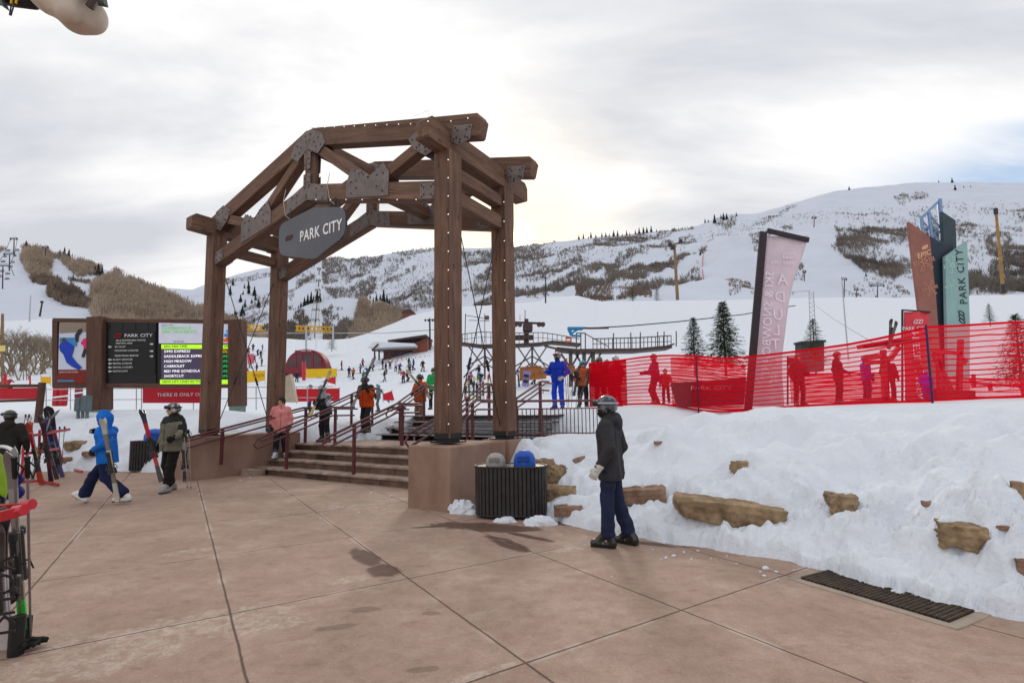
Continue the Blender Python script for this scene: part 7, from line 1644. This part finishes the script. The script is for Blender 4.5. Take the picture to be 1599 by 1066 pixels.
# picnic crates and racks between the posts and beyond the rail
wc=thing('wooden_barrier','low brown wooden barrier behind the railing left of the instructor','barrier',onpx(838,22,596));mb=MB();mb.bar(at(812,586,23),at(852,582,22),.08,.5,up=(0,0,1));mb.bar(at(812,575,23),at(845,573,22.4),.06,.12);mb.build('boards',mat('orange_brown_board',rgb('96623a'),.8,var=.3,vs=4),wc)
wc2=thing('wooden_barrier','orange brown board between instructor and net end','barrier',onpx(886,24,590));mb=MB();mb.bar(at(852,580,24),at(898,577,24),.08,.4);mb.build('boards',mat('orange_brown_board',rgb('96623a'),.8,var=.3,vs=4),wc2)
snowboard('lilac snowboard stuck in the snow left of the instructor',at(820,604,21),at(823,578,21),(0,-1,0),((150,140,200),(130,120,180)),.32)
ski_pair('blue and white skis stuck in the snow beside the lilac board',at(811,604,21),at(808,576,21),(0,-1,0),((40,60,150),(200,200,210),(40,40,90)))
rk=thing('ski_rack','maroon ski rack full of skis between the two right gate posts','ski rack',onpx(745,24,620));mb=MB();mb.bar(at(724,600,24),at(764,600,24),.06,.06);mb.bar(at(724,612,24),at(764,612,24),.06,.06)
for x in(726,744,762): mb.bar(at(x,626,24),at(x,597,24),.06,.06,up=(0,1,0))
mb.build('frame',red,rk)
cc=[(170,40,60),(60,62,66),(200,190,120),(90,120,60),(40,50,90),(190,190,195)]
for i,x in enumerate((727,733,739,746,750,755,761)):
    ski_pair('skis in the maroon rack, %s from the left'%('first','second','third','fourth','fifth','sixth','last')[i],at(x,626,23.8),at(x+random.uniform(-2,2),587+random.uniform(-3,3),23.9),(0,-1,0),(cc[i%6],cc[(i+2)%6],cc[(i+1)%6]),'skis standing in the maroon rack',wd=.10)
# skis and poles near the net end
ski_pair('dark skis leaning at the left end of the red net',at(901,641,16.6),at(919,578,16.7),(0,-1,0),((50,44,42),(96,88,70),(60,60,62)))
ski_pair('crossed skis raised beside the instructor',at(896,618,17),at(905,570,17),(0,-1,0),((60,64,70),(40,42,44),(110,106,100)))
poles('ski poles planted between instructor and net',at(892,640,16.5),at(895,590,16.5),(.14,0,0),(80,76,78));poles('slanting ski pole pair left of the net end',at(884,628,16.3),at(903,590,16.3),(.05,0,0),(80,76,78))
gl_=thing('glove_pair','black mittens hung on ski poles beside the instructor','mittens',at(894,584,16.4));
for x,y in((892,586),(899,582)):
    s=SDF(.02);q=at(x,y,16.4)-np.array(gl_.location);s.cap(q,q+V3(.02,0,-.14),.07,.05);s.cap(q+V3(.05,0,-.02),q+V3(.1,0,-.06),.03);sobj('mitten',s,.015,mat('mitten_black',(.03,.03,.032),.8),gl_)
# racks and frames behind the net corner
def netrack(label,Y,segs,m=rr,r=.09):
    c=at(segs[0][0][0],segs[0][0][1],Y);t=thing('rack_frame',label,'rack',(c[0],c[1],1.6))
    for a,b in segs: mb=MB();mb.bar(at(*a,Y),at(*b,Y),r,r,up=(0,1,0));mb.build('bar',m,t)
    return t
netrack('tall red timber rack frame behind the net left of the corner',13.4,[((1382,625),(1379,546)),((1390,560),(1404,541)),((1340,542),(1452,530)),((1345,541),(1420,528)),((1352,557),(1378,556)),((1352,566),(1378,565)),((1330,628),(1395,624))],rr,.11)
netrack('red rack frame with slanted leg behind the net right of the corner',13.2,[((1455,548),(1500,552)),((1458,552),(1490,620)),((1466,552),(1468,632)),((1500,530),(1497,632)),((1430,560),(1450,628)),((1502,560),(1508,566))],rr,.10)
netrack('low red tube rail behind the net at the far right',14.6,[((1470,602),(1500,596)),((1500,596),(1599,604)),((1515,590),(1520,602)),((1520,584),(1521,604)),((1470,620),(1660,622)),((1545,598),(1547,610)),((1585,598),(1610,618))],rr,.07)
ski_pair('dark skis sticking up out of the rack behind the net',at(1388,545,13.3),at(1396,499,13.3),(0,-1,0),((50,44,46),(90,80,80),(60,60,62)),fan=.09,wd=.08)
rbx=thing('gear_crate','red crate at the foot of the net corner post','crate',(*gp_(1480,12.9),1.6));mb=MB();panel(mb,[(1453,608),(1512,610),(1512,632),(1453,632)],12.6,.4);mb.build('crate',mat('crate_dark_red',rgb('8a1820'),.6,var=.2,vs=4),rbx)
bs_=thing('warning_board','small board with text on the snow behind the net','sign',(*gp_(1237,16.2),1.6));mb=MB();panel(mb,[(1229,558),(1244,557),(1244,570),(1229,571)],16.,.03);mb.build('board',mat('board_dull_red',rgb('9a2028'),.6),bs_);mb=MB();mb.cyl(at(1230,634,16),at(1230,557,16),.03,6);mb.build('pole',dk,bs_)
gb_=thing('shed','small grey shed behind the sparse conifer','shed',onpx(1265,29,575));mb=MB();panel(mb,[(1246,537),(1282,535),(1282,580),(1246,582)],29,.6);mb.build('wall',mat('shed_grey',rgb('4c4a4e'),.8,var=.15),gb_);mb=MB();panel(mb,[(1245,534),(1283,532),(1283,535),(1245,537)],28.9,.8);mb.build('roof',mat('shed_roof',rgb('3c3a40'),.8),gb_)
# ---- masts and poles
def pole(label,x0,y0,x1,y1,Y,r,m,arms=(),name='wooden_pole',cat='pole'):
    t=thing(name,label,cat,at(x0,y0,Y));mb=MB();mb.tube([at(x0,y0+2,Y),at(x1,y1,Y)],[r,r*.7],8);mb.build('shaft',m,t,smooth=True)
    for a,b,w_ in arms: mb=MB();mb.bar(at(*a,Y-.05),at(*b,Y-.05),w_,w_);mb.build('arm',m,t)
    return t
wp=mat('orange_pole_wood',(.30,.17,.055),.8,var=.3,vs=2);wpd=mat('brown_pole_wood',(.22,.14,.08),.8,var=.3,vs=2);gy=mat('pale_mast',(.42,.44,.48),.5,.3)
t=pole('tall orange wooden pole right of the fin sign',1567,458,1555,327,110,.34,wp);mb=MB();mb.box(at(1555,330,109.5),(.7,.6,1.4),None,.1);mb.build('lamp_box',dk,t);mb=MB();mb.cyl(at(1567,458,110),at(1566,444,110),.42,8);mb.build('base',dk,t)
t=pole('brown wooden light pole on the slope left of the pink flag',1058,466,1053,381,120,.42,wpd,[((1045,383),(1065,379),.35)]);mb=MB()
for x,y in((1046,382),(1050,387),(1063,377)): mb.box(at(x,y,119.5),(.8,.8,.9),None,.1)
mb.build('floodlights',dk,t)
pole('thin dark pole at the crest left of the piste',852,471,852,432,130,.2,dk,[((849,434),(855,434),.2)],'light_pole','pole')
t=pole('thin white mast with guy wire behind the net',1325,560,1314,432,34,.05,gy,name='mast',cat='mast')
t=thing('lattice_mast','pale lattice mast with guy wires right of the pink flag','mast',at(1272,540,62));mb=MB()
for x0,x1 in ((1264,1263),(1273,1270)): ptube(mb,[(x0+2,540),(x1,455)],62,.05,5)
for y in np.arange(458,538,7): ptube(mb,[(1264,y),(1272,y+7)],62,.03,4);ptube(mb,[(1272,y),(1264,y)],62,.03,4)
ptube(mb,[(1232,456),(1266,454)],62,.05,5);mb.build('lattice',gy,t);mb=MB();mb.tube([at(1270,474,61),at(1300,497,50),at(1368,538,26)],.02,4);mb.build('guy_wire',grs,t)
t=thing('light_pole','dark pole with a pair of floodlights above the brown lodge','light pole',at(671,560,100));mb=MB();ptube(mb,[(672,575),(671,497)],100,.16,6);mb.bar(at(664,500,100),at(678,498,100),.12,.12);mb.build('shaft',dk,t);mb=MB()
for x in(664,669,675,678): mb.box(at(x,500,99.7),(.3,.3,.45),None,.05)
mb.build('floodlights',dk,t)
t=pole('brown pole at the left edge among the shrubs',3,534,4,490,70,.22,wpd,name='wooden_pole')
t=pole('leaning grey lamp post among the shrubs',62,492,66,472,80,.14,dk,[((64,472),(67,471),.3)],'light_pole','pole')
pole('pale pole among the shrubs beneath the left chairlift',46,500,48,461,82,.12,gy,name='light_pole',cat='pole')
t=thing('trail_marker','yellow marker sign on a post at the far left','sign',at(3,600,40));mb=MB();ptube(mb,[(3,618),(3,540)],40,.06,5);mb.build('post',wpd,t);mb=MB();panel(mb,[(-4,540),(8,539),(8,548),(-4,549)],39.9,.05);mb.build('plate',mat('marker_yellow',rgb('d8c070'),.6),t)
pole('red slalom pole left of the notice board',47,600,47,586,30,.05,mat('slalom_red',rgb('b81c28'),.5),name='slalom_pole',cat='pole');pole('second red slalom pole by the red board',8,604,8,583,30,.10,mat('slalom_red',rgb('b81c28'),.5),name='slalom_pole',cat='pole')
# ---- lift towers: T shapes, each a thing
def tower(label,x,yb,yt,Y,arm,grp,chairs=0,m=dk):
    t=thing('lift_tower',label,'lift tower',at(x,yb,Y),0,grp);k_=Y/f;mb=MB();mb.tube([at(x,yb+3,Y),at(x+.6,yt,Y)],[.9*k_,.7*k_],6);mb.build('column',m,t)
    mb=MB();mb.bar(at(x-arm,yt+.3,Y),at(x+arm+1,yt-.3,Y),1.2*k_,1.1*k_);mb.bar(at(x-arm,yt+2,Y),at(x-arm+.1,yt-1.6,Y),1.*k_,1.8*k_);mb.bar(at(x+arm,yt+2,Y),at(x+arm+.1,yt-1.6,Y),1.*k_,1.8*k_);mb.bar(at(x-arm*.7,yt-2,Y),at(x+arm*.8,yt-2.3,Y),.7*k_,.7*k_);mb.build('cross_arm',m,t);return t
tower('nearest tower of the left edge chairlift',4,448,415,190,11,'towers of the left chairlift');tower('second tower of the left edge chairlift',14.5,420,397,240,8,'towers of the left chairlift');tower('top tower of the left edge chairlift, by the crest trees',21.5,394,373,300,5,'towers of the left chairlift')
def chair(label,x,y,Y,w_,grp):
    t=thing('lift_chair',label,'chair lift chair',at(x,y,Y),0,grp);k_=Y/f;mb=MB();ptube(mb,[(x,y-w_*.9),(x,y)],Y,.35*k_,4);mb.bar(at(x-w_,y,Y),at(x+w_,y-.4,Y),1.0*k_,1.3*k_);mb.bar(at(x-w_,y-2,Y),at(x+w_,y-2.4,Y),.6*k_,.6*k_);mb.build('seat_frame',dk,t)
ords=['first','second','third','fourth','fifth','sixth','seventh','eighth','ninth','tenth','eleventh','twelfth']
for i,(x,y,Y) in enumerate(((1,432,190),(11,436,195),(3,424,205),(12,428,210),(16,417,225),(5,409,225),(20,410,240),(8,401,250),(23,400,255),(27,391,275),(13,392,275))):
    chair('%s chair from below on the left edge chairlift'%ords[i],x,y,Y,3.6 if Y<230 else 2.6,'chairs of the left chairlift')
for i,(pts) in enumerate((((-20,428,150),(-6,415,190),(7,396,240),(17,372,300)),((22,430,170),(15,414,190),(23,396,240),(27,372,300)))):
    t=thing('lift_cable','%s haul rope of the left edge chairlift'%('left','right')[i],'cable',at(*pts[1]));mb=MB();mb.tube([at(*p) for p in pts],.12,4);mb.build('rope',dk,t)
for i,(x,yb,yt,Y,a) in enumerate(((493,548,517,115,8),(491.5,525,500,150,7),(493,500,484,215,5.5),(494.5,481,470,300,4.5),(496,462,453,480,3.5),(497,445,438,620,2.8),(498,426,420,800,2.2))):
    tower('%s tower from below of the central lift line up the white strip'%ords[i],x,yb,yt,Y,a,'towers of the central lift line',m=grs if i else mat('white_tower',(.7,.7,.7),.6))
t=thing('lift_cable','cable pair sagging up the central white strip','cable',at(490,517,115))
for e in(-1,1): mb=MB();mb.tube([at(493+e*7,516,115),at(492+e*6,499,150),at(493+e*5,483,215),at(494.5+e*4,469,300),at(496+e*3,452,480),at(498+e*2,419,800)],.12,4);mb.build('rope',grs,t)
tower('T shaped tower on the crest right of the pink flag',1370,463,446,165,10,None);tower('small thin lift tower on the piste right of the pink flag',1256,436,424,300,2,None,m=grs);tower('lift tower with ladder behind the fin sign saddle',1318,462,436,170,3.5,None);tower('tiny lift tower high above the pink flag',1271,352,340,600,3,None,m=grs);tower('top station tower at the head of the left ridge run',71,396,386,330,4,None)
tower('small lift tower in front of the scrub',1337,463,452,170,2.5,None,m=grs)
# lift line of chairs in front of the middle mountain: crest hut
def hutbox(label,x0,x1,y0,y1,Y,dep,wall,roof,cat='hut',snowroof=True,name='hut'):
    t=thing(name,label,cat,at((x0+x1)/2,y1,Y));a=at(x0,y1+3,Y);b=at(x1,y0,Y);mb=MB();mb.box(((a[0]+b[0])/2,Y+dep/2,(a[2]+b[2])/2),(b[0]-a[0],dep,b[2]-a[2]));mb.build('wall',wall,t)
    mb=MB();w_=(b[0]-a[0])/2*1.12;mb.prism([(-w_,-.1),(w_,-.1),(w_*.3,(b[2]-a[2])*.5),(-w_*.3,(b[2]-a[2])*.5)],((a[0]+b[0])/2,Y+dep/2,b[2]),X1,Z1,V3(0,dep*1.15,0));mb.build('roof',roof,t);return t
lodge=mat('lodge_red_brown',rgb('70423a'),.8,var=.18,vs=1.5);hutbox('tiny brown hut on the saddle right of the knoll',628,646,487,493,165,5,lodge,ir)
# brown lodge
Yg=100.;lo_=thing('lodge','low red brown lodge with snowy roof and white fence on the slope','building',at(625,562,Yg))
def blk(nm,x0,x1,y0,y1,Y,dep,m,par): a=at(x0,y1,Y);b=at(x1,y0,Y);mb=MB();mb.box(((a[0]+b[0])/2,Y+dep/2,(a[2]+b[2])/2),(b[0]-a[0],dep,b[2]-a[2]));return mb.build(nm,m,par)
blk('wall',600,652,541,564,Yg,6,lodge,lo_)
mb=MB();panel(mb,[(648,541),(671,529),(671,560),(648,562)],Yg+1.5,6.);mb.build('wing_wall',mat('lodge_lighter',rgb('865044'),.8,var=.15,vs=1.5),lo_)
mb=MB();P=[at(613,536.5,Yg+.5),at(671,528,Yg+.5)];mb.bar(P[0],P[1],8,.35);mb.build('wing_roof',ir,lo_)
mb=MB();panel(mb,[(582,546),(590,538),(598,537),(653,540),(653,544),(588,547)],Yg-.8,7.5);mb.build('roof',snow,lo_,smooth=False)
mb=MB();mb.bar(at(581,547,Yg-4.7),at(653,545,Yg-4.7),.25,.3);mb.bar(at(581,547,Yg-4.6),at(591,537,Yg-4.6),.25,.3);mb.build('fascia',ir,lo_)
for x in(585,592,600,609): mb=MB();mb.bar(at(x,562,Yg-4.5),at(x,547,Yg-4.5),.25,.25,up=(0,1,0));mb.build('porch_post',dk,lo_)
for x in(612,622,632,641): mb=MB();panel(mb,[(x,549),(x+6,549),(x+6,555),(x,555)],Yg-.05,.05);mb.build('window',mat('window_dark',(.05,.055,.065),.15),lo_)
t=thing('picket_fence','row of small white and orange fence markers below the lodge','fence',at(630,560,Yg-6))
for i,x in enumerate(np.arange(606,674,3.6)): mb=MB();y=566-(x-606)*.11;mb.bar(at(x,y,Yg-7),at(x,y-4.5,Yg-7),.16,.1,up=(0,1,0));mb.build('picket',mat('picket_white' if i%2 else 'picket_orange',(.7,.68,.66) if i%2 else (.6,.18,.08),.7),t)
# red domed building
Yd=88.;dm=thing('domed_building','dark red half round building with big windows at the foot of the slope','building',at(478,582,Yd))
a=at(445,584,Yd);b=at(509,584,Yd);cx_=(a[0]+b[0])/2;w_=(b[0]-a[0])/2;h_=at(478,543,Yd)[2]-at(478,575,Yd)[2];zb=at(478,577,Yd)[2]
def arc(sc_,n=24,z0=0.): return [(math.cos(math.pi*i/n)*w_*sc_,math.sin(math.pi*i/n)**.85*h_*sc_) for i in range(n+1)]
mb=MB();mb.prism(arc(1.)+[(-w_,-1.2),(w_,-1.2)],(cx_,Yd+1.2,zb),X1,Z1,V3(0,2.4,0));mb.build('shell',mat('dome_red',rgb('7c2a34'),.6,var=.12,vs=.6),dm)
mb=MB();mb.prism(arc(.88),(cx_,Yd-.03,zb),X1,Z1,V3(0,.06,0));mb.build('glazing',mat('dome_glass',(.09,.05,.055),.2,var=.3,vs=.5),dm)
for x in (462,471,488,501): mb=MB();mb.bar(at(x,577,Yd-.1),at(x,547,Yd-.1) if 460<x<490 else at(x,556,Yd-.1),.3,.12,up=(0,1,0));mb.build('mullion',mat('dome_red',rgb('7c2a34'),.6),dm)
mb=MB();mb.bar(at(447,578,Yd-.15),at(508,578,Yd-.15),.15,1.0,up=(0,0,1));mb.bar(at(462,549,Yd-.12),at(489,549,Yd-.12),.15,.5);mb.build('sill',mat('dome_red',rgb('7c2a34'),.6),dm)
ln('FIRST TIME',470,547.5,2.6,Yd-.25,tm,dm,16)
# yellow gantry
gt=thing('gantry','long low yellow lattice gantry above the snow field between the left posts','gantry',at(440,516,100));mb=MB();ym=mat('gantry_yellow',rgb('c89a1c'),.5,var=.2,vs=.5)
for x0,x1 in((381,412),(462,480),(476,521)):
    ptube(mb,[(x0,507+(x0-381)*.02),(x1,508+(x1-381)*.02)],100,.13,5);ptube(mb,[(x0,515+(x0-381)*.02),(x1,515.5+(x1-381)*.02)],100,.13,5)
    for x in np.arange(x0,x1-3,6): y=511+(x-381)*.02;ptube(mb,[(x,y-4),(x+5,y+4)],100,.11,4);ptube(mb,[(x+5,y-4),(x,y+4)],100,.11,4)
mb.build('lattice',ym,gt);mb=MB()
for x in(384,478,520): ptube(mb,[(x,545),(x,508)],100,.2,5)
ptube(mb,[(381,520),(600,520),(720,512)],100,.08,4);mb.build('posts',gy,gt)
# red net line down the piste
t=thing('piste_net','thin red net line curving down the middle piste','net',MTN(np.array([1100.]),np.array([400.]))[0]);P=MTN(np.array([1112,1106,1100,1106,1112,1104,1099,1097,1097,1100,1106,1115,1130,1142.]),np.array([377,384,390,394,393,398,404,412,422,432,438,442,444,445.]));mb=MB();mb.tube([p+Z1*.8 for p in P],.42,4);mb.build('net',mat('piste_net_red',rgb('c07880'),.8),t)
for i,(x,y) in enumerate(((1094,407),(1091,436),(1352,426))):
    P=MTN(np.array([x]),np.array([y]))[0];tree_at(P+V3(0,0,-.5),9*P[1]/f,('dark conifer at the left edge of the middle piste','second dark conifer at the piste edge','little conifer above the piste junction')[i],None,i)
# tall pale lodgepole lines on crest (left): plank like ski jump strip
